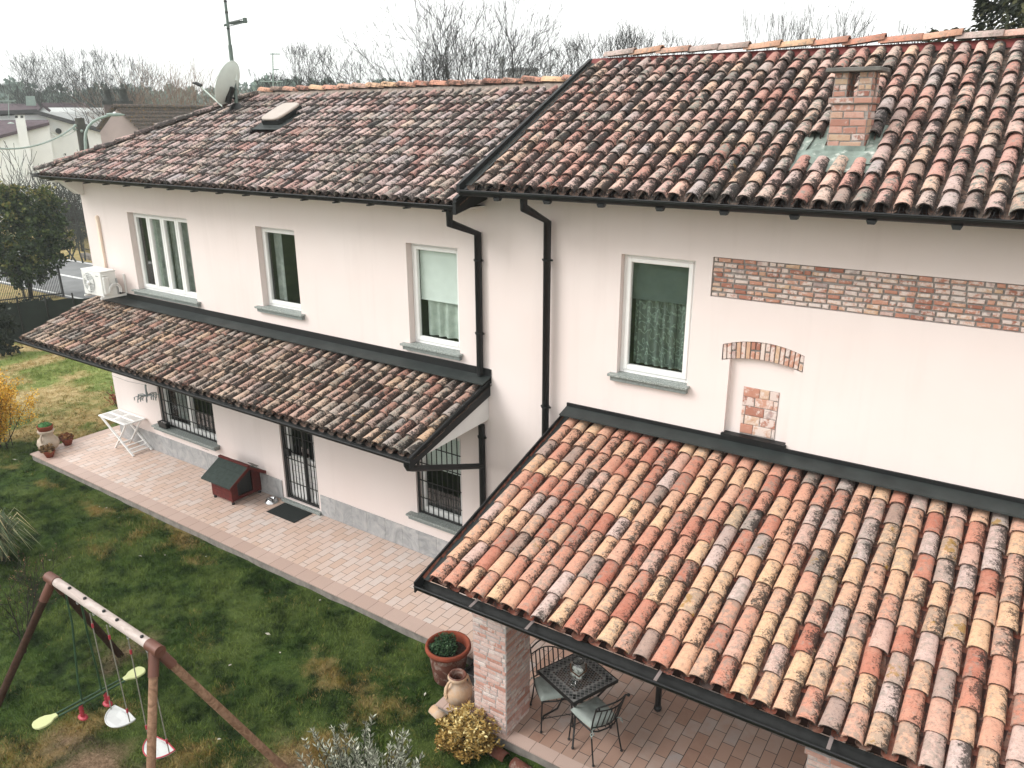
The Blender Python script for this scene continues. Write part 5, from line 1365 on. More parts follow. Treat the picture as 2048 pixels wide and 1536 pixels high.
# ---- wrought iron chairs
MT['cushion'] = plain('grey_green_cushion', S(156, 164, 158, .8), .95, 0, .12, 8, .4, 120)
def chair(base, ang, label, clabel):
    b = Vector(base); t = thing('garden_chair', label, 'chair', b, W, 'iron chairs at the mosaic table')
    ca, sa = math.cos(ang), math.sin(ang)
    def P(u, v, z): return Vector((b.x+u*ca-v*sa, b.y+u*sa+v*ca, z))   # v forward, u sideways
    for su in (-1, 1):
        m = MB(); m.tube([P(su*.185, .17, .43), P(su*.195, .19, .25), P(su*.205, .21, .015)], .010, 8); m.ball(P(su*.205, .21, .016), .018, 8, 6); m.build('leg', MT['iron'], t)
        m = MB(); m.tube([P(su*.19, -.19, .43), P(su*.20, -.23, .22), P(su*.215, -.28, .015)], .010, 8); m.ball(P(su*.215, -.28, .016), .018, 8, 6); m.build('leg', MT['iron'], t)
    m = MB(); ring = [P(-.19, -.19, .43), P(-.20, 0, .43), P(-.185, .17, .43), P(0, .20, .43), P(.185, .17, .43), P(.20, 0, .43), P(.19, -.19, .43), P(.12, -.235, .43), P(0, -.25, .43), P(-.12, -.235, .43), P(-.19, -.19, .43)]
    m.tube(ring, .010, 6)
    for k in (-.1, 0, .1): m.tube([P(k, -.23, .43), P(k, .19, .43)], .006, 5)
    m.tube([P(-.2, .2, .2), P(.2, .2, .2)], .006, 5); m.build('seat_frame', MT['iron'], t)
    m = MB()
    for su in (-1, 1):
        m.tube([P(su*.19, -.19, .43), P(su*.205, -.235, .62), P(su*.215, -.30, .84), P(su*.218, -.335, .875)], .010, 8); m.ball(P(su*.222, -.345, .87), .021, 8, 6)
    arc = lambda z, lean, bow, k: P(-.205+.41*k, lean-bow*math.sin(math.pi*k), z)
    m.tube([arc(.86+.055*math.sin(math.pi*k/10), -.31, .085, k/10) for k in range(11)], .010, 7)
    m.tube([arc(.79+.02*math.sin(math.pi*k/10), -.285, .08, k/10) for k in range(11)], .008, 7)
    m.tube([arc(.50, -.205, .06, k/10) for k in range(11)], .008, 7)
    for k in range(1, 7):
        q = k/7; a = arc(.50, -.205, .06, q); b2 = arc(.79+.02*math.sin(math.pi*q), -.285, .08, q); s = (P(1, 0, 0)-P(0, 0, 0)).normalized()
        m.beam(a, b2, .016, .006, up=(P(0, 1, 0)-P(0, 0, 0)))
    m.build('backrest', MT['iron'], t)
    # cushion tied on the seat
    cu = thing('seat_cushion', clabel, 'cushion', (b.x, b.y, .44), W, 'grey cushions on the iron chairs')
    m = MB(); n = 14; vs_ = []; rg = random.Random(int(ang*100))
    def hgt(u, v):
        e = max(abs(u), abs(v)); h = .052*math.sqrt(max(0, 1-e**6))
        for bu in (-.5, 0, .5):
            for bv in (-.5, 0, .5):
                if (bu == 0) == (bv == 0): h -= .022*math.exp(-((u-bu)**2+(v-bv)**2)/.018)
        return h
    for sgn in (1, -1):
        for j in range(n+1):
            for i in range(n+1):
                u, v = -1+2*i/n, -1+2*j/n; wv = .205*(1+.06*math.cos(v*1.5)); z = .462+ (hgt(u, v)+.01 if sgn > 0 else -.012*(1-max(abs(u), abs(v))**4))
                vs_.append(P(u*wv*(.95+.05*v), -.01+v*.205, z))
    N1 = (n+1)**2; fs = []
    for j in range(n):
        for i in range(n):
            a = j*(n+1)+i; fs.append((a, a+1, a+n+2, a+n+1)); fs.append((N1+a, N1+a+n+1, N1+a+n+2, N1+a+1))
    for i in range(n):
        for (a, b2) in ((i, i+1), (n*(n+1)+i+1, n*(n+1)+i), ((i+1)*(n+1), i*(n+1)), (i*(n+1)+n, (i+1)*(n+1)+n)): fs.append((a, N1+a, N1+b2, b2))
    m.add(vs_, fs, 0, (.5,)*3, True); m.build('pad', MT['cushion'], cu)
    m = MB()
    for bu in (-.5, 0, .5):
        for bv in (-.5, 0, .5):
            if (bu == 0) == (bv == 0): m.ball(P(bu*.2, -.01+bv*.2, .462+hgt(bu, bv)+.012), .009, 6, 4)
    m.build('buttons', MT['cushion'], cu)
    for su in (-1, 1):
        m = MB(); a = P(su*.185, -.2, .465); m.tube([a, P(su*.215, -.245, .47), P(su*.20, -.26, .45), P(su*.24, -.25, .42)], .006, 5); m.tube([P(su*.215, -.245, .47), P(su*.235, -.23, .44), P(su*.23, -.26, .40)], .005, 5); m.build('tie', MT['cushion'], cu)
    return t
chair((-4.0, 7.0, 0), R(-134), 'black iron garden chair pushed under the far edge of the mosaic table, nearer the pillar', 'grey tufted cushion on the chair pushed under the mosaic table, half hidden by it')
chair((-3.37, 6.89, 0), R(66), 'black iron garden chair pulled out in front of the mosaic table, seat fully in view', 'grey tufted cushion in full view on the chair pulled out from the table')
t = thing('iron_post', 'black iron post with a ball foot standing on the porch tiles beneath the tiled roof', 'post', (-2.935, 7.84, 0))
m = MB(); m.tube([(-2.935, 7.84, .03), (-2.935, 7.84, .52), (-2.925, 7.845, .60), (-2.90, 7.86, 2.55)], [.038, .040, .046, .05], 14); m.build('shaft', MT['iron'], t)
m = MB(); m.ball((-2.935, 7.84, .05), .052, 14, 10); m.build('foot', MT['iron'], t)

# =================================================================== GARDEN
def wood(name, c1, c2):
    m = NM(name)
    w = m.noise(3.2, 6, .6, m.n('ShaderNodeMapping', {'Vector': m.P(), 'Scale': (1, 4, 4)}).outputs[0], 1.5)
    c = m.mix(m.mask(w, .3, .7), c1, c2); c = m.mix(m.math('MULTIPLY', m.mask(m.noise(14, 5, .7), .6, .75), .5), c, tuple(x*.35 for x in c1[:3])+(1,))
    m.set(color=c, rough=.85, spec=.2); m.bump(m.noise(40, 5, .7), .4, .008); return m.mat
MT['beam_wood'] = wood('bleached_beam', S(206, 188, 178, .55), S(230, 216, 208, .62))
MT['leg_wood'] = wood('brown_pole', S(134, 98, 74, .5), S(188, 150, 122, .62)); MT['leg_dark'] = wood('dark_pole', S(74, 50, 38, .4), S(104, 74, 56, .4))
MT['cap'] = plain('brown_steel_cap', S(136, 88, 72, .48), .5, .1, .12)
sw = thing('garden_swing', 'wooden swing frame of round poles with a bleached top beam, on the lawn', 'swing frame', (-8.26, 3.87, -.16))
A, B = Vector((-9.50, 3.925, 1.80)), Vector((-7.04, 3.807, 1.80)); D = (B-A).normalized()
m = MB(); m.tube([A+D*.06, B-D*.06], .056, 18)
m.build('beam', MT['beam_wood'], sw)
for e, dd in ((A, D), (B, -D)):
    m = MB(); m.tube([e-dd*.02, e+dd*.20], .066, 18); m.lathe([(.001, 0), (.045, 0)], e, 8); m.build('end_cap', MT['cap'], sw)
feet = {'a': ((-10.03, 4.88), (-10.03, 2.95)), 'b': ((-6.31, 4.74), (-6.31, 2.85))}
for k, (e, dd) in {'a': (A, D), 'b': (B, -D)}.items():
    for i, f in enumerate(feet[k]):
        top = e+dd*.10; ft = Vector((f[0], f[1], -.28)); q = (ft-top).normalized(); m = MB()
        m.tube([top+q*.05, ft], .047, 14); lg = m.build('leg', MT['leg_dark' if k == 'a' else 'leg_wood'], sw)
        m = MB(); m.tube([top+q*.04, top+q*.30], .056, 14); m.build('socket', MT['cap'], lg)
m = MB()
bolts = [.16, .375, .60, .745, .985]
for bt_ in (.30, .62, 1.0, 1.25, 1.70): 
    p = A+D*(.22+bt_*1.14)+Vector((0, -.012, .061)); m.lathe([(.020, -.006), (.020, .010), (.012, .016), (.001, .017)], p, 10)
m.build('bolts', MT['iron'], sw)
def eye(mb, p):
    mb.tube([p+Vector((0, 0, .0)), p+Vector((0, 0, -.035))], .006, 6); mb.tube([p+Vector((math.cos(a)*.02, 0, -.055+math.sin(a)*.02)) for a in [2*math.pi*i/12 for i in range(13)]], .005, 5)
MT['galv'] = plain('galvanised_hook', (.35, .35, .34, 1), .4, .7, .1)
hk = MB(); hooks = [A+D*s+Vector((0, 0, -.06)) for s in (.39, .66, 1.04, 1.42, 1.80, 2.19)]
for h in hooks[1:]: eye(hk, h)
hk.build('hooks', MT['galv'], sw)
MT['ropeg'] = plain('pale_rope', S(176, 172, 156, .5), .95, 0, .2, 60); MT['redplast'] = plain('red_plastic', S(206, 70, 84, .6), .45, 0, .05)
MT['seatwhite'] = plain('white_plastic_seat', S(228, 230, 228, .62), .4, 0, .05, 9); MT['limeplast'] = plain('pale_green_plastic', S(214, 220, 160, .7), .5, 0, .04); MT['greensteel'] = plain('green_steel_tube', S(62, 96, 66, .5), .45, 0, .2)
def swing(h0, h1, dy, z, label, rim):
    c0 = h0+Vector((0, 0, -.08)); c1 = h1+Vector((0, 0, -.08)); mid = (h0+h1)/2; sx = .20
    t = thing('swing', label, 'swing', (mid.x, mid.y+dy, z), W, 'swings on the wooden frame')
    s0, s1 = Vector((mid.x-sx, mid.y+dy, z)), Vector((mid.x+sx, mid.y+dy, z))
    for a, b in ((c0, s0), (c1, s1)):
        m = MB(); m.tube([a, a+(b-a)*.5+Vector((0, 0, -.01)), b+Vector((0, 0, .0))], .0075, 6); m.build('rope', MT['ropeg'], t)
        m = MB(); q = (b-a).normalized()
        for s in (.10, .86): m.tube([a+(b-a)*s, a+(b-a)*s+q*.055], .014, 8)
        m.build('rope_clip', MT['redplast'], t)
    m = MB(); n = 20; pts = []; low = []
    out = [(-sx-.02, .0)]+[(-math.cos(math.pi*i/n)*(sx+.02), -math.sin(math.pi*i/n)*.20-.02) for i in range(n+1)]+[(sx+.02, .0), (.0, .045)]
    P3 = [Vector((mid.x+x, mid.y+dy+y+.06, z-.03*(1-(x/(sx+.02))**2))) for x, y in out]
    m.prism(P3, (0, 0, -.016), 0); m.tube(P3+[P3[0]], .008, 6, 1)
    m.build('seat', [MT['seatwhite'], MT[rim]], t)
swing(hooks[2]+Vector((-.08, 0, 0)), hooks[3]+Vector((-.08, 0, 0)), .03, .25, 'white plastic swing seat with a white rim in the middle of the wooden frame', 'seatwhite')
swing(hooks[4], hooks[5], .03, .25, 'white plastic swing seat with a red rim half hidden by the brown front pole', 'redplast')
t = thing('glider_swing', 'green steel two-seat glider swing with lime seats and red foot rests', 'swing', (-8.98, 3.88, .25))
g0 = Vector((-9.03, 3.42, .24)); g1 = Vector((-8.93, 4.36, .24)); gd = (g1-g0).normalized(); gp = Vector((gd.y, -gd.x, 0))
m = MB()
for s in (-.035, .035): m.tube([g0+gd*.06+gp*s, g1-gd*.06+gp*s], .014, 8)
m.tube([g0+gd*.36-gp*.06, g0+gd*.36+gp*.06], .012, 8); m.tube([g0+gd*.60-gp*.06, g0+gd*.60+gp*.06], .012, 8); m.build('bars', MT['greensteel'], t)
for s0, top in ((.36, hooks[0]), (.60, hooks[1]+Vector((.10, 0, 0)))):
    m = MB(); m.tube([top+Vector((0, 0, 0)), top+Vector((.0, 0, -.45)), g0+gd*s0+Vector((0, 0, .3)), g0+gd*s0+Vector((0, 0, .0))], .013, 8); m.build('hanger', MT['greensteel'], t)
for e, q in ((g0, -gd), (g1, gd)):
    m = MB(); pts = []
    for u, w in ((.0, .035), (.05, .05), (.10, .09), (.17, .105), (.24, .09), (.27, .05), (.28, 0)): pts.append((u, w))
    poly = [e+q*(u-.06)+gp*w+Vector((0, 0, .02)) for u, w in pts]+[e+q*(u-.06)-gp*w+Vector((0, 0, .02)) for u, w in reversed(pts[:-1])]
    m.prism(poly, (0, 0, -.03)); m.build('seat', MT['limeplast'], t, .006)
for s0 in (.33, .64):
    m = MB(); b = g0+gd*s0+Vector((0, 0, -.02))
    m.lathe([(.012, 0), (.03, -.02), (.018, -.04), (.032, -.065), (.018, -.09), (.032, -.115), (.018, -.14), (.03, -.165), (.02, -.185)], b, 10); m.lathe([(.001, -.18), (.055, -.185), (.065, -.2), (.055, -.215), (.001, -.22)], b, 16, 0, (.5,)*3, 1.3, .8); m.build('foot_rest', MT['redplast'], t)
# terracotta tiles half buried as lawn edging
E_ = [((-5.47, 6.43), (-5.24, 6.355), 'broken half-round terracotta edging tile by the clay jar'), ((-4.44, 6.27), (-4.21, 6.25), 'terracotta edging tile beside the foot of the brick pillar'), ((-4.10, 6.235), (-3.84, 6.21), 'terracotta edging tile just right of the yellow shrub, under the porch edge'), ((-3.78, 6.23), (-3.50, 6.20), 'last terracotta edging tile before the picture edge, below the iron chair')]
for a, b, lab in E_:
    a, b = Vector((*a, -.135)), Vector((*b, -.135)); t = MB(); d = (b-a).normalized(); s = Vector((-d.y, d.x, 0)); n = 8; vs_ = []
    for k, p in enumerate((a, b)):
        for rr in (0, .014):
            for j in range(n+1):
                an = math.pi*j/n; r = (.085-.008*k)-rr; vs_.append(p+s*(math.cos(an)*r)+Vector((0, 0, math.sin(an)*r*.85-.01)))
    N1 = n+1
    fs = [(j, j+1, 2*N1+j+1, 2*N1+j) for j in range(n)]+[(j, N1+j, N1+j+1, j+1) for j in range(n)]+[(2*N1+j, 2*N1+j+1, 3*N1+j+1, 3*N1+j) for j in range(n)]
    t.add(vs_, fs, 0, (.5,)*3, True); single('edging_tile', t, MT['jar'] if 'broken' in lab else MT['terra_old'], lab, 'edging tile', (a+b)/2, W, 'terracotta lawn edging')
# white petals and dead leaves on the grass
m = MB(); rg = random.Random(22)
for (px, py) in ((199, 1013), (212, 1016), (238, 1035), (281, 1112), (412, 1113), (560, 1305), (536, 1268), (30, 919), (438, 1478), (640, 1200), (850, 1388), (460, 1330), (100, 1120), (330, 1110)):
    v = CR*((px-1024)/FPX)+CD*((py-768)/FPX)+CF; k = (lawn_z+.03-CAM_H)/v.z; p = Vector((v.x*k, v.y*k, CAM_H+v.z*k)); a = rg.uniform(0, 6); s = rg.uniform(.025, .05)
    d = Vector((math.cos(a), math.sin(a), .3))*s; q = Vector((-math.sin(a), math.cos(a), .1))*s*.5; m.add([p-d, p+q, p+d, p-q+Vector((0, 0, .01))], [(0, 1, 2, 3)])
MT['petal'] = plain('fallen_petals', (.42, .40, .33, 1), .9, 0, .3)
o = m.build('leaves', MT['petal']); tag(o, kind='stuff')

# ---- plants
def grow(rng, mb, p, d, Ln, r, lev, maxlev, kids, spread, mat=0, nside=4, wob=.10, up=.10, tips=None, first=.25, rmin=.004, lenk=(.55, .8)):
    P_ = [Vector(p)]; rs = [r]; k = 4 if lev < maxlev else 3; dd = Vector(d).normalized()
    dirs = []
    for i in range(k):
        dd = (dd+Vector((rng.gauss(0, wob), rng.gauss(0, wob), rng.gauss(0, wob)+up*.5))).normalized(); P_.append(P_[-1]+dd*Ln/k); rs.append(max(rmin, r*(1-.62*(i+1)/k))); dirs.append(dd)
    mb.tube(P_, rs, max(3, nside-lev) if lev else nside+2, mat, (rng.random(),)*3, False, True)
    if lev >= maxlev:
        if tips is not None: tips.append((P_[-1], dd))
        return
    n = kids[lev] if lev < len(kids) else kids[-1]
    for i in range(n):
        t = first+(1-first)*(i+.4+rng.uniform(-.3, .3))/n; t = min(t, .99); s = t*k; j = min(int(s), k-1); f = s-j
        q = P_[j]+(P_[j+1]-P_[j])*f; az = rng.uniform(0, 2*math.pi); an = spread*rng.uniform(.6, 1.25)
        b = dirs[j]; x = b.cross(Vector((0, 0, 1)));
        if x.length < 1e-3: x = Vector((1, 0, 0))
        x.normalize(); y = b.cross(x); nd_ = (b*math.cos(an)+(x*math.cos(az)+y*math.sin(az))*math.sin(an)); nd_.z += up; nd_.normalize()
        grow(rng, mb, q, nd_, Ln*rng.uniform(*lenk)*(1.0-.25*t), max(rmin, (rs[j]*(1-f)+rs[j+1]*f)*.62), lev+1, maxlev, kids, spread, mat, nside, wob*1.15, up, tips, .2, rmin, lenk)
def leaf(mb, p, d, s, w, rng, tn, mat=0):
    d = Vector(d).normalized(); b = d.cross(Vector((rng.uniform(-1, 1), rng.uniform(-1, 1), rng.uniform(-1, 1)))).normalized()
    mb.add([p, p+d*s*.5+b*w, p+d*s, p+d*s*.5-b*w], [(0, 1, 2, 3)], mat, (tn, rng.random(), rng.random()))

# grey-leaved olive bush at the picture's lower edge
MT['olive'] = leaf_mat('olive_leaves', [(0, S(116, 122, 104, .6)), (.5, S(168, 172, 150, .7)), (1, S(216, 216, 198, .8))])
rg = random.Random(14); t = thing('olive_bush', 'grey-green leafy olive bush on the lawn at the lower edge', 'bush', (-4.95, 4.75, -.16))
tr = MB(); lf = MB()
for i in range(120):
    a = rg.uniform(0, 2*math.pi); rr = math.sqrt(rg.random())*.46; p0 = Vector((-4.95+math.cos(a)*rr*1.25, 4.72+math.sin(a)*rr*.8, -.18))
    d = Vector((math.cos(a)*rr*1.3+rg.gauss(0, .1), math.sin(a)*rr+rg.gauss(0, .1), 1)).normalized(); h = rg.uniform(.5, .92); tips = []
    q = p0; dd = d; P_ = [q]
    for k in range(6): dd = (dd+Vector((rg.gauss(0, .12), rg.gauss(0, .12), .02))).normalized(); q = q+dd*h/6; P_.append(q)
    tr.tube(P_, [.008*(1-.12*k) for k in range(7)], 4)
    for k in range(62):
        s = rg.uniform(.12, 1); j = min(int(s*6), 5); p = P_[j]+(P_[j+1]-P_[j])*(s*6-j); az = rg.uniform(0, 6.28); ld = (P_[j+1]-P_[j]).normalized()*.9+Vector((math.cos(az), math.sin(az), rg.uniform(-.2, .4)))*.9
        leaf(lf, p, ld, rg.uniform(.045, .085), .0095, rg, rg.random())
tr.build('stems', MT['bark'], t); lf.build('foliage', MT['olive'], t)
# golden-leaved shrub by the pillar
MT['gold'] = leaf_mat('golden_variegated_leaves', [(0, S(120, 92, 44, .4)), (.35, S(186, 146, 72, .55)), (.65, S(216, 182, 106, .66)), (1, S(240, 224, 164, .75))])
t = thing('golden_shrub', 'small golden yellow-leaved shrub at the foot of the brick pillar', 'shrub', (-4.72, 6.17, -.16))
m = MB(); rg = random.Random(5)
for i in range(190):
    a = rg.uniform(0, 6.28); u = rg.uniform(-.15, 1); rr = math.sqrt(max(0, 1-u*u)); q = rg.uniform(.55, 1.08); c = Vector((-4.72+math.cos(a)*rr*.38*q, 6.17+math.sin(a)*rr*.34*q, -.05+u*.36*q))
    for k in range(26):
        a2 = rg.uniform(0, 6.28); leaf(m, c+Vector((rg.gauss(0, .022), rg.gauss(0, .022), rg.gauss(0, .018))), (math.cos(a2), math.sin(a2), rg.uniform(-.1, .8)), rg.uniform(.035, .06), .013, rg, min(1, max(0, rg.gauss(.35+.35*max(0, u), .2))))
m.build('foliage', MT['gold'], t)
m = MB()
for i in range(12): a = rg.uniform(0, 6.28); m.tube([(-4.72, 6.17, -.18), (-4.72+math.cos(a)*.15, 6.17+math.sin(a)*.14, .05), (-4.72+math.cos(a)*.3, 6.17+math.sin(a)*.28, .2)], [.009, .007, .004], 4)
m.build('stems', MT['bark_dark'], t)
# forsythia in flower
MT['forsythia'] = leaf_mat('forsythia_flowers', [(0, S(196, 142, 30, .8)), (.5, S(236, 184, 56, .85)), (1, S(248, 212, 104, .9))])
fb = L.pt((-19.75, 7.05, -.16)); t = thing('forsythia', 'yellow flowering forsythia bush at the lawn edge beside the urn', 'bush', fb)
rg = random.Random(31); tr = MB(); fl = MB(); tips = []
for i in range(46):
    a = rg.uniform(0, 6.28); d = Vector((math.cos(a)*.5*rg.random(), math.sin(a)*.5*rg.random(), 1))
    grow(rg, tr, fb+Vector((rg.gauss(0, .15), rg.gauss(0, .15), -.05)), d, rg.uniform(1.0, 1.75), .012, 0, 1, [6], .5, 0, 3, .1, .12, tips, .3, .004, (.22, .42))
for (p, d) in tips:
    for k in range(64): leaf(fl, p-d*rg.uniform(-.06, .34)+Vector((rg.gauss(0, .05), rg.gauss(0, .05), rg.gauss(0, .05))), (rg.uniform(-1, 1), rg.uniform(-1, 1), rg.uniform(-1, 1)),   .046, .019, rg, rg.random())
tr.build('stems', MT['bark_dark'], t); fl.build('flowers', MT['forsythia'], t)
# ornamental grass clump
MT['blade_grey'] = leaf_mat('long_grass_blades', [(0, S(70, 86, 60, .5)), (.5, S(116, 134, 98, .62)), (.8, S(170, 166, 124, .7)), (1, S(220, 200, 154, .8))])
gb = Vector((-14.30, 5.05, -.16)); t = thing('grass_clump', 'tall arching ornamental grass clump at the left edge of the lawn', 'grass clump', gb); m = MB(); rg = random.Random(41)
for i in range(620):
    a = rg.uniform(0, 6.28); d = Vector((math.cos(a), math.sin(a), 0)); h = rg.uniform(.45, 1.05); out = rg.uniform(.15, .8); w = rg.uniform(.011, .018); s = Vector((-d.y, d.x, 0))*w; tn = rg.random()
    b0 = gb+Vector((rg.gauss(0, .09), rg.gauss(0, .09), 0)); P_ = [b0, b0+d*out*.25+Vector((0, 0, h*.6)), b0+d*out*.62+Vector((0, 0, h*.88)), b0+d*out+Vector((0, 0, h*.72-out*.35))]
    vs_ = []
    for k, p in enumerate(P_): ww = (1, .9, .6, .1)[k]; vs_ += [p-s*ww, p+s*ww]
    m.add(vs_, [(0, 1, 3, 2), (2, 3, 5, 4), (4, 5, 7, 6)], 0, (tn, .5, .5), True)
m.build('blades', MT['blade_grey'], t)
# bare orange-brown sapling behind the swing, red-leaved plant by the house corner
sb = Vector((-11.2, 4.1, -.16)); t = thing('bare_shrub', 'small leafless reddish shrub on the lawn behind the swing poles', 'shrub', sb); m = MB(); rg = random.Random(8); tips = []
for i in range(4): grow(rg, m, sb, (rg.uniform(-.45, .35), rg.uniform(-.3, .3), 1), 1.0, .012, 0, 2, [6, 4], .6, 0, 4, .14, .08, tips, .25, .0025)
m.build('stems', MT['bark_dark'], t); m = MB()
for p, d in tips:
    for k in range(3): leaf(m, p-d*rg.uniform(0, .1), d+Vector((rg.gauss(0, .5),)*3), .025, .008, rg, rg.random())
m.build('buds', MT['succulent'], t)
MT['redleaf'] = leaf_mat('red_leaves', [(0, S(120, 40, 44, .5)), (.6, S(186, 64, 70, .55)), (1, S(220, 130, 70, .55))])
pb = L.pt((-18.75, 9.75, -.16)); t = thing('red_shrub', 'small shrub with red leaves at the far corner of the pink house', 'shrub', pb); m = MB(); lf = MB(); rg = random.Random(18); tips = []
for i in range(8): grow(rg, m, pb, (rg.uniform(-.4, .4), rg.uniform(-.4, .4), 1), .75, .010, 0, 1, [5], .5, 0, 4, .12, .1, tips, .3, .003)
for p, d in tips:
    for k in range(7): leaf(lf, p-d*rg.uniform(0, .2), d+Vector((rg.gauss(0, .6), rg.gauss(0, .6), rg.gauss(0, .6))), .05, .016, rg, rg.random())
m.build('stems', MT['bark_dark'], t); lf.build('foliage', MT['redleaf'], t)

# =================================================================== BEYOND THE HOUSES
def gnd(px, py, z=-.2):
    v = CR*((px-1024)/FPX)+CD*((py-768)/FPX)+CF; k = (z-CAM_H)/v.z
    return Vector((v.x*k, v.y*k, z))
# road
c0, c1 = gnd(114, 549), gnd(177, 561); rd = (c1-c0).normalized(); rn = Vector((-rd.y, rd.x, 0))
if rn.dot(gnd(132, 518)-c0) < 0: rn = -rn
hw_ = abs((gnd(150, 521)-c0).dot(rn)); o_ = c0
m = MB(); a, b = o_-rd*90, o_+rd*70
m.quad([a-rn*hw_-Vector((0, 0, -.03)), b-rn*hw_-Vector((0, 0, -.03)), b+rn*hw_+Vector((0, 0, .03)), a+rn*hw_+Vector((0, 0, .03))])
o = m.build('road', MT['asphalt']); tag(o, kind='structure')
m = MB()
for off, w in ((0, .10), (hw_-.22, .09), (-hw_+.25, .07)):
    p, q = a+rn*off, b+rn*off; m.quad([p-rn*w+Vector((0, 0, .034)), q-rn*w+Vector((0, 0, .034)), q+rn*w+Vector((0, 0, .034)), p+rn*w+Vector((0, 0, .034))])
o = m.build('road_markings', MT['paint']); tag(o, kind='structure')
m = MB(); p = gnd(168, 514); q = gnd(192, 522); m.beam(p+Vector((0, 0, .12)), q+Vector((0, 0, .12)), .35, .24)
single('kerb_stone', m, MT['concrete'], 'white kerb stone at the far verge of the road, before the railing', 'kerb stone', (p+q)/2)

def railing(p, q, h, n, name, lab, mt, tilt=0.0, group=None):
    p, q = Vector(p), Vector(q); t = thing(name, lab, 'fence', (p+q)/2, W, group)
    d = (q-p); s = Vector((-d.y, d.x, 0)).normalized(); U = Vector((0, 0, h))+s*tilt
    m = MB()
    for k in range(n+1):
        b = p+d*k/n; m.beam(b, b+U, .022, .022)
    m.build('bars', MT[mt], t)
    m = MB(); m.beam(p+U*.93, q+U*.93, .05, .05); m.beam(p+U*.12, q+U*.12, .05, .05); m.build('rails', MT[mt], t)
    for k in (0, .5, 1): m = MB(); b = p+d*k; m.beam(b-Vector((0, 0, .1)), b+U*1.04, .08, .08); m.build('post', MT[mt], t)
    return t
railing(gnd(128, 495), gnd(205, 512), 1.65, 34, 'railing', 'black iron railing on the grass verge across the road', 'iron')
railing(gnd(-30, 612), gnd(128, 594), 1.35, 46, 'railing', 'grey leaning railing under the evergreen tree on the near side of the road', 'iron', .25)
MT['net'] = plain('green_shade_net', (.010, .016, .012, 1), .9, 0, .3, 3)
p, q = gnd(-60, 690), gnd(215, 668)
t = thing('net_fence', 'dark green shade net fence along the garden, behind the canopy roof', 'fence', (p+q)/2); m = MB(); d = q-p; vs_ = []; n = 30
for k in range(n+1):
    b = p+d*k/n; sag = .10*abs(math.sin(k*math.pi*4/n)); vs_ += [b, b+Vector((0, 0, 1.42-sag*.6))]
m.add(vs_, [(2*k, 2*k+2, 2*k+3, 2*k+1) for k in range(n)]); 
for k in range(n): pass
m.build('netting', MT['net'], t)
for k in range(6): m = MB(); b = p+d*k/5+Vector((0, -.04, 0)); m.tube([b, b+Vector((0, 0, 1.6))], .03, 6); m.build('post', MT['iron'], t)

# ---- evergreen at the roadside and dark shrubs
MT['everg'] = leaf_mat('evergreen_leaves', [(0, (.008, .016, .006, 1)), (.4, (.026, .046, .012, 1)), (.7, (.075, .10, .024, 1)), (1, (.26, .22, .07, 1))])
MT['darkleaf'] = leaf_mat('dark_glossy_leaves', [(0, (.007, .010, .007, 1)), (.6, (.018, .026, .014, 1)), (.9, (.05, .055, .03, 1)), (1, (.16, .14, .08, 1))])
def leafy(name, label, base, lobes, n, size, mt, seed, trunk=.12, flat=1.2, gold=.0, cat='tree', clump=.32, group=None):
    rg = random.Random(seed); base = Vector(base); t = thing(name, label, cat, base, W, group); tr = MB(); lf = MB()
    ctr = sum((Vector(l[0]) for l in lobes), Vector())/len(lobes)
    tr.tube([base-Vector((0, 0, .1)), base+(ctr-base)*.35+Vector((rg.gauss(0, .05), rg.gauss(0, .05), 0)), ctr], [trunk, trunk*.75, trunk*.35], 8)
    for c, r in lobes:
        c = Vector(c)
        tr.tube([base+(ctr-base)*.3, (base+(ctr-base)*.3+c)/2+Vector((rg.gauss(0, .1), rg.gauss(0, .1), .05)), c], [trunk*.45, trunk*.3, trunk*.1], 5)
        nc = max(6, int(n/len(lobes)/34))
        for k in range(nc):
            v = Vector((rg.gauss(0, 1), rg.gauss(0, 1), rg.gauss(0, 1))).normalized()*(rg.random()**.42); p = c+Vector((v.x*r[0], v.y*r[1], v.z*r[2]))
            hi_ = max(0, v.z*.5+.5)
            tn = min(1, max(0, rg.gauss(.35, .16)+gold*(hi_**3)*rg.random()))
            cr = clump*rg.uniform(.6, 1.2)
            leafball(lf, p, (cr, cr, cr*.8), 34, size, rg, flat, .2, (max(0, tn-.22), min(1, tn+.25)))
    tr.build('trunk', MT['bark_dark'], t); lf.build('crown', MT[mt], t); return t
b = gnd(62, 598)
def off(base, px, py, d=None):
    d = d or math.hypot(base.x, base.y); return at(px, py, d)
dd = math.hypot(b.x, b.y); s = dd/FPX
leafy('evergreen_tree', 'round evergreen tree with golden tips standing between the lawn and the road', b,
      [(at(60, 470, dd), (58*s, 60*s, 70*s)), (at(30, 440, dd), (56*s, 56*s, 50*s)), (at(84, 425, dd), (30*s, 36*s, 40*s)), (at(95, 485, dd), (34*s, 38*s, 42*s)), (at(10, 520, dd), (55*s, 50*s, 50*s)), (at(58, 535, dd), (48*s, 48*s, 30*s)), (at(20, 400, dd), (22*s, 24*s, 26*s)), (at(-40, 470, dd), (50*s, 50*s, 70*s))], 17000, .13, 'everg', 51, .11, 1.25, .9)
b = gnd(-6, 716); dd = math.hypot(b.x, b.y); s = dd/FPX
leafy('dark_shrub', 'dark broad-leaved shrub cut by the left edge of the picture, above the lawn', b, [(at(-6, 640, dd), (28*s, 30*s, 46*s)), (at(6, 680, dd), (24*s, 30*s, 30*s)), (at(-25, 620, dd), (30*s, 30*s, 40*s))], 2200, .12, 'darkleaf', 52, .05, 1.3, .8, 'shrub', .22)
b = gnd(40, 668, -.2); dd = math.hypot(b.x, b.y)+2.5; s = dd/FPX
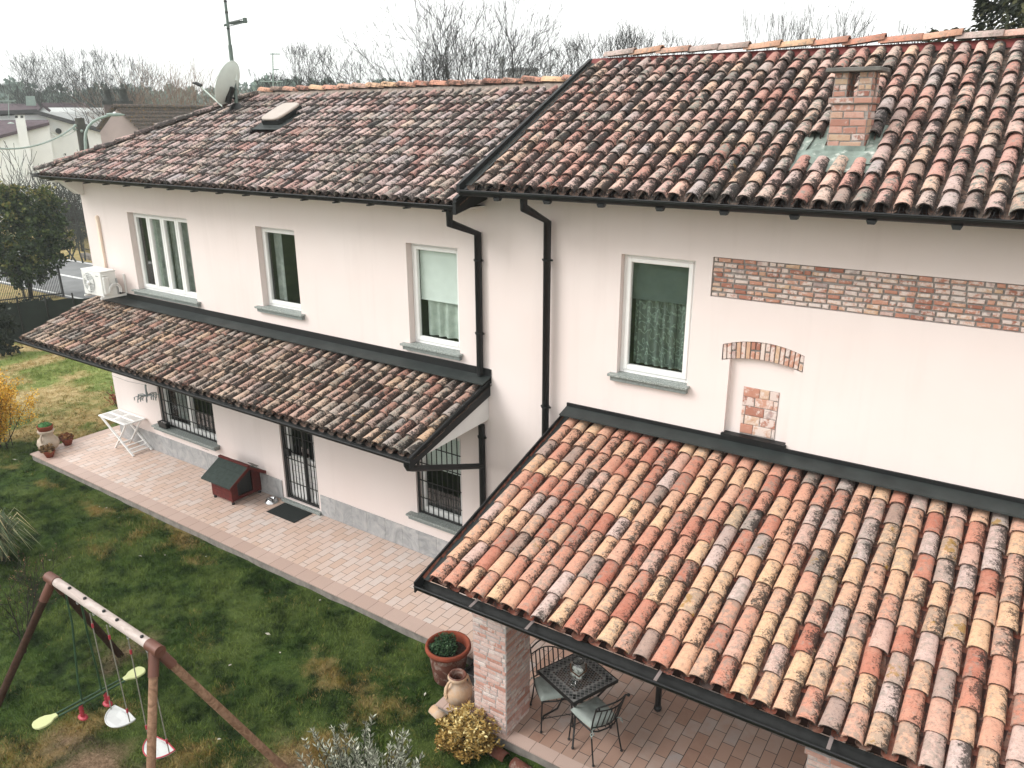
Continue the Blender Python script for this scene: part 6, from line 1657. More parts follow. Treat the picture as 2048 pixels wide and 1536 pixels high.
leafy('hedge', 'dark hedge behind the green net fence', at(40, 670, dd), [(at(-20, 625, dd), (60*s, 40*s, 40*s)), (at(60, 630, dd), (55*s, 40*s, 36*s)), (at(120, 640, dd), (40*s, 30*s, 28*s))], 4200, .13, 'darkleaf', 53, .06, 1.2, 0, 'hedge', .3)

# ---- bare trees (prototypes share their meshes)
def bare_proto(seed, H, stems, spread, kids, lean=.3, r=.02, maxlev=3, up=.08, nside=5, rmin=.005, spr0=0.0, wob=.09, lenk=(.5, .78), s0=.62):
    rg = random.Random(seed); tr = MB(); br = MB()
    for i in range(stems):
        az = 2*math.pi*i/max(1, stems)+rg.uniform(-.5, .5); ln = lean*rg.uniform(.5, 1.2) if stems > 1 else lean*.2
        d = Vector((math.cos(az)*ln, math.sin(az)*ln, 1)); p = Vector((math.cos(az)*spr0, math.sin(az)*spr0, 0))
        P_ = [p]; q = d.normalized(); L0 = H*rg.uniform(.82, 1.05)*s0; k = 5; dirs = []; rs = [r*H]
        for j in range(k): q = (q+Vector((rg.gauss(0, wob), rg.gauss(0, wob), up*.6))).normalized(); P_.append(P_[-1]+q*L0/k); rs.append(r*H*(1-.68*(j+1)/k)); dirs.append(q)
        tr.tube(P_, rs, 7)
        nb = kids[0]
        for c in range(nb):
            t = .22+.76*(c+.5)/nb; s = t*k; j = min(int(s), k-1); f = s-j; qp = P_[j]+(P_[j+1]-P_[j])*f
            a2 = rg.uniform(0, 6.28); an = spread*rg.uniform(.6, 1.2); b = dirs[j]; x = b.cross(Vector((0, 0, 1))); x = x.normalized() if x.length > 1e-3 else Vector((1, 0, 0)); y = b.cross(x)
            nd_ = (b*math.cos(an)+(x*math.cos(a2)+y*math.sin(a2))*math.sin(an)); nd_.z += up; nd_.normalize()
            grow(rg, br, qp, nd_, H*(1-t*.5)*rg.uniform(.34, .52), max(rmin, (rs[j]*(1-f)+rs[j+1]*f)*.55), 1, maxlev, kids, spread, 0, nside, wob*1.2, up, None, .18, rmin, lenk)
    return tr, br
def fork_proto(seed, H, trunk=.42, limbs=6, tilt=(.5, 1.1), levels=6, r=.022, L0=.20, ratio=(.70, .86), ang=(.22, .58), up=.10, rmin=.006, stems=1, splay=.25, wob=.10, side=.6):
    """winter tree: trunk that forks again and again into finer twigs"""
    rg = random.Random(seed); tr = MB(); br = MB()
    def perp(d):
        x = d.cross(Vector((0, 0, 1))); x = x.normalized() if x.length > 1e-3 else Vector((1, 0, 0)); return x, d.cross(x).normalized()
    def go(p, d, Ln, rad, lev):
        k = 3; P_ = [p]; q = d; rs = [rad]
        for i in range(k):
            q = (q+Vector((rg.gauss(0, wob), rg.gauss(0, wob), rg.gauss(0, wob)+up*.35))).normalized(); P_.append(P_[-1]+q*Ln/k); rs.append(max(rmin*.8, rad*(1-.3*(i+1)/k)))
        br.tube(P_, rs, 5 if lev < 2 else (4 if lev < 4 else 3), 0, (.5,)*3, False, True)
        if lev >= levels: return
        x, y = perp(q); az = rg.uniform(0, 6.28); n = 2 if rg.random() < .76 else 3
        for c in range(n):
            a = az+2*math.pi*c/n+rg.uniform(-.4, .4); an = rg.uniform(*ang)*(1.0 if c else .75); nd_ = q*math.cos(an)+(x*math.cos(a)+y*math.sin(a))*math.sin(an); nd_.z += up; nd_.normalize()
            go(P_[-1], nd_, Ln*rg.uniform(*ratio), max(rmin, rs[-1]*(.80 if c == 0 else .62)), lev+1)
        if rg.random() < side and lev < levels-1:
            a = rg.uniform(0, 6.28); an = rg.uniform(.5, .95); nd_ = d*math.cos(an)+(x*math.cos(a)+y*math.sin(a))*math.sin(an); nd_.z += up; nd_.normalize()
            go(P_[1], nd_, Ln*rg.uniform(.5, .75), max(rmin, rs[1]*.5), min(levels, lev+2))
    for s_ in range(stems):
        az = 6.28*s_/max(1, stems)+rg.uniform(-.3, .3); sp = splay if stems > 1 else .05; d = Vector((math.cos(az)*sp, math.sin(az)*sp, 1)).normalized(); p = Vector((math.cos(az)*sp*.6, math.sin(az)*sp*.6, 0)) if stems > 1 else Vector()
        TH = trunk*H*rg.uniform(.85, 1.1); P_ = [p]; q = d; rs = [r*H]
        for i in range(4): q = (q+Vector((rg.gauss(0, .05), rg.gauss(0, .05), .02))).normalized(); P_.append(P_[-1]+q*TH/4); rs.append(r*H*(1-.09*(i+1)))
        tr.tube(P_, rs, 8); x, y = perp(q)
        for c in range(limbs):
            a = 6.28*c/limbs+rg.uniform(-.4, .4); an = rg.uniform(*tilt) if c else .12; nd_ = (q*math.cos(an)+(x*math.cos(a)+y*math.sin(a))*math.sin(an)).normalized(); j = 4 if c % 2 == 0 else 3
            go(P_[j], nd_, H*L0*rg.uniform(.85, 1.2), r*H*.52, 1)
    zs = sorted(v[2] for v in br.v)[int(.996*len(br.v))]; k = H/zs
    for mb_ in (tr, br): mb_.v = [(v[0]*k, v[1]*k, v[2]*k) for v in mb_.v]
    return tr, br
PROTO = {}
def bare_tree(kind, name, label, px, d, top, seed=0, mt='bark', group=None, rot=None, base_z=-.25, params=None, sx=1.0, cat='bare tree'):
    pos = at(px, 237, d); Ht = at(px, top, d).z-base_z
    if kind not in PROTO:
        tr, br = fork_proto(**params); t = thing(name, label, cat, (0, 0, 0), W, group)
        a = tr.build('trunk', MT[mt], t); b2 = br.build('branches', MT[mt], t); PROTO[kind] = (t, params['H']); root = t
    else:
        t0, _ = PROTO[kind]; root = t0.copy(); link(root); tag(root, label, cat, group)
        if not group and 'group' in root: del root['group']
        for chd in t0.children:
            c_ = chd.copy(); link(c_); c_.parent = root
    k = Ht/PROTO[kind][1]; root.location = (pos.x, pos.y, base_z); root.scale = (k*sx, k*sx, k); root.rotation_euler = (0, 0, (rot if rot is not None else seed*1.7))
    return root
big = dict(seed=3, H=14, trunk=.36, limbs=9, tilt=(.35, 1.2), levels=7, r=.026, L0=.20, ratio=(.70, .85), ang=(.18, .52), up=.06, rmin=.0105, wob=.11, side=.7)
tall = dict(seed=11, H=12, trunk=.30, limbs=6, tilt=(.15, .55), levels=7, r=.018, L0=.20, ratio=(.70, .85), ang=(.16, .45), up=.12, rmin=.0105, wob=.11, side=.5)
fork = dict(seed=23, H=12, trunk=.28, limbs=4, tilt=(.2, .7), levels=7, r=.020, L0=.20, ratio=(.70, .85), ang=(.16, .5), up=.09, rmin=.0105, stems=2, splay=.22, wob=.11, side=.5)
twig = dict(seed=37, H=9, trunk=.16, limbs=3, tilt=(.1, .4), levels=4, r=.006, L0=.24, ratio=(.70, .88), ang=(.14, .45), up=.14, rmin=.008, stems=11, splay=.38, wob=.14)
G1 = 'bare winter trees beyond the roofs'
bare_tree('big', 'bare_tree', 'widest bare tree with many spreading limbs, rising behind the ridge of the lower house', 885, 46, 8, 1, 'bark', G1, 0.4, params=big, sx=1.12)
bare_tree('big', 'bare_tree', 'tall bare tree with forked limbs right of the widest tree, touching the top edge', 988, 43, -8, 2, 'bark', G1, 2.6, sx=.95)
bare_tree('fork', 'bare_tree', 'low bare tree leaning out at the left flank of the widest tree', 800, 50, 100, 3, 'bark', G1, 1.2, params=fork, sx=1.3)
bare_tree('fork', 'bare_tree', 'slim bare tree just left of the taller roof verge', 1160, 50, 62, 4, 'bark', G1, 3.2)
bare_tree('tall', 'bare_tree', 'thin upright bare tree above the left end of the taller roof', 1232, 52, 60, 5, 'bark', G1, .3, params=tall)
bare_tree('fork', 'bare_tree', 'bare tree with fine dotted twigs above the left end of the taller roof', 1292, 50, 48, 6, 'bark', G1, 5.1)
bare_tree('tall', 'bare_tree', 'slender bare tree, left of two above the middle of the taller ridge', 1535, 38, 12, 7, 'bark', G1, 2.0, sx=.6)
bare_tree('fork', 'bare_tree', 'three-stemmed bare tree, right of two above the middle of the taller ridge', 1630, 38, 12, 8, 'bark', G1, .9, sx=.62)
bare_tree('tall', 'bare_tree', 'bushy bare treetop between the chimney and the conifer', 1825, 40, 62, 9, 'bark', G1, 4.0, sx=.9)
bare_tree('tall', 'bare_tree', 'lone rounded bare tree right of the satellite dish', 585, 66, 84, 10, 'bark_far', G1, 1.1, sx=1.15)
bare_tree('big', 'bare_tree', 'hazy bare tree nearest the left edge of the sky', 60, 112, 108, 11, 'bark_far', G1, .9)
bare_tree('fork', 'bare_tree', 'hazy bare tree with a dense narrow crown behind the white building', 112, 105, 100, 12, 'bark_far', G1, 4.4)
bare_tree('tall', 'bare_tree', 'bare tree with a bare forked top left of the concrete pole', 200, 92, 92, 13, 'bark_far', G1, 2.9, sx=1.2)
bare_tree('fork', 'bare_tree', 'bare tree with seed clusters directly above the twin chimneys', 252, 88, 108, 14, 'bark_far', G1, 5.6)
bare_tree('twig', 'bare_shrub', 'large twiggy orange-brown thicket right of the twin chimneys', 318, 84, 122, 15, 'twig_orange', 'tall twiggy thickets', .6, params=twig, sx=1.2, cat='bare shrub')
bare_tree('twig', 'bare_shrub', 'large twiggy orange-brown thicket left of the satellite dish', 392, 80, 118, 16, 'twig_orange', 'tall twiggy thickets', 2.4, sx=1.2, cat='bare shrub')
low = dict(seed=57, H=4, trunk=.15, limbs=3, tilt=(.2, .6), levels=4, r=.007, L0=.22, ratio=(.72, .88), ang=(.2, .55), up=.08, rmin=.008, stems=5, splay=.4)
G2 = 'bare shrubs in front of the white building'
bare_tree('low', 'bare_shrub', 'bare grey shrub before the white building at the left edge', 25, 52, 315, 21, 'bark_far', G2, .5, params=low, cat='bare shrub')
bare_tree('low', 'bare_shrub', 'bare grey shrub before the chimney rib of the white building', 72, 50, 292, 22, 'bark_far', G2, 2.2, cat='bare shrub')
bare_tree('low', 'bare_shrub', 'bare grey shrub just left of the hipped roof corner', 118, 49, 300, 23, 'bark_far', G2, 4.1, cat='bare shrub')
dk = dict(seed=77, H=3, trunk=.12, limbs=3, tilt=(.2, .8), levels=5, r=.008, L0=.2, ratio=(.74, .9), ang=(.2, .6), up=.05, rmin=.009, stems=11, splay=.7)
MT['twig_dark'] = bark_mat('dark_brown_twigs', S(70, 56, 54, .45))
G3 = 'dark brown thickets along the road'
for i, (px, top, lab) in enumerate(((108, 408, 'dark brown thicket behind the evergreen tree'), (142, 402, 'dark brown thicket below the corner of the hipped roof'), (168, 415, 'dark brown thicket against the wall corner of the pink house'), (60, 372, 'dark brown thicket rising above the evergreen tree'))):
    bare_tree('dk', 'bare_shrub', lab, px, 60, top, 31+i, 'twig_dark', G3, i*1.9, params=dk, cat='bare shrub', sx=1.25)

# ---- conifer at the right-hand end of the ridge
MT['conif'] = leaf_mat('conifer_needles', [(0, (.008, .012, .007, 1)), (.6, (.024, .030, .012, 1)), (1, (.075, .075, .028, 1))])
def conifer(label, base, H, Rb, seed, nb=46, per=260, size=.16):
    rg = random.Random(seed); base = Vector(base); t = thing('conifer', label, 'conifer', base); tr = MB(); lf = MB(); tr.tube([base, base+Vector((0, 0, H))], [.22, .03], 8)
    for k in range(nb):
        f = (k+.5)/nb; z = H*(.12+.86*f); Ln = Rb*(1-f)**.75*rg.uniform(.75, 1.2)+.25; a = k*2.4+rg.uniform(-.3, .3); d = Vector((math.cos(a), math.sin(a), -.12+.25*f)); p0 = base+Vector((0, 0, z))
        p1 = p0+d*Ln; tr.tube([p0, p0+d*Ln*.5+Vector((0, 0, -.05)), p1], [.05*(1-f)+.01, .03*(1-f)+.008, .006], 4)
        sd = Vector((-d.y, d.x, 0))
        for q in range(int(per*(.35+.65*(1-f))) if z > 7 else 150):
            s_ = rg.random()**.7; w = (1-s_*.65)*Ln*.36; p = p0+d*Ln*s_+sd*rg.uniform(-w, w)+Vector((0, 0, rg.uniform(-.62, .14)*(.6+Ln*.2)))
            dr = (d*.6+sd*rg.uniform(-.7, .7)+Vector((0, 0, rg.uniform(-.9, .25)))); leaf(lf, p, dr, size*rg.uniform(.6, 1.3), size*.22, rg, rg.random())
    tr.build('trunk', MT['bark_dark'], t); lf.build('crown', MT['conif'], t)
cb = at(2125, 237, 21); conifer('big dark conifer behind the right end of the taller ridge', (cb.x, cb.y, -.25), 15.5, 4.6, 61, 110, 1500, .15)

# ---- street lamp, pole and wires
MT['lampgreen'] = plain('green_lamp_steel', S(172, 190, 180, .65), .5, .1, .1)
MT['pole'] = plain('weathered_pole', S(96, 94, 86, .5), .95, 0, .35, 4)
d = 43; pb_ = at(165, 237, d); tp = at(158.5, 236, d); s = d/FPX
t = thing('utility_pole', 'thick grey concrete utility pole behind the hipped roof corner', 'utility pole', (pb_.x, pb_.y, -.2)); m = MB()
m.tube([Vector((tp.x, tp.y, -.3)), tp], [.30, .20], 12); m.build('shaft', MT['pole'], t)
m = MB(); rt = CR.normalized(); 
for py, o in ((252, -8), (259, -10), (263, 5)): p = at(158.5+o*.5, py, d-.2); m.beam(at(158.5, py, d-.05), at(158.5+o, py, d-.2), .04, .04); m.ball(at(158.5+o, py-1, d-.2), .07, 8, 6)
m.build('insulators', MT['lampgreen'], t)
d = 41; lb = at(173, 237, d)
t = thing('street_lamp', 'pale green street lamp with a curved arm over the hipped roof corner', 'street lamp', (lb.x, lb.y, -.2)); m = MB()
P_ = [Vector((at(171.5, 310, d).x, at(171.5, 310, d).y, -.3))]+[at(a, b, d) for a, b in ((171.5, 300), (170.5, 280), (171.5, 266), (176, 254), (185, 244), (198, 237), (212, 232.5), (222, 230))]
m.tube(P_, [.075]+[.062]*3+[.055]*3+[.05]*2, 10); m.build('mast', MT['lampgreen'], t)
m = MB(); p, q = at(212, 229, d), at(250, 229.5, d); ax = (q-p); n_ = 9; rad = [.04, .065, .075, .08, .08, .075, .06, .04, .015]
m.tube([p+ax*i/8 for i in range(9)], rad, 10); m.build('lamp_head', MT['lampgreen'], t)
m = MB(); m.ball(at(229, 226.5, d), .07, 8, 6); m.build('sensor', MT['white'], t)
m = MB(); p, q = at(150, 252, 42.8), at(-60, 288, 36); n_ = 14
m.tube([p+(q-p)*i/n_+Vector((0, 0, -.5*4*(i/n_)*(1-i/n_))) for i in range(n_+1)], .035, 5)
single('wire', m, MT['lampgreen'], 'twisted overhead cable running from the pole to the left edge', 'cable', p)
m = MB(); p, q = at(152, 260, 42.8), at(100, 264, 72)
m.tube([p+(q-p)*i/8+Vector((0, 0, -.3*4*(i/8)*(1-i/8))) for i in range(9)], .018, 4)
single('wire', m, MT['lampgreen'], 'thin wire from the pole to the white building wall', 'cable', p)

# ---- white building with a gable, its lean-to and chimney
MT['whitewall'] = plain('white_wall', (.86, .88, .86, 1), .95, 0, .05, .4); MT['roofgrey'] = plain('grey_roof', S(112, 110, 112, .4), .9, 0, .2, 2); MT['roofpurple'] = plain('purple_brown_roof', S(120, 100, 108, .42), .9, 0, .25, 3)
MT['darkwin'] = plain('dark_opening', (.03, .034, .034, 1), .5)
D_ = 75.0
def wp(px, py, d=D_): return at(px, py, d)
back = (CF-Vector((0, 0, CF.z))).normalized(); bk = Vector((at(100, 237, 1).x, at(100, 237, 1).y, 0)).normalized()
gnd_z = -.25
def drop(p): return Vector((p.x, p.y, gnd_z))
t = thing('white_building', 'long white building with a low gable behind the lamp and pole', 'building', drop(wp(90, 300)))
pts = [drop(wp(-60, 300)), drop(wp(222, 300)), wp(222, 271), wp(75, 229), wp(-60, 234)]
m = MB(); m.prism(pts, bk*16, 0); m.build('wall', MT['whitewall'], t)
m = MB(); f = -bk*.5
for a_, b2 in (((68, 226.5), (226, 270)), ((-62, 231.5), (76, 226))):
    P0_, P1_ = wp(*a_), wp(*b2); m.prism([P0_+f, P1_+f, P1_+f+Vector((0, 0, .28)), P0_+f+Vector((0, 0, .28))], bk*17.5, 0)
m.build('roof', MT['roofgrey'], t)
for (x0, y0, x1, y1) in ((112, 307, 132, 332), (10, 240, 18, 246), (54, 241, 64, 246)):
    m = MB(); a_, b2 = wp(x0, y1, D_-.06), wp(x1, y1, D_-.06); c_, d_ = wp(x1, y0, D_-.06), wp(x0, y0, D_-.06); m.quad([a_, b2, c_, d_])
    m.prism([a_, b2, c_, d_], bk*.05); w = m.build('window', MT['darkwin'], t)
m = MB(); m.quad([wp(62, 277, D_-.07), wp(76, 276, D_-.07), wp(75, 268, D_-.07)]); m.build('vent_opening', MT['darkwin'], t)
m = MB(); p = wp(117, 262, D_-.1); m.tube([p, p-bk*.5], .22, 10); m.build('flue', MT['iron'], t)
m = MB(); a_, b2 = wp(52, 211, D_+8), wp(72, 211, D_+8); m.prism([a_, b2, wp(69, 192, D_+8), wp(51, 192, D_+8)], bk*1.6); m.build('vent_box', MT['lampgreen'], t)
DB = D_-5
m = MB(); m.prism([drop(wp(-60, 300, DB)), drop(wp(98, 300, DB)), wp(98, 251, DB), wp(-60, 293, DB)], bk*4.9); m.build('lean_to_wall', MT['whitewall'], t)
m = MB(); m.prism([wp(-62, 293, DB-.4), wp(99, 250, DB-.4), wp(97, 245, D_-.1), wp(-62, 246, D_-.1)], (0, 0, .2)); m.build('lean_to_roof', MT['roofpurple'], t)
DC = DB-1.2
m = MB(); m.prism([drop(wp(38, 300, DC)), drop(wp(58, 300, DC)), wp(48, 230, DC), wp(29, 230, DC)], bk*1.1); cs = m.build('chimney_stack', MT['whitewall'], t)
m = MB(); m.prism([wp(27, 229.5, DC-.1), wp(50, 229.5, DC-.1), wp(50, 227.5, DC-.1), wp(27, 227.5, DC-.1)], bk*1.3, 0)
for x0 in (30, 41): m.prism([wp(x0, 236, DC-.02), wp(x0+5.5, 236, DC-.02), wp(x0+5.5, 231, DC-.02), wp(x0, 231, DC-.02)], bk*.015, 1)
m.build('chimney_cap', [MT['roofgrey'], MT['darkwin']], cs)
m = MB(); m.lathe([(.001, .1), (.4, .05), (.55, 0)], wp(22, 247, DC-.3), 14, 0, (.5,)*3, .7, .3); m.build('dish', MT['lampgreen'], t)
def aerial(px, y0, y1, d, lab, arms):
    b = at(px, y1, d); t = thing('tv_aerial', lab, 'aerial', b, W, 'thin tv aerials on the far roofs'); m = MB(); m.tube([b, at(px-1.5, y0, d)], .03, 5); m.build('pole', MT['lampgreen'], t)
    m = MB()
    for (xa, xb, y) in arms: m.tube([at(xa, y, d), at(xb, y, d)], .025, 4)
    m.build('arms', MT['lampgreen'], t)
aerial(18, 188, 236, D_-1, 'thin tv aerial on the white building at the left edge', [(-4, 32, 201), (-4, 30, 203)])
aerial(547, 106, 196, 40, 'thin tv aerial with two cross bars between the dish and the lone bare tree', [(540, 560, 108), (546, 558, 139), (520, 566, 163)])
# farther roofs
t = thing('distant_house', 'low far house with a pale purple roof behind the white building', 'house', drop(at(20, 237, 100))); m = MB()
m.prism([drop(at(-60, 237, 100)), drop(at(84, 237, 100)), at(84, 224, 100), at(-60, 226, 100)], bk*10); m.build('wall', MT['whitewall'], t)
m = MB(); m.prism([at(-62, 226, 99.5), at(86, 224, 99.5), at(76, 207, 104), at(-62, 207, 104)], bk*.4); m.build('roof', MT['roofpurple'], t)
t = thing('distant_house', 'far house with a small white gable and a long brown roof left of the pole', 'house', drop(at(130, 237, 92))); m = MB()
m.prism([drop(at(76, 237, 92)), drop(at(108, 237, 92)), at(108, 231, 92), at(84, 215, 92), at(76, 224, 92)], bk*2+CR*9); m.build('wall', MT['whitewall'], t)
m = MB(); m.prism([at(83, 212, 91.7), at(112, 234, 91.7), at(225, 250, 94), at(170, 211, 100)], (0, 0, .3)); m.prism([at(83, 212, 91.7), at(72, 226, 91.7), at(74, 227, 91.7), at(85, 215, 91.7)], bk*6); m.build('roof', MT['roofpurple'], t)
# pink gable house with two chimneys
DG = 58.0; t = thing('gable_house', 'small pink gabled house with two chimneys and an orange-lichened tile roof', 'house', drop(at(245, 237, DG))); rgt = (at(440, 237, 62)-at(234, 237, DG)).normalized()
gl, gr, ga = at(200, 264, DG), at(290, 271, DG), at(233, 218, DG)
m = MB(); m.prism([drop(gl), drop(gr), gr, ga, gl], rgt*7.6); m.build('wall', plain('weathered_pink_wall', S(226, 206, 202, .60), .95, 0, .12, .8), t)
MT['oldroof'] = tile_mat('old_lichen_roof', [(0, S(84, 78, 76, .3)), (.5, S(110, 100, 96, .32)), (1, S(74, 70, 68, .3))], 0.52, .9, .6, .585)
m = MB(); nrm = Vector((0, 0, 1)); fr_ = -bk*.35; up_ = Vector((0, 0, .12))
ra, rb_ = ga+up_-rgt*.2, ga+up_+rgt*8.2; ea, eb = gr+up_-rgt*.2-bk*.2, gr+up_+rgt*8.2-bk*.2
rows_ = 7
for k in range(rows_):
    f0, f1 = k/rows_, (k+1)/rows_; h0, h1 = Vector((0, 0, .02)), Vector((0, 0, .13))
    a_, b2, c_, d_ = ra+(ea-ra)*f0+h0, rb_+(eb-rb_)*f0+h0, rb_+(eb-rb_)*f1+h1, ra+(ea-ra)*f1+h1
    m.quad([a_, b2, c_, d_]); m.quad([d_, c_, c_-Vector((0, 0, .13)), d_-Vector((0, 0, .13))])
m.prism([gl+up_-rgt*.2, ga+up_-rgt*.2, ga+up_*2.2-rgt*.2, gl+up_*2.2-rgt*.2], rgt*8.4)
m.tube([ra+Vector((0, 0, .05)), rb_+Vector((0, 0, .05))], .14, 8)
m.build('roof', MT['oldroof'], t)
MT['chim_dark'] = plain('sooty_chimney', S(92, 94, 90, .4), .95, 0, .4, 6)
for px0, px1, yt in ((212, 233, 180), (242, 267, 178)):
    m = MB(); d = DG+2.0 if px0 < 230 else DG+1.5; a_, b2 = at(px0, 236, d), at(px1, 236, d); ht = at(px0, 209, d).z; w = (b2-a_).length; bk2 = bk*w*.9
    m.prism([a_, b2, Vector((b2.x, b2.y, ht)), Vector((a_.x, a_.y, ht))], bk2, 1); hh = Vector((0, 0, ht)); e_ = (b2-a_).normalized()
    q0, q1 = Vector((a_.x, a_.y, ht)), Vector((b2.x, b2.y, ht)); m.prism([q0-e_*.08-bk*.08, q1+e_*.08-bk*.08, q1+e_*.08-bk*.08+Vector((0, 0, .22)), q0-e_*.08-bk*.08+Vector((0, 0, .22))], bk2+bk*.16, 0)
    cpt = (q0+q1)/2+bk2/2; m.lathe([(w*.42, .22), (w*.30, .85), (w*.34, .87), (w*.34, .98), (w*.12, 1.02), (w*.16, 1.16), (w*.05, 1.30), (.001, 1.34)], cpt, 8); m.build('chimney', [MT['chim_dark'], plain('chimney_brickwork', S(150, 136, 132, .45), .95, 0, .3, 8)], t)
# distant tower house between the bare trees
MT['farwall'] = plain('hazy_far_wall', (.30, .31, .32, 1), .95, 0, .1, .2)  # grey lightened so the wall colour itself carries haze
t = thing('tower_house', 'distant grey building with a slender tower, seen through the bare trees', 'building', drop(at(1040, 237, 170))); DT = 170; m = MB(); bt2 = Vector((at(1040, 237, 1).x, at(1040, 237, 1).y, 0)).normalized()
m.prism([drop(at(1012, 237, DT)), drop(at(1076, 237, DT)), at(1076, 142, DT), at(1014, 144, DT)], bt2*8); m.build('wall', MT['farwall'], t)
m = MB(); m.prism([at(1010, 144, DT-.3), at(1078, 142, DT-.3), at(1072, 139, DT+4), at(1018, 140, DT+4)], (0, 0, .4)); m.prism([at(1066, 142, DT-.4), at(1076, 142, DT-.4), at(1071, 134, DT-.4)], bt2*2); m.build('roof', MT['roofgrey'], t)
m = MB(); m.prism([drop(at(997, 237, DT)), drop(at(1010, 237, DT)), at(1009, 120, DT), at(998, 120, DT)], bt2*1.4); m.prism([at(996.5, 120, DT-.2), at(1010.5, 120, DT-.2), at(1009.5, 113, DT-.2), at(997.5, 113, DT-.2)], bt2*1.7); m.build('tower', MT['farwall'], t)

# far wood along the horizon
MT['farleaf'] = leaf_mat('far_wood_leaves', [(0, S(96, 124, 110, .45)), (.5, S(126, 156, 140, .5)), (1, S(154, 176, 158, .55))])  # pale teal, with part of the haze put into the leaf colour
m = MB(); rg = random.Random(71)
for i in range(230):
    px = -160+1500*i/229+rg.uniform(-4, 4); d = rg.uniform(185, 270); dark = px > 470 and px < 790 or px < 70
    top = rg.uniform(158, 192) if dark else rg.uniform(172, 205); con = rg.random() < (.55 if dark else .15); b = at(px, 237, d); H_ = at(px, top, d).z+.3; r = rg.uniform(2.2, 4.6)*(.7 if con else 1)
    for k in range(240):
        f = rg.random()**.8; rr = (r*(1-f)**.8 if con else r*math.sqrt(max(0, 1-(2*f-1)**2))*.95+.3); a = rg.uniform(0, 6.28); q = math.sqrt(rg.random()); p = Vector((b.x+math.cos(a)*rr*q, b.y+math.sin(a)*rr*q, -.3+H_*f))
        leaf(m, p, (rg.uniform(-1, 1), rg.uniform(-1, 1), rg.uniform(-.4, 1)), rg.uniform(.9, 1.7), .62, rg, rg.random())
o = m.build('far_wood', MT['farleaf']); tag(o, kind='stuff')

# ---- aerial mast and satellite dish on the hipped roof
mp_ = L.pt((-14.62, 11.06, 0)); dm = math.hypot(mp_.x, mp_.y)
MT['galvg'] = plain('pale_green_steel', S(128, 144, 136, .55), .5, .3, .15); MT['dish'] = plain('dish_grey', S(214, 224, 216, .85), .5, 0, .05)
zb_ = EZ+SLL*(11.06-EY)
t = thing('tv_mast', 'tall antenna mast with a short side aerial, rising from the hipped roof', 'antenna mast', (-14.62, 11.06, zb_), L)
m = MB(); m.tube([(-14.62, 11.06, zb_-.1), (-14.62, 11.06, zb_+1.3)], .040, 10); m.tube([(-14.62, 11.06, zb_+1.3), (-14.62, 11.06, 10.6)], .028, 10)
for z in (7.95, 8.25, 8.45, 8.62, 8.95, 9.25, 9.45, 9.75): m.tube([(-14.62, 11.06, z-.015), (-14.62, 11.06, z+.015)], .034, 8, 1)
m.build('mast', [MT['galvg'], MT['iron']], t)
m = MB(); m.tube([(-14.62, 11.06, zb_-.12), (-14.62, 11.06, zb_+.10)], .065, 10); m.lathe([(.17, -.02), (.12, .05), (.07, .10)], (-14.62, 11.06, zb_+.08), 12); m.build('roof_collar', MT['iron'], t)
ap = at(452, 50, dm); al = Vector((-14.62, 11.06, ap.z)); m = MB(); e = L.pt((0, 0, 0)); w0 = at(452, 50, dm); w1 = at(490, 41, dm)
def toL(p): x, y = rot2((p.x, p.y), -DL); return Vector((x, y, p.z))
a0, a1 = toL(w0), toL(w1)
m.tube([a0-(a1-a0)*.12, a0+(a1-a0)*.12], .022, 6); q = (a1-a0); upv = Vector((0, 0, 1))
for z in (-.035, .035): m.tube([a0+q*.15+upv*z, a1+upv*z], .007, 5)
for k in range(9): p = a0+q*(.2+.8*k/9); m.tube([p-upv*.05, p+upv*.05], .006, 4); m.tube([p-Vector((.05, .09, 0)), p+Vector((.05, .09, 0))], .005, 4)
m.box(a1.x-.03, a1.x+.03, a1.y-.03, a1.y+.03, a1.z-.05, a1.z+.05); m.build('aerial', MT['galvg'], t)
m = MB(); p = toL(at(467, 155, dm-.05)); m.box(p.x-.06, p.x+.06, p.y-.05, p.y+.05, p.z-.06, p.z+.06); m.build('junction_box', MT['dish'], t)
dc = toL(at(456, 166, dm-.12)); t = thing('satellite_dish', 'round pale satellite dish seen from behind, clamped to the antenna mast', 'satellite dish', dc, L)
vd = Vector((dc.x, dc.y, 0)).normalized(); an = R(60); nv = Vector((vd.x*math.cos(an)-vd.y*math.sin(an), vd.x*math.sin(an)+vd.y*math.cos(an), .42)).normalized()
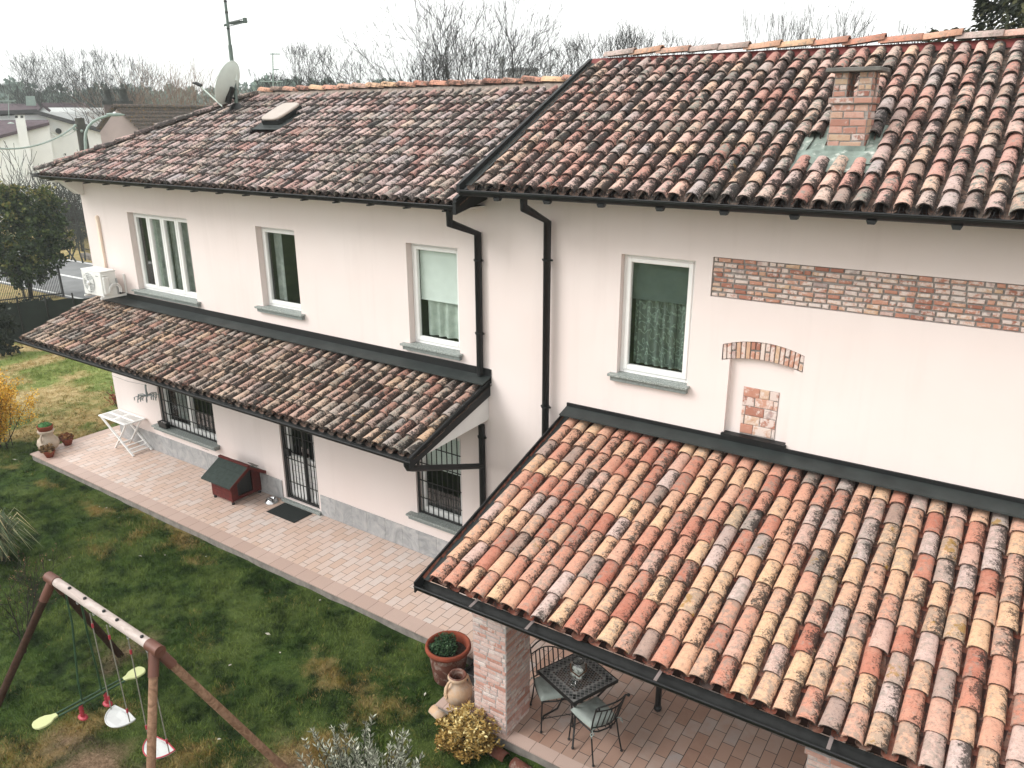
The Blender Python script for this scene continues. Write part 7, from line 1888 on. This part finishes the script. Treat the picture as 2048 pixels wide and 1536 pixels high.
sd = nv.cross(Vector((0, 0, 1))).normalized(); uv_ = sd.cross(nv).normalized(); m = MB(); RD = .42; n = 36; rings = [(.001, -.09), (.12, -.085), (.22, -.065), (.33, -.035), (.395, -.006), (RD, .012)]
vs_ = []
for rr, zz in rings:
    for j in range(n): a = 2*math.pi*j/n; vs_.append(dc+sd*(math.cos(a)*rr)+uv_*(math.sin(a)*rr*1.06)+nv*zz)
m.add(vs_, [(i*n+j, i*n+(j+1) % n, (i+1)*n+(j+1) % n, (i+1)*n+j) for i in range(len(rings)-1) for j in range(n)], 0, (.5,)*3, True)
m.tube(vs_[-n:]+[vs_[-n]], .010, 6); m.build('reflector', MT['dish'], t)
m = MB(); b0 = dc-uv_*.45; lnb = dc+nv*.62-uv_*.28; m.tube([b0-uv_*.04, lnb], .016, 8); m.build('feed_arm', MT['dish'], t)
m = MB(); m.tube([lnb+nv*.06, lnb-nv*.08], .035, 10); m.tube([lnb+nv*.05, lnb+nv*.12-uv_*.02], .02, 8); m.build('feed_horn', MT['iron'], t)
m = MB(); bx = dc-nv*.10; m.obox(bx-uv_*.16, sd*.05, uv_*.12, nv*.04); m.obox(bx-uv_*.30, sd*.035, uv_*.08, nv*.05); m.tube([bx-uv_*.05, Vector((-14.62, 11.06, (bx-uv_*.1).z))], .022, 8); m.tube([bx-uv_*.25, Vector((-14.62, 11.06, (bx-uv_*.2).z-.08))], .022, 8); m.build('mount', MT['iron'], t)

# ---- air: thin haze that lets the far wood fade
hz_ = MB(); hz_.box(-430, 200, -70, 430, -1.4, 34)
hm = NM('haze'); hm.nt.nodes.remove(hm.b)
pv = hm.n('ShaderNodeVolumePrincipled', {'Color': (.88, .96, .93, 1), 'Density': .0010, 'Anisotropy': .2})
hm.nt.links.new(pv.outputs[0], hm.out.inputs['Volume'])
hm.mat.volume_intersection_method = 'FAST' if hasattr(hm.mat, 'volume_intersection_method') and False else getattr(hm.mat, 'volume_intersection_method', 'FAST')
o = hz_.build('haze', hm.mat); tag(o, kind='stuff')
